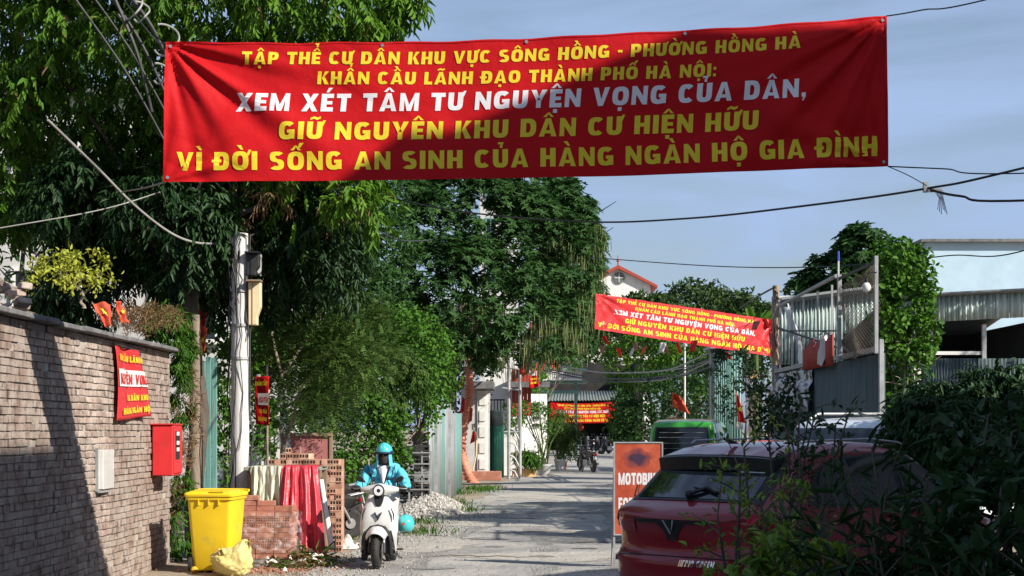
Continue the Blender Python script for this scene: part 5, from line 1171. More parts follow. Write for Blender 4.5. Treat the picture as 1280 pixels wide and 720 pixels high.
# pale metal plate
pp = thing('metal_plate', (WX, wy(126), 1.25), 'pale grey metal plate fixed to the brick wall below the poster', 'plate')
y0, y1 = wy(119), wy(133)
m = MB(); zc0, zc1 = PZ(126, 611), PZ(126, 562); m.box((WX + .05, (y0 + y1) / 2, (zc0 + zc1) / 2), (.07, y1 - y0, zc1 - zc0)); obj('cover', m, M['white_paint'], pp, smooth=0, bevel=.006)
m = MB(); m.box((WX + .02, y0 - .01, (zc0 + zc1) / 2), (.03, .03, zc1 - zc0 + .04)); m.box((WX + .03, (y0 + y1) / 2, zc0 - .02), (.06, y1 - y0, .03)); obj('frame', m, M['galv'], pp, smooth=0)
# small national flags
def small_flag(pts, label, mt='flag', star=None, name='small_flag', group=None, pole=None, amp=.02):
    t = thing(name, tuple(pts[0]), label, 'flag', group)
    cloth_obj('flag_cloth', *pts, lambda u, v: amp * math.sin(u * 8 + v * 3) + amp * .8 * math.sin(v * 9 - u * 4), mt, t, 14, 14)
    if star:
        a, b, c_, d_ = map(Vector, pts); cen = (a + b + c_ + d_) / 4; ex = (b - a).normalized(); ez = (d_ - a).normalized()
        nn = ex.cross(ez).normalized(); nn = nn if nn.y < 0 else -nn
        obj('star', star_mb(cen, star, ex, ez, nn * (amp * 1.7)), M['star'], t, smooth=0)
    if pole: 
        m = MB(); m.tube(pole, .008, 5); obj('stick', m, M['twig'], t)
    return t
small_flag([P(126, 402, 17.3), P(138, 410, 17.3), P(139, 378, 17.4), P(114, 380, 17.4)], 'crumpled red flag with yellow star lying on the wall coping, left of its neighbour', 'flag_orange', .055)
small_flag([P(148, 402, 17.6), P(160, 404, 17.7), P(153, 378, 17.7), P(143, 376, 17.6)], 'narrow folded red flag on the wall coping, right of the flag with the clear star', 'flag_orange', .03)
for (x, y, w, h, d_, st_, lb, mt) in ((254, 425, 10, 40, 23.2, .05, 'bright red flag with yellow star hung on the left tree trunk, upper of two', 'flag_orange'), (251, 462, 12, 30, 23.2, 0, 'orange red pennant draped above the teal post, lower of two', 'flag_orange'), (254, 398, 10, 24, 23.4, 0, 'dark red pennant in the shade on the tree trunk', 'flag'), (250, 358, 10, 22, 23.4, 0, 'dark red pennant highest on the shaded tree trunk', 'flag')):
    small_flag([P(x - w * .3, y + h / 2, d_), P(x + w * .2, y + h / 2 - 4, d_), P(x + w / 2, y - h / 2 + 5, d_), P(x - w / 2, y - h / 2, d_)], lb, mt, st_)
# concrete stump post and teal post between wall and bin
cp_ = thing('old_post', (X(243, 22.9), 22.9, 0), 'weathered rough wooden post against the tree trunk above the creeper', 'post')
m = MB(); m.tube([(X(244, 22.2), 22.2, z) for z in (0, .8, 1.6, 2.4, 3.2)], [.085, .08, .085, .075, .07], 9); obj('shaft', m, M['bark'], cp_, smooth=60)
tp_ = thing('teal_plank_post', (X(261, 23), 23, 0), 'faded teal painted metal sheet post behind the yellow bin', 'post')
for k, (x0, x1, yt) in enumerate(((250, 257, 452), (257, 264, 446), (264, 271, 447))):
    m = MB(); m.box(((X(x0, 23) + X(x1, 23)) / 2, 23 + .015 * k, Z(yt, 23) / 2), (X(x1, 23) - X(x0, 23) - .004, .03 + .01 * (k % 2), Z(yt, 23))); obj('plank', m, M['teal'], tp_, smooth=0, bevel=.006)
for z in (.6, 1.9):
    m = MB(); m.box((X(261, 23), 23.04, z), (.26, .03, .06)); obj('batten', m, M['galv'], tp_, smooth=0)

# ------------------------------------------------------------------ yellow wheeled bin
bx, by = X(267, 19.9), 20.1
bi = thing('wheeled_bin', (bx, by, 0), 'yellow plastic wheeled bin with closed lid beside the brick stack', 'bin', rz=-.10)
def bobj(n, m, mt, par=bi, **k): return obj(n, m, M[mt], par, world=False, **k)
m = MB()
def ringbox(z, w, d, r=.05, n=5):
    out = []
    for (sx, sy) in ((1, 1), (-1, 1), (-1, -1), (1, -1)):
        a0 = {(1, 1): 0, (-1, 1): PI / 2, (-1, -1): PI, (1, -1): 3 * PI / 2}[(sx, sy)]
        for i in range(n):
            a = a0 + PI / 2 * i / (n - 1); out.append((sx * (w / 2 - r) + r * math.cos(a), sy * (d / 2 - r) + r * math.sin(a), z))
    return out
def loft(m, rings, cap=True):
    b = len(m.v); n = len(rings[0])
    fs = [(i * n + j, i * n + (j + 1) % n, (i + 1) * n + (j + 1) % n, (i + 1) * n + j) for i in range(len(rings) - 1) for j in range(n)]
    if cap: fs += [tuple(range(n - 1, -1, -1)), tuple((len(rings) - 1) * n + j for j in range(n))]
    m.add([p for r in rings for p in r], fs)
loft(m, [ringbox(.03, .42, .48), ringbox(.05, .44, .50), ringbox(.5, .495, .58), ringbox(.86, .535, .655), ringbox(.865, .565, .69), ringbox(.905, .575, .70), ringbox(.91, .55, .66)])
bobj('body', m, 'yellow_bin', smooth=35)
m = MB(); loft(m, [ringbox(.905, .60, .72), ringbox(.93, .605, .725), ringbox(.945, .59, .70), ringbox(.965, .50, .58, .06), ringbox(.972, .44, .5, .06)]); lid = bobj('lid', m, 'yellow_bin', smooth=35)
m = MB(); m.tube([(-.29, .33, .93), (-.33, .36, .955), (-.33, .36, .955), (-.22, .40, .96), (.22, .40, .96), (.30, .36, .955)], .018, 8); m.box((-.30, .30, .93), (.09, .10, .07)); m.box((.1, -.345, .965), (.16, .03, .02)); bobj('hinge_handle', m, 'yellow_bin')
for sx in (-.12, .0, .12):
    m = MB(); m.box((sx, -.337, .84), (.012, .03, .07)); bobj('rib', m, 'yellow_bin', smooth=0)
m = MB(); m.cyl((-.3, .22, .1), (.3, .22, .1), .013, .013, 8); bobj('axle', m, 'steel')
for sx in (-1, 1):
    m = MB(); m.lathe((sx * .26, .22, .10), [(.05, -.025), (.098, -.025), (.1, 0), (.098, .025), (.05, .025)], 24, 'x'); w_ = bobj('wheel', m, 'rubber')
    m = MB(); m.lathe((sx * .26 + sx * .005, .22, .10), [(.015, -.03), (.05, -.026), (.05, .026), (.015, .03)], 12, 'x'); bobj('hub', m, 'black_plastic', w_)
m = MB(); m.lathe((-.245, -.20, .10), [(.045, -.022), (.092, -.022), (.096, 0), (.092, .022), (.045, .022)], 24, 'x'); w_ = bobj('wheel', m, 'rubber')
m = MB(); m.lathe((-.25, -.20, .10), [(.012, -.028), (.05, -.024), (.05, .024), (.012, .028)], 6, 'x'); bobj('hub', m, 'galv', w_)
# orange ball by the wheel
m = MB(); c = G(243, 717); m.sphere((c.x, c.y, .04), .045, 14, 8); m.sphere((c.x, c.y, .04), (.045, .045, -.045), 14, 4, 0)
tag(obj('fruit', m, mat('orange_fruit', (.75, .38, .03), rough=.5)), 'small orange fruit lying by the wheel of the yellow bin', 'fruit')
# yellow plastic bag
gp = G(294, 718); gp.y = 19.65
bgt = thing('plastic_bag', (X(293, 19.6), 19.6, 0), 'crumpled pale yellow plastic bag slumped in front of the bin', 'bag')
bmh = bmesh.new(); bmesh.ops.create_icosphere(bmh, subdivisions=5, radius=1)
cx = X(292, 19.6)
Rb = random.Random(2)
from mathutils import noise as mn
for v in bmh.verts:
    p = v.co.copy(); n_ = mn.noise(p * 1.6) * .2 + abs(mn.noise(p * 3.6)) * .2 - abs(mn.noise(p * 6 + Vector((3, 1, 2)))) * .10
    x_ = p.x * .235 * (1 + n_) ; y_ = p.y * .2 * (1 + n_); z_ = max(-.15, p.z * .17 * (1 + n_)) + .15
    z_ += max(0, p.x - .1) * .24 * max(0, p.z + .2); x_ -= .02 * p.z
    v.co = (cx + x_, 19.55 + y_, z_)
me = bpy.data.meshes.new('bag_body'); bmh.to_mesh(me); bmh.free(); me.materials.append(M['yellow_bag']); me.shade_smooth(); me.set_sharp_from_angle(angle=math.radians(75)); link(bpy.data.objects.new('bag_body', me), bgt)
m = cloth((cx + .08, 19.5, .28), (cx + .2, 19.52, .30), (cx + .22, 19.5, .42), (cx + .10, 19.55, .37), lambda u, v: .025 * math.sin(u * 14) * (.4 + v), 14, 8); obj('bag_neck', m, M['yellow_bag'], bgt, smooth=70, thick=.002)
m = cloth((cx - .14, 19.4, .24), (cx - .05, 19.38, .26), (cx - .07, 19.38, .33), (cx - .15, 19.42, .31), lambda u, v: .02 * math.sin(u * 11) * (.4 + v), 10, 6); obj('bag_handle', m, M['yellow_bag'], bgt, smooth=70, thick=.002)

# ------------------------------------------------------------------ brick stacks
def hollow(name, parent, w, h, l, holes, mt):
    """extruded hollow brick: solid body, holes as flat shade-dark patches on the camera end"""
    mm = MB(); mm.box((0, 0, 0), (w, l, h)); mm.m = 1
    for (hx, hz) in holes: mm.box((hx * w, -l / 2 - .0004, hz * h), (w * .17, .0015, h * .2))
    o = obj(name, mm, [M[mt], M['hole_shade']], parent, smooth=0, world=False); return o
# stack one: perforated bricks laid flat, wrapped in film
d1 = 20.7
sx0, sx1 = X(297, d1), X(366, d1); szt = Z(636, d1)
s1 = thing('brick_stack', (sx0, d1, 0), 'low stack of orange perforated bricks wrapped in film between bin and red tarpaulin', 'brick stack', 'stacks of new bricks')
m = MB()
for yy in (.05, .35, .62): m.box((.36, yy, .05), (.74, .09, .09))
obj('pallet', m, M['plank'], s1, smooth=0, world=False)
bl, bh = .22, .062
cols_ = 0; first = None; Rk = random.Random(8)
nrow = int((szt - .10) / (bh + .003)); Wst = sx1 - sx0
protoL = None; protoE = None
for r in range(nrow):
    z = .10 + bh / 2 + r * (bh + .003)
    endon = r % 4 in (2, 3)
    x = Rk.uniform(-.008, .008)
    w = .105 if endon else bl
    while x + w < Wst + .03:
        if endon:
            if protoE is None:
                mm = MB(); mm.box((0, 0, 0), (.103, .22, bh)); mm.m = 1
                for k in (-.3, 0, .3):
                    for kz in (-.2, .22): mm.box((k * .103, -.1102, kz * bh), (.016, .003, .014))
                protoE = obj('brick', mm, [M['brick'], M['hole_shade']], s1, smooth=0, world=False); q = protoE
            else: q = protoE.copy(); COL.objects.link(q)
        else:
            if protoL is None:
                mm = MB(); mm.box((0, 0, 0), (bl - .003, .105, bh)); protoL = obj('brick', mm, M['brick'], s1, smooth=0, world=False, bevel=.003); q = protoL
            else: q = protoL.copy(); COL.objects.link(q)
        q.location = (x + w / 2, (.11 if endon else .052) + Rk.uniform(-.006, .006), z); q.rotation_euler = (0, 0, Rk.uniform(-.03, .03))
        x += w + .004
# right flank and second depth rows
for r in range(nrow):
    z = .10 + bh / 2 + r * (bh + .003)
    for k in range(3):
        q = protoL.copy(); COL.objects.link(q); q.location = (Wst - .06 + Rk.uniform(-.006, .006), .27 + k * .22, z); q.rotation_euler = (0, 0, PI / 2)
m = MB(); m.box((Wst / 2 - .06, .47, .1 + nrow * .065 / 2), (Wst - .16, .6, nrow * .065 - .01)); obj('inner_bricks', m, M['brick'], s1, smooth=0, world=False)
for k, (x, z, r) in enumerate(((.10, 0, .05), (.33, 0, -.08), (.12, 1, .1), (.34, 1, 0.02), (.14, 2, -.05), (.05, 0, .4), (.55, 0, .0), (.6, 0, 1.2))):
    q = protoL.copy(); COL.objects.link(q); q.location = (x, .12 + .12 * (k % 3 > 0) * (k > 4), .10 + nrow * .065 + bh / 2 + z * .066); q.rotation_euler = (0, 0, r)
# plastic film: thin crumpled sheet round the front and side
film = bpy.data.materials.new('clear_film'); film.use_nodes = True
fnn = film.node_tree; fb_ = fnn.nodes['Principled BSDF']; fb_.inputs['Base Color'].default_value = (.75, .72, .78, 1); fb_.inputs['Roughness'].default_value = .15
tr_ = fnn.nodes.new('ShaderNodeBsdfTransparent'); mxs = fnn.nodes.new('ShaderNodeMixShader'); nz_ = fnn.nodes.new('ShaderNodeTexNoise'); nz_.inputs['Scale'].default_value = 5; nz_.inputs['Detail'].default_value = 4; nz_.inputs['Distortion'].default_value = 1.5
mr_ = fnn.nodes.new('ShaderNodeMapRange'); mr_.inputs['From Min'].default_value = .5; mr_.inputs['From Max'].default_value = .7; mr_.inputs['To Min'].default_value = .06; mr_.inputs['To Max'].default_value = .38
fnn.links.new(nz_.outputs['Fac'], mr_.inputs['Value']); fnn.links.new(mr_.outputs['Result'], mxs.inputs['Fac']); fnn.links.new(tr_.outputs['BSDF'], mxs.inputs[1]); fnn.links.new(fb_.outputs['BSDF'], mxs.inputs[2]); fnn.links.new(mxs.outputs['Shader'], fnn.nodes['Material Output'].inputs['Surface'])
def ff(u, v):
    per = Wst + .75; s_ = u * per; w_ = .012 * math.sin(v * 9 + u * 13) + .009 * math.sin(v * 31 + u * 47) + .008 * math.sin(u * 60 - v * 9)
    z = .18 + v * (nrow * .065 - .1)
    if s_ < Wst: return (s_, -.02 + w_, z)
    return (Wst + .02 + w_ + .06 * math.sin(min(1, (s_ - Wst) * 3)) * (1 - v), s_ - Wst - .02, z)
m = MB(); m.grid(ff, 80, 24); obj('film_wrap', m, film, s1, smooth=60, world=False)
# ground litter of brick chips round it
def chip(): return (X(330, 20.3) + random.gauss(0, .35), 20.2 + random.gauss(0, .25), .012)
stones('brick_chips', 260, chip, None, .008, .035, 'brick')

# stack two: taller stack of hollow bricks (px 332..425, 567..680)
d2_ = 23.2
s2_ = thing('brick_stack', (X(332, d2_), d2_, 0), 'tall stack of pale hollow bricks with dark openings behind the cloth covered table', 'brick stack', 'stacks of new bricks')
x0_ = 0; wtot = X(425, d2_) - X(332, d2_); hh = .078
proto = None; cnt_ = 0
rows_ = int(Z(572, d2_) / (hh + .002))
def s2brick(x, y, z, rz=0, mt=None):
    global proto, cnt_
    if proto is None:
        mm = MB(); mm.box((0, 0, 0), (.078, .2, .076)); mm.m = 1
        for hx in (-.24, .24): mm.box((hx * .078, -.1002, .004), (.026, .003, .042))
        proto = obj('brick', mm, [M['brick_pale'], M['hole_shade']], s2_, smooth=0, world=False); q = proto
    else: q = proto.copy(); COL.objects.link(q)
    q.location = (x, y, z); q.rotation_euler = (0, 0, rz)
    cnt_ += 1
Rk = random.Random(4)
for r in range(rows_):
    z = .04 + r * (hh + .002)
    xa = 0 if r >= rows_ - 3 else wtot - .30
    if r == rows_ - 1: xa = .04
    x = xa
    while x < wtot - .02:
        solid = Rk.random() < .38
        s2brick(x + .04, .1 + Rk.uniform(-.012, .012), z, PI if solid else Rk.uniform(-.02, .02)); x += .081
for (x, z) in ((.25, 0), (.33, 0), (.42, 0), (.30, .078), (.50, 0), (.58, 0)): s2brick(x, .12, .04 + rows_ * (hh + .002) + z, Rk.uniform(-.3, .3))
m = MB(); m.box((wtot / 2 + .1, .52, (rows_ * .08) / 2), (wtot - .25, .62, rows_ * .08 - .02)); obj('inner_bricks', m, M['brick_pale'], s2_, smooth=0, world=False)
# table board, grey cloth, red tarpaulin, grey pipe
dt_ = 21.6
tb_ = thing('work_board', (X(365, dt_), dt_, 0), 'weathered board laid across posts and carrying the draped cloths', 'board')
zt2 = Z(586, dt_)
m = MB(); m.box((X(354, dt_), dt_ + .35, zt2), (X(402, dt_) - X(306, dt_), .9, .05)); obj('board', m, M['plank'], tb_, smooth=0, bevel=.008)
m = MB(); m.box((X(396, dt_), dt_ + .35, zt2 + .03), (.18, .5, .012)); obj('loose_slat', m, M['wood'], tb_, smooth=0)
for x in (312, 398):
    for yy in (.0, .7):
        m = MB(); m.box((X(x, dt_), dt_ + yy, zt2 / 2 - .02), (.06, .06, zt2 - .03)); obj('leg', m, M['wood'], tb_, smooth=0)
def drape(name, label, xa, xb, xa2, xb2, yb, mt, waves, amp, cat, dz=0.0, flare=.0):
    z0_, z1_ = Z(yb, dt_ - .15), zt2 + .035 + dz
    def fn(u, v):
        x = (X(xa2, dt_) * (1 - u) + X(xb2, dt_) * u) * (1 - v) + (X(xa, dt_) * (1 - u) + X(xb, dt_) * u) * v
        k = (1 - v)
        ph_ = u * waves * 2 * PI + 1.6 * math.sin(u * 5) + .5 * math.sin(v * 3 + u * 4); y = dt_ - .13 - flare * k + amp * (.25 + k) * (math.sin(ph_) + .5 * math.sin(ph_ * .43 + 2) + .35 * math.sin(ph_ * 2.3 + 1)) + .05 * k * mn.noise(Vector((u * 4, v * 3, waves))) + .018 * mn.noise(Vector((u * 13, v * 7, waves)))
        return (x, y, z0_ + (z1_ - z0_) * v + .02 * k * math.sin(u * 9))
    m = MB(); m.grid(fn, 90, 30)
    n = 91; top = [m.v[30 * n + i] for i in range(n)]
    b = len(m.v); m.v += [(x, dt_ + .55, z1_ + .0) for (x, y, z) in top]; m.f += [(30 * n + i, 30 * n + i + 1, b + i + 1, b + i) for i in range(n - 1)]; m.mi += [0] * (n - 1)
    return tag(obj(name, m, M[mt], smooth=80, thick=.003), label, cat)
drape('grey_cloth', 'pale olive grey cloth hanging in folds from the board', 315, 355, 316, 356, 645, 'cloth_grey', 4.5, .035, 'cloth')
drape('red_tarpaulin', 'glossy red tarpaulin with faded white print draped over the board to the ground', 354, 398, 352, 413, 699, 'tarp_red', 4.5, .05, 'tarpaulin', dz=.006, flare=.38)
gpipe = MB(); gpipe.tube([P(401, 600, dt_ - .1), P(409, 650, dt_ - .25), P(415, 686, dt_ - .45)], [.035, .035, .035], 12)
tag(obj('grey_pipe', gpipe, M['white_plaster']), 'pale grey pipe leaning against the right edge of the red tarpaulin', 'pipe')
# loose bricks and white rag right of the stack
lbk = G(416, 684)
Rk = random.Random(14)
lo1 = thing('loose_bricks', (lbk.x, lbk.y, 0), 'few loose orange bricks tumbled at the foot of the tall stack', 'bricks')
for k in range(7):
    q = protoL.copy(); COL.objects.link(q); q.parent = lo1; q.matrix_parent_inverse = Matrix.Identity(4); q.location = (Rk.uniform(-.12, .2), Rk.uniform(-.15, .25), .035 + .05 * (k % 3)); q.rotation_euler = (Rk.uniform(-.3, .3), Rk.uniform(-.4, .4), Rk.uniform(0, 3))
def rag(u, v): 
    x = X(428, 24) + (u - .5) * .42; y = 24 + (v - .5) * .6; r = ((u - .5) ** 2 + (v - .5) ** 2) * 4
    return (x + .03 * math.sin(v * 20), y, max(.01, .14 * (1 - r) + .05 * math.sin(u * 17 + v * 5) + .03 * math.sin(v * 31)))
m = MB(); m.grid(rag, 30, 30); tag(obj('white_rag', m, M['white_cloth'], smooth=70, thick=.004), 'crumpled white rag on the ground beside the loose bricks', 'rag')
# pink board behind bricks, small poster, white strip fence
pb_ = thing('pink_board', (X(388, 27.5), 27.5, 0), 'faded pink red board standing behind the tall brick stack', 'board')
dp = 27.0
for a, b in ((363, 376), (376, 389), (389, 402), (402, 414)):
    m = MB(); m.box(((X(a, dp) + X(b, dp)) / 2, dp, (Z(542, dp)) / 2), (X(b, dp) - X(a, dp) - .01, .03, Z(542, dp))); obj('plank', m, M['pink_board'], pb_, smooth=0)
m = MB(); m.box((X(388, dp), dp - .03, Z(543, dp)), (X(414, dp) - X(363, dp) + .05, .05, .05)); m.box((X(414, dp), dp, Z(538, dp) / 2), (.05, .07, Z(538, dp))); obj('frame', m, M['wood'], pb_, smooth=0)
sp_ = thing('small_poster', P(328, 500, 24), 'small torn red poster with yellow print on a rusty pole right of the concrete pole', 'poster')
Q = [P(320, 530, 24.1), P(336, 532, 24), P(336, 470, 24), P(318, 471, 24.1)]; nn_ = Vector((0, -1, 0))
cloth_obj('poster_sheet', *Q, lambda u, v: .01 * math.sin(u * 6 + v * 4), 'banner', sp_)
def PS2(u, v, off): return (Q[0] * (1 - u) + Q[1] * u) * (1 - v) + (Q[3] * (1 - u) + Q[2] * u) * v + nn_ * (.012 + off)
m = MB(); m.grid(lambda u, v: PS2(.22 + .76 * u, .41 + .24 * v, .002), 4, 4); obj('white_band', m, M['white_cloth'], sp_)
for (tx, u0, u1, v0, h, mm_) in (("KHẨN CẦU", .06, .9, .81, .085, 'letter_yellow'), ("NGUYỆN", .3, .96, .46, .12, 'banner_pink'), ("CỦA DÂN", .28, .85, .24, .08, 'letter_yellow'), ("GIA ĐÌNH", .2, .85, .08, .08, 'letter_yellow')):
    m = MB(); write(m, tx, lambda a, hh, k: PS2(u0 + (u1 - u0) * a, v0 + hh * h, .004 + k), 1); obj('lettering', m, M[mm_], sp_, smooth=0)
m = MB(); m.cyl((X(334, 24.1), 24.1, 0), P(334, 455, 24.1), .018, .018, 8); obj('pole', m, M['bark'], sp_)
ws = thing('white_picket_screen', (X(342, 25), 25, 0), 'peeling white painted boards behind the small red poster', 'screen')
Rk = random.Random(6)
for k, x in enumerate((322, 328, 334, 340, 346)):
    m = MB(); m.box((X(x + 1, 25.2), 25.2 + .02 * (k % 2), Z(468 + k * 9, 25.2) / 2), (.065, .02, Z(468 + k * 9, 25.2))); obj('board', m, M['white_plaster'], ws, smooth=0)
for y in (500, 532, 560):
    m = MB(); m.box((X(335, 25.15), 25.15, Z(y, 25.15)), (.36, .02, .03)); obj('rail', m, M['bark'], ws, smooth=0)

# ------------------------------------------------------------------ crates behind the rider
ct = thing('crate_stack', (X(520, 35), 35, 0), 'stack of black plastic crates half hidden under the creeper behind the rider', 'crate stack')
dc = 34.5
for col_ in range(2):
    for r in range(5):
        x0c, x1c = X(499 + col_ * 19, dc), X(517 + col_ * 19, dc); z0c = .04 + r * .27 + (.0 if col_ == 0 else .02)
        m = MB(); w_ = x1c - x0c
        for zz in (0, .085, .17): m.box(((x0c + x1c) / 2, dc, z0c + zz + .03), (w_, .02, .035))
        for k in range(4): m.box((x0c + w_ * (k + .06) / 3.12, dc + .01, z0c + .12), (.022, .018, .22))
        m.box(((x0c + x1c) / 2, dc + .32, z0c + .12), (w_, .02, .22)); m.box((x0c + .01, dc + .16, z0c + .12), (.02, .3, .22)); m.box((x1c - .01, dc + .16, z0c + .12), (.02, .3, .22)); m.box(((x0c + x1c) / 2, dc + .16, z0c + .01), (w_ - .04, .3, .015))
        obj('crate', m, M['crate'] if (r + col_) % 3 else M['grey_sheet'], ct, smooth=0)
rk = thing('steel_rack', (X(522, 34), 34, 0), 'grey metal slatted rack leaning in front of the black crates', 'rack')
for y in (566, 580, 594, 612):
    m = MB(); m.box((X(520, 34), 34.1, Z(y, 34)), (X(538, 34) - X(502, 34), .03, .025)); obj('slat', m, M['galv'], rk, smooth=0)
for x in (511, 527, 538):
    m = MB(); m.box((X(x, 34), 34.14, Z(564, 34) / 2), (.03, .03, Z(564, 34))); obj('upright', m, M['galv'], rk, smooth=0)

# ------------------------------------------------------------------ orange corrugated hose
hs = thing('corrugated_hose', (X(590, 54), 54, 0), 'orange ribbed conduit hose rising beside the booth into the tree', 'hose')
pts = [P(601, 612, 53), P(589, 600, 53.2), P(579, 575, 53.6), P(577, 555, 54), P(582, 520, 54), P(586, 500, 54), P(587, 480, 54), P(586, 458, 54)]
dense = []
for i in range(len(pts) - 1):
    p_1, p0_, p1_, p2_ = pts[max(i - 1, 0)], pts[i], pts[i + 1], pts[min(i + 2, len(pts) - 1)]
    for j in range(22):
        t = j / 22; dense.append(.5 * ((2 * p0_) + (-p_1 + p1_) * t + (2 * p_1 - 5 * p0_ + 4 * p1_ - p2_) * t * t + (-p_1 + 3 * p0_ - 3 * p1_ + p2_) * t ** 3))
dense.append(pts[-1])
m = MB(); m.tube(dense, [.135 + .022 * (1 if (i // 2) % 2 else -1) for i in range(len(dense))], 12); obj('ribbed_tube', m, M['hose'], hs, smooth=50)
m = MB()
for a, l_ in ((-.5, .55), (0, .4), (.45, .5)): m.tube([pts[-1], pts[-1] + Vector((math.sin(a) * l_ * .5, 0, l_ * .5)), pts[-1] + Vector((math.sin(a) * l_, .1, l_))], [.05, .035, .015], 6)
obj('frayed_end', m, M['hose'], hs)
m = MB(); m.tube([P(590, 530, 53.6), P(596, 545, 53.5), P(595, 570, 53.5), P(591, 588, 53.5)], .025, 6); obj('yellow_cord', m, M['cream'], hs)
# flags pinned beside the hose
for k, (x, y, w, h, lb) in enumerate(((577, 478, 7, 16, 'pink red pennant left of the top of the hose'), (578, 508, 7, 18, 'pink red pennant halfway up beside the hose'), (588, 520, 6, 18, 'dark red pennant tied across the middle of the hose'), (591, 548, 7, 14, 'small red ribbon knot low on the hose'))):
    small_flag([P(x - w / 2, y + h / 2, 53.4), P(x + w / 3, y + h / 2 - 3, 53.4), P(x + w / 2, y - h / 2, 53.4), P(x, y - h / 2 - 3, 53.4)], lb, 'flag' if k % 2 else 'flag_orange', 0, 'pennant')
# ------------------------------------------------------------------ strings of pennants
def bunting(name, label, path, n, w, h, mts=('flag', 'flag_orange'), seed=1, sz=.02):
    R = random.Random(seed); t = thing(name, tuple(path[0]), label, 'bunting')
    m = MB(); m.tube(path, sz * .35, 4); obj('string', m, M['cable'], t)
    L_ = [0]
    for a, b in zip(path, path[1:]): L_.append(L_[-1] + (b - a).length)
    for k in range(n):
        s_ = L_[-1] * (k + R.uniform(.2, .8)) / n
        i = max(j for j in range(len(path) - 1) if L_[j] <= s_); f_ = (s_ - L_[i]) / (L_[i + 1] - L_[i]); c = path[i].lerp(path[i + 1], f_); dr_ = (path[i + 1] - path[i]).normalized()
        a = R.uniform(-.7, .7); e = Vector((dr_.x, dr_.y, 0)).normalized() * w; dn = Vector((math.sin(a) * .7, R.uniform(-.4, .4), -1)).normalized() * h * R.uniform(.7, 1.1)
        m = MB(); m.grid(lambda u, v: c + e * (u - .5) * (1 - .3 * v) + dn * v + Vector((0, sz * 1.5 * math.sin(u * 6 + v * 5 + k), 0)), 4, 5)
        obj('flag', m, M[mts[k % len(mts)]], t, smooth=80, thick=.002)
    return t
bunting('flag_string', 'string of small dark red flags in front of the white house and pillar', [P(606, 440, 53), P(640, 446, 53.5), P(672, 452, 54), P(700, 446, 58), P(740, 420, 62)], 11, .3, .5, ('flag', 'flag', 'flag_orange'), 1)
bunting('flag_string', 'string of small faded flags strung beneath the faded banner', [P(655, 400, 60), P(720, 428, 60), P(780, 436, 58), P(850, 428, 55), P(900, 418, 52), P(962, 396, 49.5)], 15, .22, .34, ('flag', 'white_cloth', 'flag_orange', 'pink_board'), 3)
bunting('flag_string', 'string of pale ragged flags over the lane just in front of the faded banner', [P(700, 408, 48), P(800, 430, 45), P(880, 425, 44), P(965, 395, 43)], 6, .2, .3, ('white_cloth', 'flag', 'pink_board'), 5)
small_flag([P(840, 508, 52), P(862, 518, 52), P(852, 496, 52), P(840, 490, 52)], 'limp orange red flag hanging before the trees above the green van', 'flag_orange', 0, amp=.08)
small_flag([P(922, 527, 46), P(932, 529, 46), P(925, 500, 46), P(920, 490, 46)], 'red flag with yellow star on a thin pole right of the teal kiosk', 'flag', .09, amp=.04, pole=[P(918, 580, 46), P(918, 470, 46)])
small_flag([P(920, 536, 46.2), P(929, 537, 46.2), P(929, 528, 46.2), P(921, 527, 46.2)], 'small white cloth scrap tied under the starred red flag', 'white_cloth', 0, amp=.02)
small_flag([P(661, 486, 56), P(674, 483, 56), P(671, 463, 56), P(662, 464, 56)], 'short white topped red banner with yellow print on a pole by the white house', 'banner', 0, 'hanging_pennant_banner', amp=.03, pole=[P(674, 560, 56), P(674, 465, 56), P(652, 466, 56), P(650, 560, 56)])
pn_ = bpy.data.objects['hanging_pennant_banner']
m = MB(); m.grid(lambda u, v: P(661.8 + u * 9, 463.5 + v * 6, 55.8), 3, 3); obj('white_top', m, M['white_cloth'], pn_)
for y_ in (473, 478):
    m = MB(); m.grid(lambda u, v: P(663.5 + u * 7, y_ + v * 2.2 - u, 55.8), 3, 1); obj('yellow_print', m, M['letter_yellow'], pn_)
small_flag([P(908, 448, 51), P(916, 450, 51), P(912, 441, 51), P(907, 440, 51)], 'orange pennant on top of the teal kiosk', 'flag_orange', 0, 'pennant', amp=.03)
small_flag([P(1010, 455, 30), P(1003, 470, 30), P(990, 380, 31), P(978, 385, 32)], 'torn pale sheet flapping inside the steel frame', 'white_cloth', 0, 'torn_sheet', amp=.06)

# ------------------------------------------------------------------ potted plants by the white house
def pot(name, label, x, yb, w, h, mt, flare=1.25, d_=None, box=False):
    g = G(x, yb) if d_ is None else Vector((X(x, d_), d_, 0)); s_ = g.y / F; t = thing(name, tuple(g), label, 'plant pot' if not box else 'planter')
    r = w * s_ / 2; hh_ = h * s_; m = MB()
    if box: m.box((g.x, g.y + r * .4, hh_ / 2), (2 * r, r, hh_)); m.box((g.x, g.y + r * .4, hh_), (2 * r + .06, r + .06, .06))
    else: m.lathe(tuple(g), [(r * .7, 0), (r * .78, .04), (r, hh_ * .8), (r * 1.08, hh_ * .85), (r * 1.08, hh_), (r * .92, hh_), (r * .9, hh_ * .9)], 20)
    obj('pot', m, M[mt], t, smooth=35 if not box else 0)
    m = MB(); m.lathe((g.x, g.y + (r * .4 if box else 0), hh_ * .88), [(r * (.45 if box else .9), 0), (r * .1, .02)], 16); obj('soil', m, M['soil'], t)
    return t, g, s_
t, g, s_ = pot('planter', 'orange and white painted box planter with a small green shrub', 655, 596, 30, 9, 'pot_orange', box=True)
crown('foliage', t, [E(658, 574, 9, 6, g.y)], 16, .16, 14, .2, .04, M['leaf_vine'], style='droop', lo=-.3)
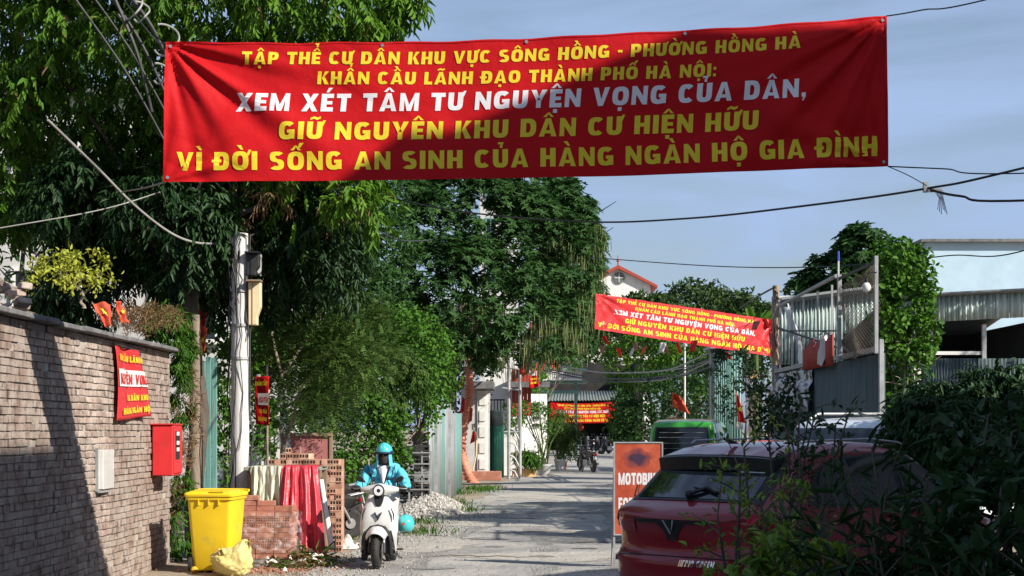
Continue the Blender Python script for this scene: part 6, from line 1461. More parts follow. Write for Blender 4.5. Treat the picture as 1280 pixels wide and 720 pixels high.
t, g, s_ = pot('plant_pot', 'wide grey glazed pot holding tall slender leafy stems', 680, 594, 18, 14, 'pot')
m = MB(); rr = random.Random(3)
for k in range(16): 
    a = rr.uniform(-.35, .35); m.tube([(g.x + rr.uniform(-.15, .15), g.y, .35), (g.x + a * .8, g.y + rr.uniform(-.2, .2), 1.2), (g.x + a * 2.4, g.y + rr.uniform(-.3, .3), rr.uniform(1.8, 2.5))], [.022, .018, .01], 5)
obj('stems', m, M['leaf_pod'], t)
crown('foliage', t, [E(668, 522, 22, 14, g.y), E(688, 530, 14, 18, g.y), E(650, 513, 14, 8, g.y), E(678, 552, 8, 8, g.y)], 55, .2, 10, .2, .05, M['leaf_vine'], style='general', lo=-.8, tone=.1)
t, g, s_ = pot('plant_pot', 'white round pot with tall grassy bamboo leaves beside the grey glazed pot', 700, 588, 14, 14, 'white_plaster')
m = MB()
for k in range(14):
    a = rr.uniform(-.3, .3); m.tube([(g.x + rr.uniform(-.15, .15), g.y, .35), (g.x + a, g.y, 1.4), (g.x + a * 2.6, g.y + rr.uniform(-.3, .3), rr.uniform(2.0, 2.8))], [.02, .016, .008], 5)
obj('stems', m, M['leaf_pod'], t)
crown('foliage', t, [E(702, 528, 14, 16, g.y), E(706, 548, 8, 10, g.y)], 30, .2, 9, .3, .025, M['leaf_far'], style='droop', lo=-.9, tone=.2)
t, g, s_ = pot('plant_pot', 'small pink red pot with a spiky plant at the end of the row', 706, 586, 5, 10, 'flag_orange', d_=70)
crown('foliage', t, [E(710, 571, 8, 5, g.y)], 8, .15, 12, .35, .05, M['leaf_vine'], style='general', lo=-.1)
cw = thing('climbing_shrub', (X(645, 59), 59, 0), 'light green climbing shrub on the wall behind the folding gate', 'shrub')
crown('foliage', cw, [E(640, 525, 10, 18, 58, .4), E(652, 515, 12, 12, 59, .5)], 30, .2, 11, .17, .07, M['leaf_vine'], style='general', lo=-.8)
obj('stem', limb_mesh((X(645, 59), 59, 0), [P(640, 530, 58.5), P(652, 520, 59)], .04, 2, .06, 5), M['bark'], cw)

# ------------------------------------------------------------------ MOTOBIKE FOR RENT sign
dsg = 20.5
sg_ = thing('rental_sign', (X(797, dsg), dsg, 0), 'orange red sign board reading MOTOBIKE FOR RENT behind the red car', 'sign')
xa, xb, z0_, z1_ = X(768.5, dsg), X(827, dsg), .42, Z(554, dsg)
m = MB(); m.box(((xa + xb) / 2, dsg, (z0_ + z1_) / 2), (xb - xa, .025, z1_ - z0_)); obj('panel', m, M['sign_red'], sg_, smooth=0)
m = MB()
for (a, b, c_, e_) in ((xa - .008, (z0_ + z1_) / 2, .018, z1_ - z0_), (xb + .008, (z0_ + z1_) / 2, .018, z1_ - z0_)): m.box((a, dsg, b), (c_, .045, e_))
for z in (z0_ - .008, z1_ + .008): m.box(((xa + xb) / 2, dsg, z), (xb - xa + .03, .045, .016))
obj('frame', m, M['galv'], sg_, smooth=0)
for x in (xa - .008, xb + .008):
    m = MB(); m.box((x, dsg + .01, .21), (.025, .03, .42)); obj('leg', m, M['galv'], sg_, smooth=0)
    m = MB(); m.tube([(x, dsg + .03, 1.2), (x, dsg + .5, 0)], .012, 6); obj('back_leg', m, M['galv'], sg_)
for (tx, x0, x1, yb, yt) in (("MOTOBIKE", 773, 825, 606, 591), ("FOR RENT", 773, 822, 637, 622), ("0-24H", 776, 812, 668, 652)):
    if tx == "0-24H": continue
    m = MB(); write(m, tx, lambda a, h, k: Vector((X(x0, dsg) + (X(x1, dsg) - X(x0, dsg)) * a, dsg - .0135 - k, Z(yb, dsg) + (Z(yt, dsg) - Z(yb, dsg)) * h)), 1, gap=.1); o = obj('lettering', m, M['letter_white'], sg_, smooth=0)
inkm = mat('sprayed_ink', (.52, .08, .03), rough=.6)
def ink_nodes():
    n = inkm.node_tree; L = n.links; g_ = n.nodes.new('ShaderNodeNewGeometry'); v_ = n.nodes.new('ShaderNodeVectorMath'); v_.operation = 'DISTANCE'
    s_ = n.nodes.new('ShaderNodeMapping'); s_.inputs['Scale'].default_value = (1, 1, 1.5); c_ = P(796, 573, dsg); v_.inputs[1].default_value = (c_.x, c_.y - .014, c_.z * 1.5)
    L.new(g_.outputs['Position'], s_.inputs['Vector']); L.new(s_.outputs['Vector'], v_.inputs[0])
    z_ = n.nodes.new('ShaderNodeTexNoise'); z_.inputs['Scale'].default_value = 14; L.new(g_.outputs['Position'], z_.inputs['Vector'])
    a_ = n.nodes.new('ShaderNodeMath'); a_.operation = 'MULTIPLY_ADD'; a_.inputs[1].default_value = .14; L.new(z_.outputs['Fac'], a_.inputs[0]); L.new(v_.outputs['Value'], a_.inputs[2])
    r_ = n.nodes.new('ShaderNodeMapRange'); r_.inputs['From Min'].default_value = .15; r_.inputs['From Max'].default_value = .27; L.new(a_.outputs['Value'], r_.inputs['Value'])
    q = n.nodes.new('ShaderNodeMix'); q.data_type = 'RGBA'; q.inputs['A'].default_value = (.045, .02, .045, 1); q.inputs['B'].default_value = (.38, .065, .03, 1); L.new(r_.outputs['Result'], q.inputs['Factor']); L.new(q.outputs['Result'], n.nodes['Principled BSDF'].inputs['Base Color'])
ink_nodes()
def spray(rx, rz, off, cx_=797, cy_=573):
    mm = MB(); c = P(cx_, cy_, dsg); pts = [(c.x + rx * (1 + .18 * math.sin(5 * a) + .1 * math.sin(11 * a)) * math.cos(a), dsg - .0128 - off, c.z + rz * (1 + .15 * math.sin(4 * a + 1)) * math.sin(a)) for a in [2 * PI * i / 48 for i in range(48)]]
    mm.add(pts, [tuple(range(48))]); return mm
obj('paint_smear', spray(.19, .13, .001), inkm, sg_, smooth=0)
m = MB(); m.tube([P(800, 604, dsg - .03), P(798, 615, dsg - .04), P(803, 630, dsg - .03)], .006, 5); obj('twig', m, M['cable'], sg_)
# ------------------------------------------------------------------ cars
def chaikin(pts, n=2):
    for _ in range(n):
        q = [pts[0]]
        for a, b in zip(pts, pts[1:]):
            q += [(a[0] * .8 + b[0] * .2, a[1] * .8 + b[1] * .2), (a[0] * .2 + b[0] * .8, a[1] * .2 + b[1] * .8)]
        pts = q + [pts[-1]]
    return pts
class Car:
    """body swept from a side outline; x runs from the rear bumper forward, y to the left, z up"""
    def __init__(s, outline, W_, belt, Ht, taper=.2, rear_t=.10, bow=.10, edge=.07, axles=(.75, 3.2), wr=.32, nar=0.0):
        s.nar = nar
        s.W, s.belt, s.H, s.taper, s.rt, s.bow, s.edge, s.axles, s.wr = W_, belt, Ht, taper, rear_t, bow, edge, axles, wr
        s.o = chaikin(outline); s.L = max(p[0] for p in s.o)
        ac = [0]
        for a, b in zip(s.o, s.o[1:]): ac.append(ac[-1] + math.hypot(b[0] - a[0], b[1] - a[1]))
        s.ac = [a / ac[-1] for a in ac]
    def S(s, t):
        t = min(max(t, 0), 1)
        for i in range(len(s.ac) - 1):
            if t <= s.ac[i + 1]:
                f = (t - s.ac[i]) / max(1e-9, s.ac[i + 1] - s.ac[i]); a, b = s.o[i], s.o[i + 1]
                return a[0] + (b[0] - a[0]) * f, a[1] + (b[1] - a[1]) * f
        return s.o[-1]
    def nrm(s, t):
        a, b = s.S(t - .006), s.S(t + .006); dx, dz = b[0] - a[0], b[1] - a[1]; l = math.hypot(dx, dz) or 1
        return dz / l, -dx / l                         # pointing inward
    def hw(s, x, z):
        h = s.W / 2
        if x < .7: h *= 1 - s.rt * ((.7 - x) / .7) ** 2
        if x > s.L - 1.0: h *= 1 - .16 * ((x - s.L + 1.0)) ** 2
        if z > s.belt: h *= 1 - s.taper * ((z - s.belt) / (s.H - s.belt)) ** 1.15 - s.nar * max(0, (1.4 - x) / 1.4) ** 1.3 * min(1, (z - s.belt) * 8)
        if z < .55: h *= 1 - .06 * ((.55 - z) / .4) ** 2
        h += .012 * math.sin((z - .35) / (s.belt - .35) * PI) if .35 < z < s.belt else 0
        return h
    def pt(s, t, v, off=0):
        x, z = s.S(t); nx, nz = s.nrm(t); a = .78; av = abs(v); ins = 0
        if av > a: ins = s.edge * (1 - math.sqrt(max(0, 1 - ((av - a) / (1 - a)) ** 2)))
        rear = nx > .15; front = nx < -.3
        bx = s.bow * v * v * min(1, abs(nx)) * (1 if nx > 0 else -1)
        x2, z2 = x + nx * (ins - off) + bx, z + nz * (ins - off) - .02 * v * v * (1 - abs(nx))
        return Vector((x2, -v * s.hw(x, z), z2))
    def t_at(s, z=None, x=None, rear=True):
        best = None
        for i in range(400):
            t = i / 400 * .55 if rear else .45 + i / 400 * .55
            p = s.S(t); d = abs(p[1] - z) if z is not None else abs(p[0] - x)
            if x is not None and p[1] < s.belt * .8: continue
            if best is None or d < best[0]: best = (d, t)
        return best[1]
    def t_near(s, x, z):
        return min((math.hypot(s.S(i / 1000)[0] - x, s.S(i / 1000)[1] - z), i / 1000) for i in range(1001))[1]
    def skin(s, m, t0, t1, v0, v1, off=0, nt_=12, nv=16):
        """v0/v1 may be functions of the fraction along t"""
        f0 = v0 if callable(v0) else (lambda k: v0); f1 = v1 if callable(v1) else (lambda k: v1)
        m.grid(lambda u, w: s.pt(t0 + (t1 - t0) * w, f0(w) + (f1(w) - f0(w)) * u, off), nv, nt_)
        return m
    def side_y(s, x, z): return s.hw(x, z)
    def side_patch(s, m, poly, sg, off=.004, n=10):
        """poly: bottom line and top line of points (x,z) of equal length"""
        bot, top = poly; k = len(bot) - 1
        def fn(u, v):
            i = min(int(u * k), k - 1); f = u * k - i
            b = (bot[i][0] + (bot[i + 1][0] - bot[i][0]) * f, bot[i][1] + (bot[i + 1][1] - bot[i][1]) * f); t = (top[i][0] + (top[i + 1][0] - top[i][0]) * f, top[i][1] + (top[i + 1][1] - top[i][1]) * f)
            x, z = b[0] + (t[0] - b[0]) * v, b[1] + (t[1] - b[1]) * v
            return Vector((x, sg * (s.hw(x, z) + off), z))
        m.grid(fn, k * 4, n); return m
    def body(s, parent, mt, name='body'):
        m = MB(); NT = 150
        m.grid(lambda u, w: s.pt(w, -1 + 2 * u), 28, NT)
        for sg in (-1, 1):
            def fn(u, w):
                p = s.pt(w, -sg)
                x, z = p.x, p.z; cx_ = min(max(x, .9), s.L - .9); cz = .6
                x2, z2 = x + (cx_ - x) * u, z + (cz - z) * u
                y = s.hw(x2, z2); y0 = abs(p.y)
                if u == 0: return p
                return Vector((x2, sg * (y0 + (y - y0) * min(1, u * 6)), z2))
            us = [0, .015, .04, .08, .14, .22, .32, .45, .6, .8, 1]
            b = len(m.v)
            for j in range(NT + 1):
                for u in us: m.v.append(tuple(fn(u, j / NT)))
            n_ = len(us)
            for j in range(NT):
                for i in range(n_ - 1):
                    q = (b + j * n_ + i, b + j * n_ + i + 1, b + (j + 1) * n_ + i + 1, b + (j + 1) * n_ + i); m.f.append(q if sg > 0 else q[::-1]); m.mi.append(0)
            # close the underside down the middle
        fl = [s.pt(0, -1), s.pt(0, 1), s.pt(1, 1), s.pt(1, -1)]
        m.add(fl, [(0, 1, 2, 3)])
        o = obj(name, m, mt, parent, smooth=50, world=False)
        bm_ = bmesh.new(); bm_.from_mesh(o.data); bmesh.ops.remove_doubles(bm_, verts=bm_.verts, dist=.0006); bmesh.ops.recalc_face_normals(bm_, faces=bm_.faces); bm_.to_mesh(o.data); bm_.free(); o.data.shade_smooth(); o.data.set_sharp_from_angle(angle=math.radians(50))
        return o
    def wheels(s, parent):
        for ax in s.axles:
            for sg in (-1, 1):
                y = sg * (s.W / 2 - .10)
                a = MB(); rr = s.wr + .055
                a.lathe((ax, sg * (s.W / 2 - .012), s.wr + .02), [(.0, -.006), (rr, -.006), (rr + .012, .006), (.0, .008)], 32, 'y'); obj('wheel_arch', a, M['black_plastic'], parent, world=False)
                w_ = MB(); w_.lathe((ax, y + sg * .03, s.wr), [(s.wr * .62, -.11), (s.wr * .93, -.11), (s.wr, -.08), (s.wr, .08), (s.wr * .93, .115), (s.wr * .62, .115)], 30, 'y'); wo = obj('wheel', w_, M['rubber'], parent, world=False)
                r_ = MB(); r_.lathe((ax, y + sg * .13, s.wr), [(.02, -.015), (.05, .0), (.05, -.0), (.02, .01)], 12, 'y')
                for k in range(5):
                    q = k * 2 * PI / 5; r_.tube([(ax + .03 * math.cos(q), y + sg * .135, s.wr + .03 * math.sin(q)), (ax + s.wr * .6 * math.cos(q), y + sg * .125, s.wr + s.wr * .6 * math.sin(q))], [.028, .018], 6)
                r_.lathe((ax, y + sg * .12, s.wr), [(s.wr * .56, -.03), (s.wr * .64, -.03), (s.wr * .64, .03), (s.wr * .56, .03)], 24, 'y'); obj('rim', r_, M['steel'], wo, world=False)

def car(name, label, cat, loc, yaw, outline, W_, belt, Ht, mt, **kw):
    t = thing(name, loc, label, cat, None, yaw); c = Car(outline, W_, belt, Ht, **kw); c.body(t, M[mt]); c.wheels(t); return t, c
def C_(o, t_, m, mt, **k): return obj(o, m, M[mt] if isinstance(mt, str) else mt, t_, world=False, **k)

# red hatchback SUV, seen from behind and to its right
YAW = math.radians(43)
RO = [(.30, .22), (.10, .24), (.03, .36), (.0, .52), (.0, .66), (.075, .70), (.07, .90), (.02, .985), (.12, 1.06), (.26, 1.12), (.66, 1.44), (.76, 1.53), (1.1, 1.585), (1.6, 1.61), (2.1, 1.585), (2.5, 1.47), (3.02, 1.06), (3.35, 1.0), (3.8, .86), (3.95, .66), (3.96, .40), (3.88, .22)]
rear_c = P(836, 650, 13.4)
fw = Vector((math.cos(YAW), math.sin(YAW), 0))
cl = Vector((rear_c.x, rear_c.y, 0)) - fw * .03
rc, K = car('hatchback_suv', 'dark red hatchback parked nearest at right, its rear with silver emblem toward the lane', 'car', tuple(cl), YAW, RO, 1.74, 1.06, 1.61, 'car_red', taper=.20, rear_t=.19, bow=.15, edge=.08, axles=(.78, 3.20), wr=.33, nar=.10)
def tz(x, z): return K.t_near(x, z)
# rear window, its black surround and pillars
m = MB(); K.skin(m, tz(.25, 1.115), tz(.66, 1.44), lambda k: -.88 + .03 * k, lambda k: .93 - .03 * k, .006, 14, 30); C_('rear_surround', rc, m, 'black')
m = MB(); K.skin(m, tz(.275, 1.132), tz(.63, 1.415), lambda k: -.80 + .05 * k, lambda k: .80 - .05 * k, .010, 12, 26); rw = C_('rear_window', rc, m, 'glass_dark')
# sticker on the glass
ta, tb2 = tz(.54, 1.34), tz(.60, 1.39)
m = MB(); K.skin(m, ta, tb2, .40, .72, .012, 3, 6); stc = C_('sticker', rw, m, 'white_paint')
m = MB(); write(m, "HỢP ĐỒNG", lambda a, h, k: K.pt(ta + (tb2 - ta) * (.12 + .58 * h), .42 + .28 * a, .018 + k), 1, .2); C_('lettering', rw, m, 'ink', smooth=0)
# spoiler
m = MB()
def spl(u, w):
    v = (-.90 + 1.8 * u); x, z = .82 - .30 * w, 1.55 - .075 * w - .03 * abs(v) ** 3
    return Vector((x + .09 * v * v, -v * .68, z))
m.grid(spl, 26, 6); b_ = len(m.v)
def spl2(u, w):
    v = (-.90 + 1.8 * u); x, z = .82 - .30 * w, 1.55 - .075 * w - .03 * abs(v) ** 3
    return Vector((x + .09 * v * v + .012, -v * .67, z - .13 + .02 * w))
m.grid(spl2, 26, 6); n1 = 27
m.f += [(6 * n1 + i, 6 * n1 + i + 1, b_ + 6 * n1 + i + 1, b_ + 6 * n1 + i) for i in range(26)]; m.mi += [0] * 26
for i in (0, 26): m.f += [(j * n1 + i, (j + 1) * n1 + i, b_ + (j + 1) * n1 + i, b_ + j * n1 + i) for j in range(6)]; m.mi += [0] * 6
C_('spoiler', rc, m, 'black')
m = MB(); m.grid(lambda u, w: Vector(spl(.02 + .96 * u, .86 * w)) + Vector((0, 0, .005)), 26, 6); C_('spoiler_top', rc, m, 'car_red')
m = MB(); K.skin(m, tz(.66, 1.44), tz(.76, 1.53), -.88, .88, .004, 4, 20); C_('upper_trim', rc, m, 'black')
m = MB(); m.box((.535, 0, 1.462), (.012, .30, .014)); C_('brake_lamp', rc, m, 'lamp_red', smooth=0)
# wiper
pp0 = K.pt(tz(.29, 1.145), .0, .03); pp2 = K.pt(tz(.32, 1.17), .34, .03)
m = MB(); m.tube([pp0, K.pt(tz(.36, 1.20), .18, .035), pp2], [.022, .014, .008], 6); m.tube([K.pt(tz(.37, 1.21), -.02, .022), K.pt(tz(.33, 1.18), .36, .022)], .008, 5); m.sphere(pp0, .035, 10, 6); C_('wiper', rc, m, 'black')
# dark band with winged crease around the emblem
m = MB(); K.skin(m, tz(.045, .945), tz(.02, .985), -.9, .9, .005, 4, 30); bd_ = C_('light_strip', rc, m, 'black')
m = MB(); K.skin(m, tz(.075, .81), tz(.02, .98), lambda k: -.07 - .22 * k * k, lambda k: .07 + .22 * k * k, .010, 8, 10); C_('emblem_base', rc, m, 'black')
for sg in (-1, 1):
    m = MB(); K.skin(m, tz(.068, .865), tz(.03, .975), sg * .99, sg * .58, .008, 5, 10); C_('tail_lamp', rc, m, 'lamp_red')
# V emblem (chrome)
te0, te1 = tz(.07, .865), tz(.03, .975)
def vq(pts, off=.022):
    mm = MB(); a = [K.pt(te0 + (te1 - te0) * h, v, off) for v, h in pts]; b = [K.pt(te0 + (te1 - te0) * h, v, .004) for v, h in pts]; n_ = len(pts)
    mm.add(a + b, [tuple(range(n_))] + [(i, (i + 1) % n_, n_ + (i + 1) % n_, n_ + i) for i in range(n_)]); return mm
C_('emblem', rc, vq([(-.085, 1.0), (-.062, 1.0), (.004, .12), (.0, -.05)]), 'chrome', smooth=0)
C_('emblem', rc, vq([(.085, 1.0), (.006, -.05), (.018, .25), (.062, 1.0)]), 'chrome', smooth=0)
# name badge
tb0, tb1_ = tz(.0, .615), tz(.0, .655)
m = MB(); write(m, "HERIO GREEN", lambda a, h, k: K.pt(tb0 + (tb1_ - tb0) * h, .20 + .44 * a, .032 + k), 1, .25, gap=.18); C_('lettering', rc, m, 'chrome', smooth=0)
# tailgate seam, bumper insert, number plate
for z0_, z1_, v0_, v1_ in ((.672, .682, -.86, .86),):
    m = MB(); K.skin(m, tz(.04, z0_), tz(.05, z1_ + .008), v0_, v1_, .003, 2, 24); C_('tailgate_seam', rc, m, 'black')
m = MB(); K.skin(m, tz(.2, .22), tz(.03, .40), -.95, .95, .006, 5, 26); C_('bumper_trim', rc, m, 'black_plastic')
m = MB(); K.skin(m, tz(.03, .36), tz(.01, .47), -.30, .30, .006, 3, 10); C_('plate_recess', rc, m, 'black')
for sg in (-1, 1):
    m = MB(); K.skin(m, tz(.01, .44), tz(.0, .48), sg * .93, sg * .62, .010, 2, 6); C_('reflector', rc, m, 'lamp_red')
# side glass, pillars, sills, handles
for sg in (-1, 1):
    m = MB(); K.side_patch(m, ([(.72, 1.10), (1.0, 1.07), (1.7, 1.05), (2.5, 1.03), (3.0, 1.06)], [(.92, 1.38), (1.12, 1.45), (1.7, 1.50), (2.2, 1.48), (2.96, 1.09)]), sg, .004, 8); C_('window_surround', rc, m, 'black')
    for bt_, tp in (([(.84, 1.12), (1.0, 1.105), (1.18, 1.095)], [(.97, 1.36), (1.1, 1.425), (1.22, 1.44)]), ([(1.24, 1.09), (1.5, 1.08), (1.95, 1.07)], [(1.26, 1.45), (1.55, 1.468), (1.93, 1.47)]), ([(2.03, 1.065), (2.4, 1.06), (2.82, 1.075)], [(2.01, 1.465), (2.25, 1.44), (2.60, 1.24)])):
        m = MB(); K.side_patch(m, (bt_, tp), sg, .010, 6); C_('side_window', rc, m, 'glass_dark')
    m = MB(); K.side_patch(m, ([(.42, .26), (1.2, .24), (2.6, .24), (3.6, .26)], [(.42, .36), (1.2, .35), (2.6, .35), (3.6, .36)]), sg, .014, 4); C_('sill_trim', rc, m, 'black_plastic')
    for x0_, z0_, z1_ in ((1.22, .38, 1.05), (2.02, .36, 1.03), (2.98, .36, 1.02)):
        m = MB(); K.side_patch(m, ([(x0_, z0_), (x0_ + .007, z0_)], [(x0_, z1_), (x0_ + .007, z1_)]), sg, .003, 10); C_('door_seam', rc, m, 'black')
    for x0_ in (1.33, 2.14):
        y = sg * (K.hw(x0_, .93) + .025); m = MB(); m.box((x0_ + .09, y, .93), (.19, .02, .03)); C_('door_handle', rc, m, 'car_red', bevel=.006)
    m = MB(); y = sg * .60; m.tube([(.95, y * .94, 1.575), (1.05, y, 1.60), (1.9, y, 1.615), (2.3, y, 1.585), (2.36, y, 1.57)], .009, 7); C_('roof_rail', rc, m, 'steel')
    m = MB(); m.sphere((2.78, sg * 1.0, 1.10), (.07, .10, .07), 12, 6); m.sphere((2.78, sg * 1.0, 1.10), (.07, .10, -.07), 12, 6, 0); m.box((2.8, sg * .91, 1.07), (.05, .14, .04)); C_('mirror', rc, m, 'car_red')
m = MB(); m.prism([(.78, -.012, 1.575), (.70, -.008, 1.63), (.86, -.012, 1.59), (.9, -.012, 1.575)], (0, 0, 0), (0, .024, 0)); C_('antenna_fin', rc, m, 'black')
m = MB(); K.skin(m, tz(2.5, 1.47), tz(3.0, 1.08), -.80, .80, .006, 10, 20); C_('windscreen', rc, m, 'glass_dark')
for sg in (-1, 1):
    m = MB(); K.skin(m, tz(3.82, .84), tz(3.93, .70), sg * .97, sg * .55, .006, 4, 8); C_('headlight', rc, m, 'lamp_clear')

# green van beyond the sign
VO = [(.15, .25), (.02, .35), (.0, .6), (.02, 1.0), (.05, 1.15), (.13, 1.70), (.20, 1.84), (.5, 1.90), (1.6, 1.93), (2.5, 1.90), (2.9, 1.76), (3.25, 1.10), (3.33, .8), (3.33, .4), (3.25, .25)]
DV = 35.0
vn_, K2 = car('green_van', 'bright green small van parked behind the dark saloon, seen from the rear', 'van', (X(851, DV), DV, 0), math.radians(77), VO, 1.50, 1.05, 1.93, 'car_green', taper=.13, rear_t=.04, bow=.05, edge=.09, axles=(.6, 2.7), wr=.28)
def tz2(x, z): return K2.t_near(x, z)
m = MB(); K2.skin(m, tz2(.05, 1.14), tz2(.13, 1.74), lambda k: -.86 + .04 * k, lambda k: .86 - .04 * k, .006, 10, 16); C_('window_surround', vn_, m, 'black')
m = MB(); K2.skin(m, tz2(.055, 1.17), tz2(.125, 1.71), lambda k: -.80 + .04 * k, lambda k: .80 - .04 * k, .010, 10, 16); g_ = C_('rear_window', vn_, m, 'glass_dark')
for z in (1.28, 1.40, 1.52, 1.62):
    m = MB(); t_ = tz2(.09, z); m.tube([K2.pt(t_, v, .013) for v in (-.7, 0, .7)], .006, 4); C_('defroster_line', g_, m, 'cable_grey')
for sg in (-1, 1):
    m = MB(); K2.skin(m, tz2(.01, .75), tz2(.03, 1.05), sg * .99, sg * .82, .008, 5, 4); C_('tail_lamp', vn_, m, 'lamp_red')
    for a, b in ((.3, 1.0), (1.1, 1.9), (2.0, 2.7)):
        m = MB(); K2.side_patch(m, ([(a, 1.12), (b, 1.10)], [(a + .05, 1.62), (b - (.25 if b > 2.5 else 0), 1.62)]), sg, .006, 5); C_('side_window', vn_, m, 'glass_dark')
m = MB(); K2.skin(m, tz2(.15, .25), tz2(.0, .5), -.9, .9, .02, 4, 12); C_('bumper', vn_, m, 'black_plastic')
# dark saloon between van and red car
SO = [(.1, .25), (.0, .5), (.03, .85), (.12, 1.02), (.62, 1.10), (1.15, 1.43), (1.6, 1.50), (2.3, 1.49), (2.8, 1.36), (3.4, 1.02), (4.2, .85), (4.4, .6), (4.38, .25)]
DS = 25.5
sa, K3 = car('dark_saloon', 'dark grey blue saloon whose roof shows between the green van and the red car', 'car', (X(838, DS), DS, 0), math.radians(40), SO, 1.76, 1.0, 1.50, 'car_dark', taper=.24, bow=.08, axles=(.85, 3.4), wr=.31)
m = MB(); K3.skin(m, K3.t_near(.70, 1.15), K3.t_near(1.10, 1.41), -.82, .82, .008, 8, 16); C_('rear_window', sa, m, 'glass_dark')
for sg in (-1, 1):
    m = MB(); K3.side_patch(m, ([(.85, 1.08), (2.0, 1.03), (3.15, 1.03)], [(1.30, 1.38), (2.0, 1.43), (2.75, 1.32)]), sg, .006, 6); C_('side_window', sa, m, 'glass_dark')
    m = MB(); K3.side_patch(m, ([(.80, 1.05), (2.0, .995), (3.2, 1.0)], [(.82, 1.07), (2.0, 1.02), (3.2, 1.02)]), sg, .009, 2); C_('window_trim', sa, m, 'chrome')
    m = MB(); K3.skin(m, K3.t_near(.03, .8), K3.t_near(.1, 1.0), sg * .98, sg * .6, .006, 4, 6); C_('tail_lamp', sa, m, 'lamp_red')
m = MB(); K3.skin(m, K3.t_near(2.85, 1.34), K3.t_near(3.38, 1.04), -.8, .8, .006, 8, 14); C_('windscreen', sa, m, 'glass_dark')
# white tall car at right, only its upper half shows over the red one
WO = [(.25, .25), (.05, .4), (.0, .8), (.04, 1.15), (.15, 1.3), (.42, 1.70), (.55, 1.80), (1.0, 1.85), (2.2, 1.86), (2.8, 1.80), (3.5, 1.30), (4.3, 1.12), (4.55, .8), (4.55, .4), (4.45, .25)]
DW = 20.5
wc, K4 = car('white_suv', 'white tall car behind the red hatchback, roof and dark rear glass just visible', 'car', (X(1010, DW), DW, 0), math.radians(38), WO, 1.86, 1.25, 1.86, 'car_white', taper=.22, bow=.10, edge=.10, axles=(.95, 3.7), wr=.37)
m = MB(); K4.skin(m, K4.t_near(.18, 1.34), K4.t_near(.44, 1.70), -.86, .86, .008, 8, 16); C_('rear_window', wc, m, 'glass_dark')
for sg in (-1, 1):
    m = MB(); K4.side_patch(m, ([(.6, 1.32), (2.0, 1.27), (3.25, 1.27)], [(.75, 1.68), (2.0, 1.76), (2.75, 1.70)]), sg, .006, 6); C_('side_window', wc, m, 'glass_dark')
    m = MB(); y = sg * .68; m.tube([(.8, y, 1.83), (.95, y, 1.89), (2.3, y, 1.90), (2.6, y, 1.83)], .018, 7); C_('roof_rail', wc, m, 'steel')
    m = MB(); K4.skin(m, K4.t_near(.0, .9), K4.t_near(.1, 1.25), sg * .98, sg * .7, .006, 4, 6); C_('tail_lamp', wc, m, 'lamp_red')
m = MB(); K4.skin(m, K4.t_near(2.85, 1.77), K4.t_near(3.48, 1.32), -.8, .8, .006, 8, 14); C_('windscreen', wc, m, 'glass_dark')
m = MB(); m.prism([(1.0, -.012, 1.85), (.9, -.008, 1.92), (1.1, -.012, 1.87), (1.14, -.012, 1.85)], (0, 0, 0), (0, .024, 0)); C_('antenna_fin', wc, m, 'black')
# ------------------------------------------------------------------ scooters and rider (local axes: x forward, y left, z up)
def skinned(name, pts, edges, root, mt, parent, sub=2, extra=None, smooth_it=0):
    names = list(pts); me = bpy.data.meshes.new(name + '_cage')
    me.from_pydata([pts[k][0] for k in names], [(names.index(a), names.index(b)) for a, b in edges], [])
    o = bpy.data.objects.new(name + '_cage', me); COL.objects.link(o)
    q = o.modifiers.new('s', 'SKIN'); q.use_smooth_shade = True
    if not me.skin_vertices: pass
    sv = me.skin_vertices[0].data
    for i, k in enumerate(names):
        r = pts[k][1]; sv[i].radius = r if hasattr(r, '__len__') else (r, r); sv[i].use_root = (k == root)
    s2 = o.modifiers.new('ss', 'SUBSURF'); s2.levels = sub; s2.render_levels = sub
    bpy.context.view_layer.update()
    nm = bpy.data.meshes.new_from_object(o.evaluated_get(bpy.context.evaluated_depsgraph_get()))
    bpy.data.objects.remove(o); nm.name = name
    if extra: 
        for v in nm.vertices: v.co = extra(v.co)
    nm.materials.clear(); nm.materials.append(M[mt]) ; nm.shade_smooth()
    r = bpy.data.objects.new(name, nm); link(r, parent, False); return r
def wheel_parts(parent, x, r, w, y=0, rim='galv', spokes=5, disc=True):
    m = MB(); prof = [(r - w * .95, -w * .42), (r - w * .5, -w * .52), (r - w * .12, -w * .34), (r, 0), (r - w * .12, w * .34), (r - w * .5, w * .52), (r - w * .95, w * .42)]
    m.lathe((x, y, r), prof, 36, 'y'); t = obj('wheel', m, M['rubber'], parent, world=False, smooth=50)
    m = MB()
    for k in range(40):
        q = k * 2 * PI / 40; m.box((x + (r - .002) * math.cos(q), y + (.012 if k % 2 else -.012), r + (r - .002) * math.sin(q)), (.012, .026, .012), rot=(0, -q, .4 if k % 2 else -.4))
    obj('tread_block', m, M['rubber'], t, world=False, smooth=0, kind='stuff')
    m = MB(); m.lathe((x, y, r), [(r - w * 1.1, -w * .32), (r - w * .8, -w * .36), (r - w * .8, w * .36), (r - w * 1.1, w * .32)], 30, 'y')
    for k in range(spokes): q = k * 2 * PI / spokes; m.tube([(x + .03 * math.cos(q), y, r + .03 * math.sin(q)), (x + (r - w) * math.cos(q), y, r + (r - w) * math.sin(q))], [.02, .013], 6)
    m.lathe((x, y, r), [(.0, -w * .6), (.032, -w * .55), (.032, w * .55), (.0, w * .6)], 14, 'y')
    obj('rim', m, M[rim], t, world=False)
    if disc: m = MB(); m.lathe((x, y + w * .75, r), [(.05, -.002), (.095, -.002), (.095, .002), (.05, .002)], 24, 'y'); obj('brake_disc', m, M['steel'], t, world=False)
    return t
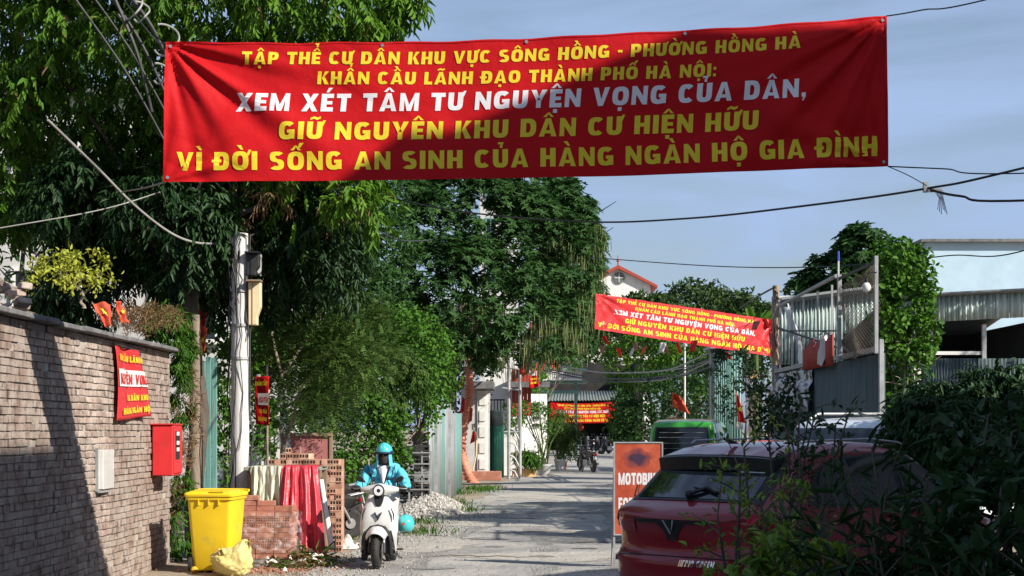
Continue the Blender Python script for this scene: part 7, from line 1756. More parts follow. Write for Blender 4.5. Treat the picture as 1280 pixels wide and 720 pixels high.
def section_loft(m, secs, n=20, cap=True):
    """secs: (center xyz, half width y, half height along the tilted local z, tilt about y, power)"""
    rings = []
    for (c, hy, hx, tilt, e) in secs:
        ring = []
        for j in range(n):
            q = 2 * PI * j / n; a = math.copysign(abs(math.cos(q)) ** (2 / e), math.cos(q)) * hy; b = math.copysign(abs(math.sin(q)) ** (2 / e), math.sin(q)) * hx
            ring.append((c[0] + b * math.cos(tilt), c[1] + a, c[2] + b * math.sin(tilt)))
        rings.append(ring)
    loft(m, rings, cap); return m
sxy = (X(479, 21.0), 21.0)
scl = thing('motor_scooter', (sxy[0], sxy[1], 0), 'white electric motor scooter ridden toward the camera, V emblem on its front', 'scooter', None, -PI / 2 - .05)
def O(n, m, mt, par=scl, **k): return obj(n, m, M[mt], par, world=False, **k)
wheel_parts(scl, .62, .225, .105); wheel_parts(scl, -.64, .215, .115)
# forks
for sg in (-1, 1):
    m = MB(); m.cyl((.62, sg * .088, .22), (.545, sg * .084, .45), .021, .018, 10); O('fork', m, 'steel')
    m = MB(); m.cyl((.625, sg * .09, .20), (.59, sg * .088, .32), .028, .026, 10); O('fork_boot', m, 'black_plastic')
# front mudguard: white hood over the tyre
m = MB()
def mg(u, w):
    a = .62 + 1.75 * w; rr = .265 + .03 * math.sin(u * PI); y = (u - .5) * (.235 + .05 * math.sin(w * PI)); dn = .08 * (abs(u - .5) * 2) ** 3
    return (.62 + math.cos(a + .2) * (rr - dn), y, .225 + math.sin(a + .2) * (rr - dn))
m.grid(mg, 14, 16); O('front_mudguard', m, 'white_paint', thick=.008)
# front apron: big rounded white shield; cross sections from bottom to top
m = MB()
A = [((.40, 0, .27), .155, .05, .2, 2.6), ((.41, 0, .36), .225, .075, .2, 2.8), ((.405, 0, .46), .25, .10, .2, 2.8), ((.385, 0, .58), .248, .115, .2, 2.8), ((.36, 0, .70), .225, .11, .2, 2.7), ((.325, 0, .79), .18, .09, .2, 2.5), ((.30, 0, .85), .12, .065, .2, 2.3), ((.285, 0, .885), .07, .05, .2, 2)]
section_loft(m, A, 30); ap = O('front_shield', m, 'white_paint', smooth=60)
# black arch opening round the wheel and side claddings
m = MB(); section_loft(m, [((.44, 0, .16), .165, .045, .2, 3), ((.47, 0, .26), .185, .06, .2, 3), ((.485, 0, .36), .178, .05, .2, 3), ((.485, 0, .44), .13, .04, .2, 2.6), ((.48, 0, .47), .06, .02, .2, 2.2)], 24); O('wheel_arch_liner', m, 'black_plastic')
for sg in (-1, 1):
    m = MB(); m.prism([(.55, sg * .175, .50), (.53, sg * .215, .34), (.46, sg * .225, .19), (.34, sg * .215, .17), (.36, sg * .235, .40)], (-.02, 0, 0), (.015, 0, 0)); O('shield_wing', m, 'white_paint', smooth=30, bevel=.01)
    m = MB(); m.box((.40, sg * .185, .155), (.16, .08, .09), rot=(0, .3, 0)); O('lower_cladding', m, 'black_plastic', smooth=0, bevel=.015)
    m = MB(); m.tube([(.478, sg * .165, .735), (.492, sg * .20, .66), (.50, sg * .205, .59)], [.006, .012, .005], 8); O('indicator', m, 'black_plastic')
m = MB(); m.tube([(.49, -.165, .17), (.535, -.165, .32), (.54, -.145, .43), (.535, -.09, .495), (.53, 0, .515), (.535, .09, .495), (.54, .145, .43), (.535, .165, .32), (.49, .165, .17)], .026, 8); O('wheel_arch_edge', m, 'black_plastic')
# black V shaped inlay under the head, V emblem
m = MB(); m.prism([(.395, -.072, .895), (.395, .072, .895), (.442, .055, .81), (.468, .032, .755), (.468, -.032, .755), (.442, -.055, .81)], (0, 0, 0), (-.03, 0, 0)); O('throat_inlay', m, 'black', smooth=0, bevel=.008)
m = MB()
for sg in (-1, 1): m.prism([(.508, sg * .052, .682), (.508, sg * .036, .684), (.518, 0, .612), (.518, 0, .585)], (.004, 0, 0), (-.02, 0, 0))
O('emblem', m, 'black', smooth=0)
# handlebar cover with round lamp
m = MB(); Hh = [((.30, .25, .955), .0, 0, 0, 2)]
def hb(u, w):
    y = (u - .5) * .50; k = 1 - abs(y) / .25; hz = .022 + .062 * k ** .8 * (1.0 if abs(y) < .25 else 0); hx = .028 + .075 * k ** .7; q = w * 2 * PI
    return (.31 + .035 * k + hx * math.cos(q), y, .955 - .005 * k + hz * math.sin(q))
m.grid(hb, 30, 18); O('handlebar_cover', m, 'white_paint', smooth=70)
m = MB(); m.lathe((.440, 0, .945), [(.0, -.02), (.072, -.02), (.078, .0), (.070, .018), (.062, .012), (.0, .008)], 30, 'x'); O('headlamp_bezel', m, 'black')
m = MB(); m.lathe((.452, 0, .945), [(.046, .0), (.060, .0), (.060, .008), (.046, .008)], 30, 'x'); O('headlamp_ring', m, 'lamp_clear')
m = MB(); m.lathe((.452, 0, .945), [(0, -.005), (.044, -.003), (.030, .007), (0, .012)], 20, 'x'); O('headlamp_lens', m, 'glass_dark')
for sg in (-1, 1):
    m = MB(); m.cyl((.29, sg * .24, .955), (.25, sg * .365, .96), .019, .019, 12); m.sphere((.25, sg * .37, .96), .022, 10, 6); O('grip', m, 'rubber')
    m = MB(); m.tube([(.33, sg * .24, .975), (.33, sg * .30, .965), (.31, sg * .355, .965)], .006, 6); O('brake_lever', m, 'steel')
    m = MB(); m.tube([(.30, sg * .225, .985), (.31, sg * .235, 1.04), (.30, sg * .245, 1.075)], .006, 6); mi_ = O('mirror_stem', m, 'black')
    m = MB(); m.prism([(.295, sg * .185, 1.035), (.295, sg * .285, 1.05), (.295, sg * .315, 1.10), (.295, sg * .285, 1.125), (.295, sg * .225, 1.10)], (-.012, 0, 0), (.014, 0, 0)); O('mirror', m, 'black', smooth=30, bevel=.006)
# floor, under tray, seat body, seat, tail
m = MB(); m.box((.10, 0, .25), (.50, .27, .06)); O('footboard', m, 'black_plastic', smooth=30, bevel=.02)
m = MB(); section_loft(m, [((-.12, 0, .30), .15, .12, .1, 3), ((-.20, 0, .45), .16, .18, .1, 3), ((-.33, 0, .60), .165, .30, .05, 3), ((-.38, 0, .70), .15, .36, .03, 3)], 24); O('seat_body', m, 'white_paint', smooth=60)
m = MB(); section_loft(m, [((-.36, 0, .70), .145, .37, .03, 3), ((-.36, 0, .745), .15, .38, .03, 3), ((-.36, 0, .775), .125, .35, .03, 2.6), ((-.36, 0, .785), .08, .28, .03, 2.4)], 24); O('seat', m, 'black_plastic', smooth=60)
m = MB(); m.tube([(-.66, -.11, .73), (-.86, -.09, .77), (-.88, 0, .775), (-.86, .09, .77), (-.66, .11, .73)], .014, 8); O('grab_rail', m, 'galv')
m = MB(); m.box((-.62, .10, .36), (.10, .03, .30), rot=(0, .4, 0)); m.box((-.50, 0, .27), (.35, .16, .12)); O('swing_arm', m, 'black_plastic', smooth=0, bevel=.01)
m = MB(); m.box((-.74, 0, .46), (.28, .14, .03), rot=(0, .6, 0)); m.box((-.84, 0, .36), (.02, .15, .16)); O('rear_mudguard', m, 'black_plastic', smooth=0, bevel=.008)
m = MB(); m.tube([(.0, .12, .22), (-.02, .22, .10), (-.02, .25, .09)], .012, 6); m.box((-.03, .22, .20), (.14, .08, .015)); O('side_stand', m, 'black_plastic', smooth=0)
# teal helmet hanging at the side of the scooter
hb_ = thing('spare_helmet', (0, 0, 0), 'teal spare helmet hanging low beside the rear of the white scooter', 'helmet', None, 0)
hc = P(507, 655, 21.55); hb_.location = hc
m = MB(); m.sphere((0, 0, 0), (.11, .125, .12), 20, 12, -.8); obj('shell', m, M['helmet'], hb_, world=False, thick=.01)
m = MB(); m.tube([(0, 0, .11), (-.03, .02, .2), (-.06, .04, .3)], .006, 5); m.tube([(-.09, 0, -.03), (-.04, -.02, -.12), (.06, 0, -.1)], .006, 5); obj('strap', m, M['black'], hb_, world=False)
m = MB(); m.add(star_mb(Vector((-.02, -.131, .01)), .03, Vector((1, 0, 0)), Vector((0, 0, 1)), Vector((0, -.004, 0))).v, [(0, k + 1, (k + 1) % 10 + 1) for k in range(10)]); obj('mark', m, M['flag'], hb_, world=False, smooth=0)

# rider: one continuous body, clothes on top
rd = thing('person', (sxy[0], sxy[1], 0), 'person riding the white scooter in a light blue jacket, teal helmet and dark face mask', 'person', None, -PI / 2 - .05)
B = {}
def bp(k, p, r): B[k] = (p, r)
bp('pelvis', (-.26, 0, .88), (.11, .13)); bp('belly', (-.22, 0, 1.00), (.095, .115)); bp('chest', (-.17, 0, 1.13), (.095, .12)); bp('neckbase', (-.155, 0, 1.235), (.07, .085)); bp('neck', (-.13, 0, 1.29), .052); bp('skull', (-.10, 0, 1.36), (.075, .07)); bp('crown', (-.10, 0, 1.43), (.08, .072))
ed = [('pelvis', 'belly'), ('belly', 'chest'), ('chest', 'neckbase'), ('neckbase', 'neck'), ('neck', 'skull'), ('skull', 'crown')]
for sg, n_ in ((1, 'l'), (-1, 'r')):
    bp(n_ + 'sh', (-.165, sg * .165, 1.18), .034); bp(n_ + 'el', (-.03, sg * .315, .99), .03); bp(n_ + 'wr', (.20, sg * .315, .965), .030); bp(n_ + 'palm', (.245, sg * .315, .975), (.03, .024)); bp(n_ + 'kn', (.275, sg * .315, .982), (.038, .016))
    ed += [('chest', n_ + 'sh'), (n_ + 'sh', n_ + 'el'), (n_ + 'el', n_ + 'wr'), (n_ + 'wr', n_ + 'palm'), (n_ + 'palm', n_ + 'kn')]
    for f_ in range(4):
        y = sg * (.285 + .02 * f_); bp(n_ + 'f%da' % f_, (.29, y, .978), .0085); bp(n_ + 'f%db' % f_, (.283 + .002 * f_, y, .938), .008); bp(n_ + 'f%dc' % f_, (.25, y, .93), .007)
        ed += [(n_ + 'kn', n_ + 'f%da' % f_), (n_ + 'f%da' % f_, n_ + 'f%db' % f_), (n_ + 'f%db' % f_, n_ + 'f%dc' % f_)]
    bp(n_ + 'ta', (.235, sg * .285, .958), .009); bp(n_ + 'tb', (.262, sg * .275, .935), .008); ed += [(n_ + 'palm', n_ + 'ta'), (n_ + 'ta', n_ + 'tb')]
    bp(n_ + 'hip', (-.22, sg * .09, .84), .095); bp(n_ + 'knee', (.155, sg * .155, .765), .066); bp(n_ + 'shin', (.13, sg * .145, .55), .052); bp(n_ + 'ank', (.13, sg * .125, .345), .036); bp(n_ + 'heel', (.10, sg * .125, .315), .034); bp(n_ + 'toe', (.27, sg * .135, .305), (.03, .022))
    ed += [('pelvis', n_ + 'hip'), (n_ + 'hip', n_ + 'knee'), (n_ + 'knee', n_ + 'shin'), (n_ + 'shin', n_ + 'ank'), (n_ + 'ank', n_ + 'heel'), (n_ + 'heel', n_ + 'toe')]
skinned('body', B, ed, 'pelvis', 'skin', rd, 2)
# face
m = MB(); m.tube([(-.028, 0, 1.395), (-.005, 0, 1.365), (-.022, 0, 1.35)], [.01, .014, .012], 8); obj('nose', m, M['skin'], rd, world=False)
for sg in (-1, 1):
    m = MB(); m.sphere((-.030, sg * .032, 1.392), (.012, .014, .009), 10, 6, -1); e_ = obj('eye', m, M['shirt'], rd, world=False)
    m = MB(); m.sphere((-.0185, sg * .032, 1.392), (.004, .006, .006), 8, 6, -1); obj('iris', m, M['ink'], e_, world=False)
    m = MB(); m.sphere((-.10, sg * .083, 1.385), (.022, .01, .032), 10, 6, -1); obj('ear', m, M['skin'], rd, world=False)
    m = MB(); m.tube([(-.025, sg * .015, 1.412), (-.025, sg * .035, 1.416), (-.035, sg * .05, 1.41)], .005, 5); obj('eyebrow', m, M['ink'], rd, world=False)
m = MB()
def msk(u, w):
    q = (u - .5) * 2.6; rr = .098 + .012 * math.cos(q) * math.sin(w * PI); return (-.112 + rr * math.cos(q), rr * .84 * math.sin(q), 1.272 + .108 * w - .012 * math.cos(q) * (1 - w))
m.grid(msk, 20, 8); obj('face_mask', m, M['glove'], rd, world=False, smooth=80, thick=.004)
m = MB()
def hood(u, w):
    q = .75 + u * (2 * PI - 1.5); rr = .108 + .03 * (1 - w) ** 2; return (-.11 + rr * math.cos(q), rr * .92 * math.sin(q), 1.225 + .20 * w)
m.grid(hood, 26, 8); obj('sun_hood', m, M['jacket'], rd, world=False, smooth=80, thick=.006)
# helmet
m = MB(); m.sphere((-.105, 0, 1.405), (.128, .113, .118), 24, 12, -.12); obj('helmet', m, M['helmet'], rd, world=False, thick=.012)
m = MB(); m.lathe((-.105, 0, 1.405), [(.119, -.018), (.127, -.014), (.124, .016), (.118, .02)], 28); obj('helmet_rim', m, M['navy'], rd, world=False)
m = MB(); m.grid(lambda u, w: (-.105 + (.12 + .045 * w) * math.cos((u - .5) * 2.0), .108 * math.sin((u - .5) * 2.0) * (1 + .1 * w), 1.415 - .022 * w), 16, 4); obj('helmet_peak', m, M['navy'], rd, world=False, thick=.006)
m = MB()
for sg in (-1, 1): m.prism([(.0, sg * .004, 1.447), (.0, sg * .014, 1.449), (-.012, sg * .036, 1.482), (-.008, sg * .022, 1.478)], (.012, 0, 0), (-.004, 0, 0))
obj('helmet_mark', m, M['shirt'], rd, world=False, smooth=0)
# shirt, jacket, gloves, trousers, shoes
m = MB(); m.grid(lambda u, w: (.012 - .05 * w - .03 * (abs(u - .5) * 2) ** 2, (u - .5) * (.05 + .13 * w), 1.02 + .22 * w), 8, 8); obj('shirt', m, M['shirt'], rd, world=False, smooth=80, thick=.004)
def wr_(co):
    n_ = mn.noise(co * 10.0) * .014 + (abs(mn.noise(co * 17.0)) - .2) * .022
    f_ = 1.0
    if co.x > -.12 and abs(co.y) < .09 and co.z > 1.03: co = Vector((co.x - .02 * (1 - abs(co.y) / .09), co.y, co.z))
    return co + Vector((n_, n_ * (1 if co.y > 0 else -1), n_ * .6))
J = {'a': ((-.25, 0, .86), (.165, .205)), 'b': ((-.20, 0, .97), (.16, .195)), 'c': ((-.165, 0, 1.10), (.15, .19)), 'd': ((-.15, 0, 1.20), (.105, .15)), 'e': ((-.145, 0, 1.265), (.075, .088))}
je = [('a', 'b'), ('b', 'c'), ('c', 'd'), ('d', 'e')]
for sg, n_ in ((1, 'l'), (-1, 'r')):
    J[n_ + '1'] = ((-.155, sg * .18, 1.185), .09); J[n_ + '2'] = ((-.09, sg * .25, 1.095), .086); J[n_ + '3'] = ((-.02, sg * .315, .995), .068); J[n_ + '4'] = ((.09, sg * .325, .97), .066); J[n_ + '5'] = ((.19, sg * .318, .965), .050)
    je += [('d', n_ + '1'), (n_ + '1', n_ + '2'), (n_ + '2', n_ + '3'), (n_ + '3', n_ + '4'), (n_ + '4', n_ + '5')]
jk = skinned('jacket', J, je, 'a', 'jacket', rd, 3, wr_)
jh = .012
for sg in (-1, 1):
    m = MB(); m.prism([(-.0, sg * .012, 1.02), (.005, sg * .03, 1.03), (-.035, sg * .10, 1.225), (-.05, sg * .075, 1.235)], (.012, 0, 0), (-.02, 0, 0)); obj('lapel', m, M['navy'], jk, world=False, smooth=0, bevel=.004)
    m = MB(); m.prism([(-.045, sg * .055, 1.235), (-.045, sg * .095, 1.215), (-.085, sg * .115, 1.265), (-.095, sg * .085, 1.29)], (.02, 0, 0), (-.02, 0, 0)); obj('collar', m, M['cream'], jk, world=False, smooth=0, bevel=.006)
    m = MB(); m.tube([(-.03, sg * .155, 1.245), (-.012, sg * .165, 1.16), (.0, sg * .15, 1.05), (-.02, sg * .15, .93)], .007, 5); obj('piping', m, M['navy'], jk, world=False)
    g_ = {'a': ((.185, sg * .317, .966), .036), 'b': ((.245, sg * .317, .976), (.040, .032)), 'c': ((.285, sg * .317, .98), (.044, .024))}; ge = [('a', 'b'), ('b', 'c')]
    for f_ in range(4):
        y = sg * (.284 + .022 * f_); g_['f%d' % f_] = ((.300, y, .972), .0125); g_['g%d' % f_] = ((.292, y, .936), .012); g_['h%d' % f_] = ((.255, y, .925), .011); ge += [('c', 'f%d' % f_), ('f%d' % f_, 'g%d' % f_), ('g%d' % f_, 'h%d' % f_)]
    g_['t'] = ((.235, sg * .28, .955), .014); g_['u'] = ((.265, sg * .268, .93), .012); ge += [('b', 't'), ('t', 'u')]
    skinned('glove', g_, ge, 'a', 'glove', rd, 2)
    T = {'a': ((-.24, sg * .08, .87), .115), 'b': ((-.05, sg * .13, .83), .10), 'c': ((.14, sg * .158, .775), .082), 'd': ((.165, sg * .155, .70), .078), 'e': ((.14, sg * .145, .55), .068), 'f': ((.13, sg * .13, .37), .058)}
    skinned('trouser_leg', T, [('a', 'b'), ('b', 'c'), ('c', 'd'), ('d', 'e'), ('e', 'f')], 'a', 'trousers', rd, 2, lambda co: co + Vector((1, 0, 0)) * mn.noise(co * 12) * .008)
    skinned('shoe', {'a': ((.10, sg * .127, .335), .045), 'b': ((.12, sg * .127, .305), .044), 'c': ((.22, sg * .132, .30), (.043, .034)), 'd': ((.285, sg * .137, .295), (.036, .026))}, [('a', 'b'), ('b', 'c'), ('c', 'd')], 'a', 'rubber', rd, 2)

scl.scale = (1, .94, 1); rd.scale = (1, .90, 1)
# parked motorbikes
def motorbike(label, loc, yaw, body='black', top_box=False, name='parked_motorbike', group=None):
    t = thing(name, loc, label, 'motorbike', group, yaw)
    def O2(n, m, mt, par=t, **k): return obj(n, m, M[mt], par, world=False, **k)
    wheel_parts(t, .62, .28, .08, spokes=6); wheel_parts(t, -.62, .28, .09, spokes=6)
    for sg in (-1, 1):
        m = MB(); m.cyl((.62, sg * .07, .28), (.42, sg * .07, .82), .02, .018, 8); O2('fork', m, 'steel')
        m = MB(); m.cyl((-.62, sg * .09, .30), (-.42, sg * .09, .66), .025, .03, 8); O2('shock_absorber', m, 'steel')
        m = MB(); m.cyl((.37, sg * .06, .99), (.30, sg * .33, 1.0), .013, .013, 8); m.cyl((.33, sg * .22, 1.0), (.295, sg * .34, 1.0), .018, .018, 8); O2('handlebar', m, 'rubber')
        m = MB(); m.tube([(.33, sg * .22, 1.0), (.34, sg * .26, 1.12)], .005, 5); m.sphere((.33, sg * .28, 1.15), (.012, .06, .04), 12, 6, -1); O2('mirror', m, 'black')
    m = MB(); m.grid(lambda u, w: (.62 + math.cos(-.2 + 2.2 * w) * .31, (u - .5) * .12, .28 + math.sin(-.2 + 2.2 * w) * .31), 6, 12); O2('front_mudguard', m, body, thick=.006)
    m = MB(); section_loft(m, [((.30, 0, .34), .10, .12, .6, 2.8), ((.36, 0, .55), .15, .12, .5, 2.8), ((.38, 0, .78), .17, .11, .4, 2.8), ((.38, 0, .98), .11, .08, .3, 2.6), ((.37, 0, 1.05), .05, .04, .3, 2.2)], 20); O2('leg_shield', m, body)
    m = MB(); m.lathe((.47, 0, .95), [(0, -.03), (.075, -.02), (.06, .02), (0, .03)], 18, 'x'); O2('headlamp', m, 'lamp_clear')
    m = MB(); section_loft(m, [((-.28, 0, .48), .10, .22, 0, 2.8), ((-.34, 0, .62), .13, .36, .03, 2.8), ((-.38, 0, .72), .12, .40, .05, 2.8)], 20); O2('side_panel', m, body)
    m = MB(); section_loft(m, [((-.30, 0, .735), .13, .42, .06, 3), ((-.30, 0, .79), .13, .42, .06, 3), ((-.28, 0, .815), .09, .36, .06, 2.6)], 20); O2('seat', m, 'rubber')
    m = MB(); m.box((.02, 0, .36), (.36, .22, .24)); m.cyl((-.05, -.12, .30), (-.75, -.15, .33), .05, .06, 10); O2('engine', m, 'steel', bevel=.03)
    m = MB(); m.box((-.80, 0, .70), (.05, .17, .07)); O2('tail_lamp', m, 'lamp_red', bevel=.01)
    m = MB(); m.box((-.845, 0, .56), (.012, .19, .14), rot=(0, .25, 0)); pl_ = O2('number_plate', m, 'white_paint', smooth=0)
    m = MB(); m.box((-.72, 0, .58), (.25, .15, .03), rot=(0, .5, 0)); O2('rear_mudguard', m, 'black_plastic')
    m = MB(); m.tube([(-.60, -.11, .78), (-.86, -.09, .83), (-.86, .09, .83), (-.60, .11, .78)], .012, 6); O2('grab_rail', m, 'steel')
    m = MB(); m.tube([(-.02, .1, .28), (-.05, .30, .01)], .012, 6); O2('stand', m, 'steel')
    return t
g = G(734, 590)
mb0 = motorbike('black motorbike parked alone far down the lane, its tail and plate facing us', (g.x, g.y, 0), PI / 2 + .35, 'black')
mb1 = dup(mb0, (X(436, 27.4) - .59, 27.2, 0), math.radians(198), 'black motorbike half hidden behind the tall brick stack, seat toward the rider')
mb2 = dup(mb0, (X(438, 26) - .5, 25.8, 0), math.radians(205), 'second motorbike tucked lower in front of it at the edge of the tall brick stack', scale=(.86, .86, .86))
for k, (x, d_, yw, lb) in enumerate(((737, 118, 1.9, 'leftmost dark motorbike parked in the shade of the far shop, beside the lantern'), (752, 116, 2.3, 'middle dark motorbike in the shade of the far shop'), (764, 112, 2.7, 'rightmost dark motorbike in the far shop, next to the green van roof'), (722, 122, 1.2, 'dark motorbike deepest in the far shop, under the red lantern'))):
    dup(mb0, (X(x, d_), d_, 0), yw, lb, scale=(1.15, 1.15, 1.15))
# ------------------------------------------------------------------ cables over the lane
def sag(a, b, s_, n=24):
    a, b = Vector(a), Vector(b); return [a.lerp(b, i / n) - Vector((0, 0, s_ * 4 * (i / n) * (1 - i / n))) for i in range(n + 1)]
def bez(pp, n=14):
    out = []
    for i in range(len(pp) - 1):
        p_1, p0_, p1_, p2_ = [Vector(q) for q in (pp[max(i - 1, 0)], pp[i], pp[i + 1], pp[min(i + 2, len(pp) - 1)])]
        for j in range(n):
            t = j / n; out.append(.5 * ((2 * p0_) + (-p_1 + p1_) * t + (2 * p_1 - 5 * p0_ + 4 * p1_ - p2_) * t * t + (-p_1 + 3 * p0_ - 3 * p1_ + p2_) * t ** 3))
    return out + [Vector(pp[-1])]
def cable(label, pts, r, mt='cable', name='overhead_cable', n=14):
    m = MB(); m.tube(bez(pts, n), r, 6); return tag(obj(name, m, M[mt]), label, 'cable')
cable('thick black cable sagging under the large banner to the bracket at right', [P(440, 235, 24), P(560, 262, 21), P(725, 277, 19), P(860, 273, 17.5), P(1000, 258, 16), P(1156, 236, 15), P(1300, 205, 14.5), (8.6, 13.5, 4.9)], .011)
cable('thin cable stretched high from the middle tree to the blue tipped pole', [P(740, 322, 40), P(900, 333, 36), P(1035, 333, 33), P(1180, 320, 30), P(1320, 300, 28), (14.2, 27, 7.2)], .012)
cable('rope tying the upper right corner of the large banner', [P(1108, 20, 14), P(1150, 13, 13.8), P(1300, -18, 13), (8.6, 12.4, 6.3)], .006)
cable('rope tying the lower right corner of the large banner', [P(1110, 208, 14), P(1180, 211, 13.9), P(1300, 216, 13.6), (8.6, 13.2, 3.9)], .006)
cable('slack string from the lower right banner corner to the cable bracket', [P(1110, 208, 14), P(1135, 219, 14.4), P(1158, 232, 14.9)], .004)
cable('rope tying the upper left corner of the large banner to the tree', [P(208, 53, 14), P(190, 45, 16), P(140, -20, 21)], .006)
cable('rope tying the lower left corner of the large banner to the tree', [P(205, 228, 14), P(180, 235, 17), P(150, 240, 21)], .008, 'twig')
cable('grey cable falling from the tree at left and looping to the concrete pole', [P(60, 150, 19), P(120, 208, 20), P(170, 258, 20.6), P(215, 292, 21.2), P(250, 304, 21.6), P(285, 303, 22)], .014, 'cable_grey')
cable('thin cable slanting up past the trunk at left', [P(0, 285, 20), P(98, 268, 20.5), P(150, 256, 21), P(200, 240, 21.5)], .007, 'cable_grey')
cable('drooping cable leaving the concrete pole toward the middle tree', [P(300, 300, 22), P(400, 262, 24), P(455, 280, 26), P(500, 300, 29), P(540, 300, 33)], .012)
cable('slack cable crossing the feathery tree', [P(300, 250, 23), P(400, 320, 27), P(460, 370, 32), P(520, 395, 40), P(590, 420, 46)], .012)
cable('low cable looping to the hose past the pennants', [P(300, 470, 25), P(420, 465, 30), P(470, 450, 36), P(520, 410, 42), P(560, 480, 50)], .012)
for k, (y0, y1, s_, r_) in enumerate(((462, 440, 10, .018), (468, 447, 14, .02), (474, 452, 8, .016), (470, 456, 18, .022), (464, 450, 5, .014))):
    cable(('topmost', 'second', 'third', 'fourth', 'lowest')[k] + ' of the tangled pale cables slung from the shop to the dark pole', [P(660, y0 - 12, 80), P(720, y0 - 4 + s_ * .3, 76), P(760, y0 + s_ * .4, 70), P(830, y0 + s_ * .3 - 2, 63), P(880, y1 + 2 + s_ * .2, 57), P(930, y1 - 20, 52), P(968, 405 + k * 4, 50)], r_ * 1.5, 'cable_grey' if k % 2 == 0 else 'cable')
cable('cable climbing left from the top of the dark pole', [P(970, 358, 50), P(945, 372, 56), P(925, 385, 62)], .03)
cable('cable running right from the dark pole over the steel frame', [P(972, 372, 50), P(1010, 400, 40), P(1045, 425, 31), P(1090, 470, 24)], .014)
# bundle of old coiled cables in the tree at upper left
cb_ = thing('coiled_cables', P(170, 60, 20), 'loops of grey telephone cable hanging in the tree left of the large banner', 'cables')
for k, (x, y, r_) in enumerate(((160, 5, 22), (206, 50, 22), (175, 15, 14), (200, 92, 14))):
    c = P(x, y, 20); rr = r_ * 20 / F * .8; m = MB(); m.tube([c + Vector((math.cos(a) * rr, .1 * math.sin(a * 2), math.sin(a) * rr * 1.1)) for a in [i * 4.6 / 20 - 2.6 for i in range(21)]], .012, 6); obj('cable_loop', m, M['cable_grey'], cb_)
for k, (x0, y0, x1, y1) in enumerate(((105, -20, 212, 150), (128, -20, 208, 120), (150, -20, 212, 80), (95, 0, 205, 175), (140, -10, 190, 140))):
    m = MB(); m.tube(bez([P(x0, y0, 20), P((x0 + x1) / 2 + 6, (y0 + y1) / 2, 20.1), P(x1, y1, 20.3)], 10), .014 + .006 * (k % 3), 5); obj('cable_strand', m, M['cable'], cb_)
# bracket and frayed wires at the right end of the cable
bk_ = thing('cable_bracket', P(1160, 238, 15), 'small concrete grey cable bracket with frayed wires at the right end of the thick cable', 'bracket')
m = MB(); m.box(tuple(P(1157, 234, 15)), (.04, .05, .09)); m.box(tuple(P(1168, 238, 15)), (.12, .03, .03)); obj('clamp', m, M['galv'], bk_, smooth=0)
m = MB(); m.tube(bez([P(1160, 236, 15), P(1200, 245, 14.9), P(1300, 250, 14.7), (8.6, 13.9, 3.8)], 8), .012, 6); obj('arm', m, M['cable'], bk_)
for k in range(6):
    m = MB(); m.tube([P(1168 + k * 2, 238, 15), P(1174 + k, 248, 15), P(1172 + k * 2.4, 262 + 3 * (k % 3), 15)], .003, 4); obj('frayed_wire', m, M['cable'], bk_)

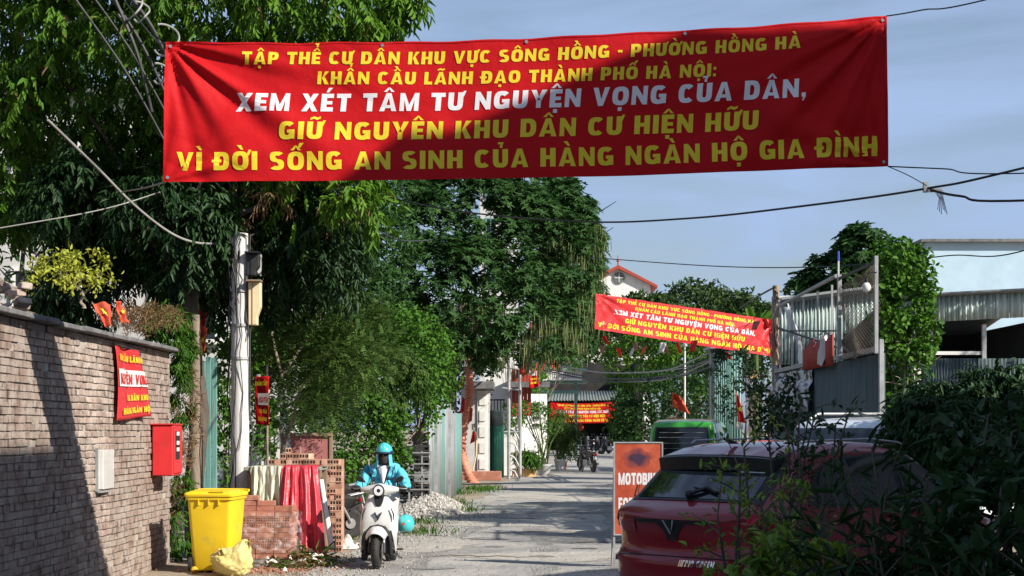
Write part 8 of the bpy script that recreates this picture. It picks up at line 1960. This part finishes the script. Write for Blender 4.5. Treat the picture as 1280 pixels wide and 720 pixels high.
# ------------------------------------------------------------------ shrubs in the near right corner, in front of the red car
def near_shrub(name, label, base, stems, Lf, Wf, mt, n_leaf, spread, droop, seed, cluster=.12, tone=0.0, prot_n=150, narrow=False):
    t = thing(name, base, label, 'shrub'); R_ = random.Random(seed); b = Vector(base)
    sites = []
    for k, tp in enumerate(stems):
        tp = Vector(tp); mid = b.lerp(tp, .5) + Vector((R_.uniform(-.1, .1), R_.uniform(-.1, .1), .05)); pts = bez([tuple(b + Vector((R_.uniform(-.08, .08), R_.uniform(-.08, .08), 0))), tuple(mid), tuple(tp)], 8)
        m = MB(); m.tube(pts, [.013 * (1 - .8 * i / (len(pts) - 1)) + .003 for i in range(len(pts))], 6); obj('stem', m, M['stem_dark'], t)
        for i in range(len(pts) // 3, len(pts)):
            sites.append((pts[i], (pts[min(i + 1, len(pts) - 1)] - pts[i - 1]).normalized(), 1.0))
            if i % 2 == 0:
                d_ = Vector((R_.uniform(-1, 1), R_.uniform(-1, 1), R_.uniform(.1, .9))).normalized(); l_ = R_.uniform(.1, .3); e = pts[i] + d_ * l_
                m = MB(); m.tube([pts[i], pts[i].lerp(e, .5) + Vector((0, 0, .01)), e], [.005, .004, .002], 5); obj('twig', m, M['stem_dark'], t)
                for q in range(5): sites.append((pts[i].lerp(e, .3 + .7 * q / 4), d_, .9))
    k = n_leaf; idx = rng.integers(0, len(sites), k); Pp = np.array([tuple(sites[i][0]) for i in idx]) + rng.normal(size=(k, 3)) * cluster * .15; ax = np.array([tuple(sites[i][1]) for i in idx])
    D = unit(rdir(k) * spread + ax * .8 + np.array([0, 0, .1])); NN = unit(np.array([0, 0, 1.]) + rdir(k) * .5)
    # a few leaves as single pieces, the rest joined
    kk = prot_n; protos = []
    for s_ in range(3):
        po = leaves('leaf', np.zeros((1, 3)), np.array([[1., 0, 0]]), np.array([[0, 0, 1.]]), Lf, Wf, np.array([.2 + .3 * s_]), M[mt], None, droop=droop, kind=None); protos.append(po)
    used = [False] * 3
    for i in range(kk):
        a = Vector(D[i]).normalized(); s_v = a.cross(Vector(NN[i])).normalized(); n_v = s_v.cross(a).normalized()
        mtx = Matrix((a, -s_v, n_v)).transposed().to_4x4(); mtx.translation = Vector(Pp[i])
        po = protos[i % 3]; q = po if not used[i % 3] else po.copy()
        if used[i % 3]: COL.objects.link(q)
        used[i % 3] = True
        q.parent = t; q.matrix_parent_inverse = wm(t).inverted(); sc = R_.uniform(.7, 1.25); q.matrix_basis = mtx @ Matrix.Diagonal((sc, sc, sc, 1))
    leaves('foliage', Pp[kk:], D[kk:], NN[kk:], Lf * rng.uniform(.6, 1.2, k - kk), Wf * rng.uniform(.7, 1.1, k - kk), np.clip(rng.random(k - kk) + tone, 0, 1), M[mt], t, droop=droop)
    return t, sites
d_ = 9.6
near_shrub('flowering_shrub', 'small leafed shrub with yellow green tips and pink flowers before the red car', (X(960, d_), d_, 0),
    [P(930, 560, 9.6), P(925, 590, 9.6), P(950, 620, 9.2), P(897, 646, 9.3), P(975, 600, 9.6), P(1000, 640, 9.5), P(960, 650, 9.2), P(960, 690, 9.1), P(1000, 690, 9.1), P(925, 625, 9.4), P(985, 665, 9)], .062, .024, 'leaf_shrub', 950, .9, .12, 41, tone=.1)
t_f = thing('pink_flowers', P(985, 655, 9.2), 'loose cluster of small pink red flowers low in front of the red car', 'flowers')
for k, (x, y) in enumerate(((942, 648), (958, 690), (972, 680), (978, 690), (984, 672), (968, 700), (990, 684), (962, 705), (938, 652))):
    c = P(x, y, 9.1 + .05 * (k % 3)); n5 = 6; a = np.arange(n5) * 2 * PI / n5
    D = np.stack([np.cos(a), -.4 + 0 * a, np.sin(a)], 1); leaves('flower', np.tile(np.array([tuple(c)]), (n5, 1)), D, np.tile(np.array([[0, -1., 0]]), (n5, 1)), .026, .017, rng.random(n5), M['petal'], t_f, kind=None)
near_shrub('willow_leafed_shrub', 'tall shrub with long narrow dark leaves in front of the red car door', (X(1110, 8.6), 8.6, 0),
    [P(1090, 560, 8.7), P(1060, 590, 8.8), P(1110, 600, 8.4), P(1050, 640, 8.5), P(1090, 650, 8.3), P(1130, 640, 8.4), P(1160, 600, 8.6), P(1150, 680, 8.2), P(1060, 690, 8.3), P(1020, 660, 8.7), P(1100, 700, 8.1), P(1190, 640, 8.5), P(1220, 600, 8.7), P(1220, 680, 8.3), P(1010, 710, 8.4)], .15, .022, 'leaf_shaded', 620, 1.0, .22, 42, prot_n=140)
near_shrub('broad_leafed_shrub', 'dense dark broad leafed shrub filling the bottom right corner of the view', (X(1210, 8.2), 8.0, 0),
    [P(1185, 600, 8.6), P(1205, 560, 8.8), P(1235, 520, 8.9), P(1265, 540, 8.6), P(1210, 620, 8.2), P(1250, 620, 8.1), P(1290, 580, 8.4), P(1160, 690, 7.9), P(1230, 700, 7.8), P(1290, 690, 7.8), P(1290, 500, 9), P(1160, 650, 8.2), P(1190, 660, 8.0)], .13, .055, 'leaf_shaded', 1250, 1.1, .2, 43, prot_n=120)
near_shrub('bare_branched_shrub', 'thin dark branched shrub with few leaves rising before the roof of the red car', (X(1000, 11.5), 11.5, 0),
    [P(960, 540, 11.4), P(985, 530, 11.5), P(1010, 525, 11.5), P(1030, 560, 11.4), P(1000, 575, 11.4), P(1060, 520, 11.7)], .07, .034, 'leaf_shaded', 170, 1.0, .15, 44, prot_n=60)
near_shrub('tall_green_shrub', 'upright dark shrub standing left of the dark pole foot and over the red roof', (X(1010, 12.6), 12.8, 0),
    [P(1000, 500, 12.8), P(985, 520, 12.8), P(1020, 510, 12.9), P(1045, 530, 12.8)], .085, .04, 'leaf_shaded', 170, 1.0, .15, 45, prot_n=50)
near_shrub('low_ground_shrub', 'low bright green leafed ground shrub along the bottom edge before the red bumper', (X(970, 8.9), 8.6, 0),
    [P(935, 726, 8.8), P(948, 712, 8.8), P(965, 708, 8.7), P(980, 700, 8.6), P(1010, 700, 8.6), P(1040, 705, 8.5), P(915, 738, 8.8), P(1070, 700, 8.4)], .085, .036, 'leaf_shrub', 1200, 1.1, .2, 46, prot_n=80)
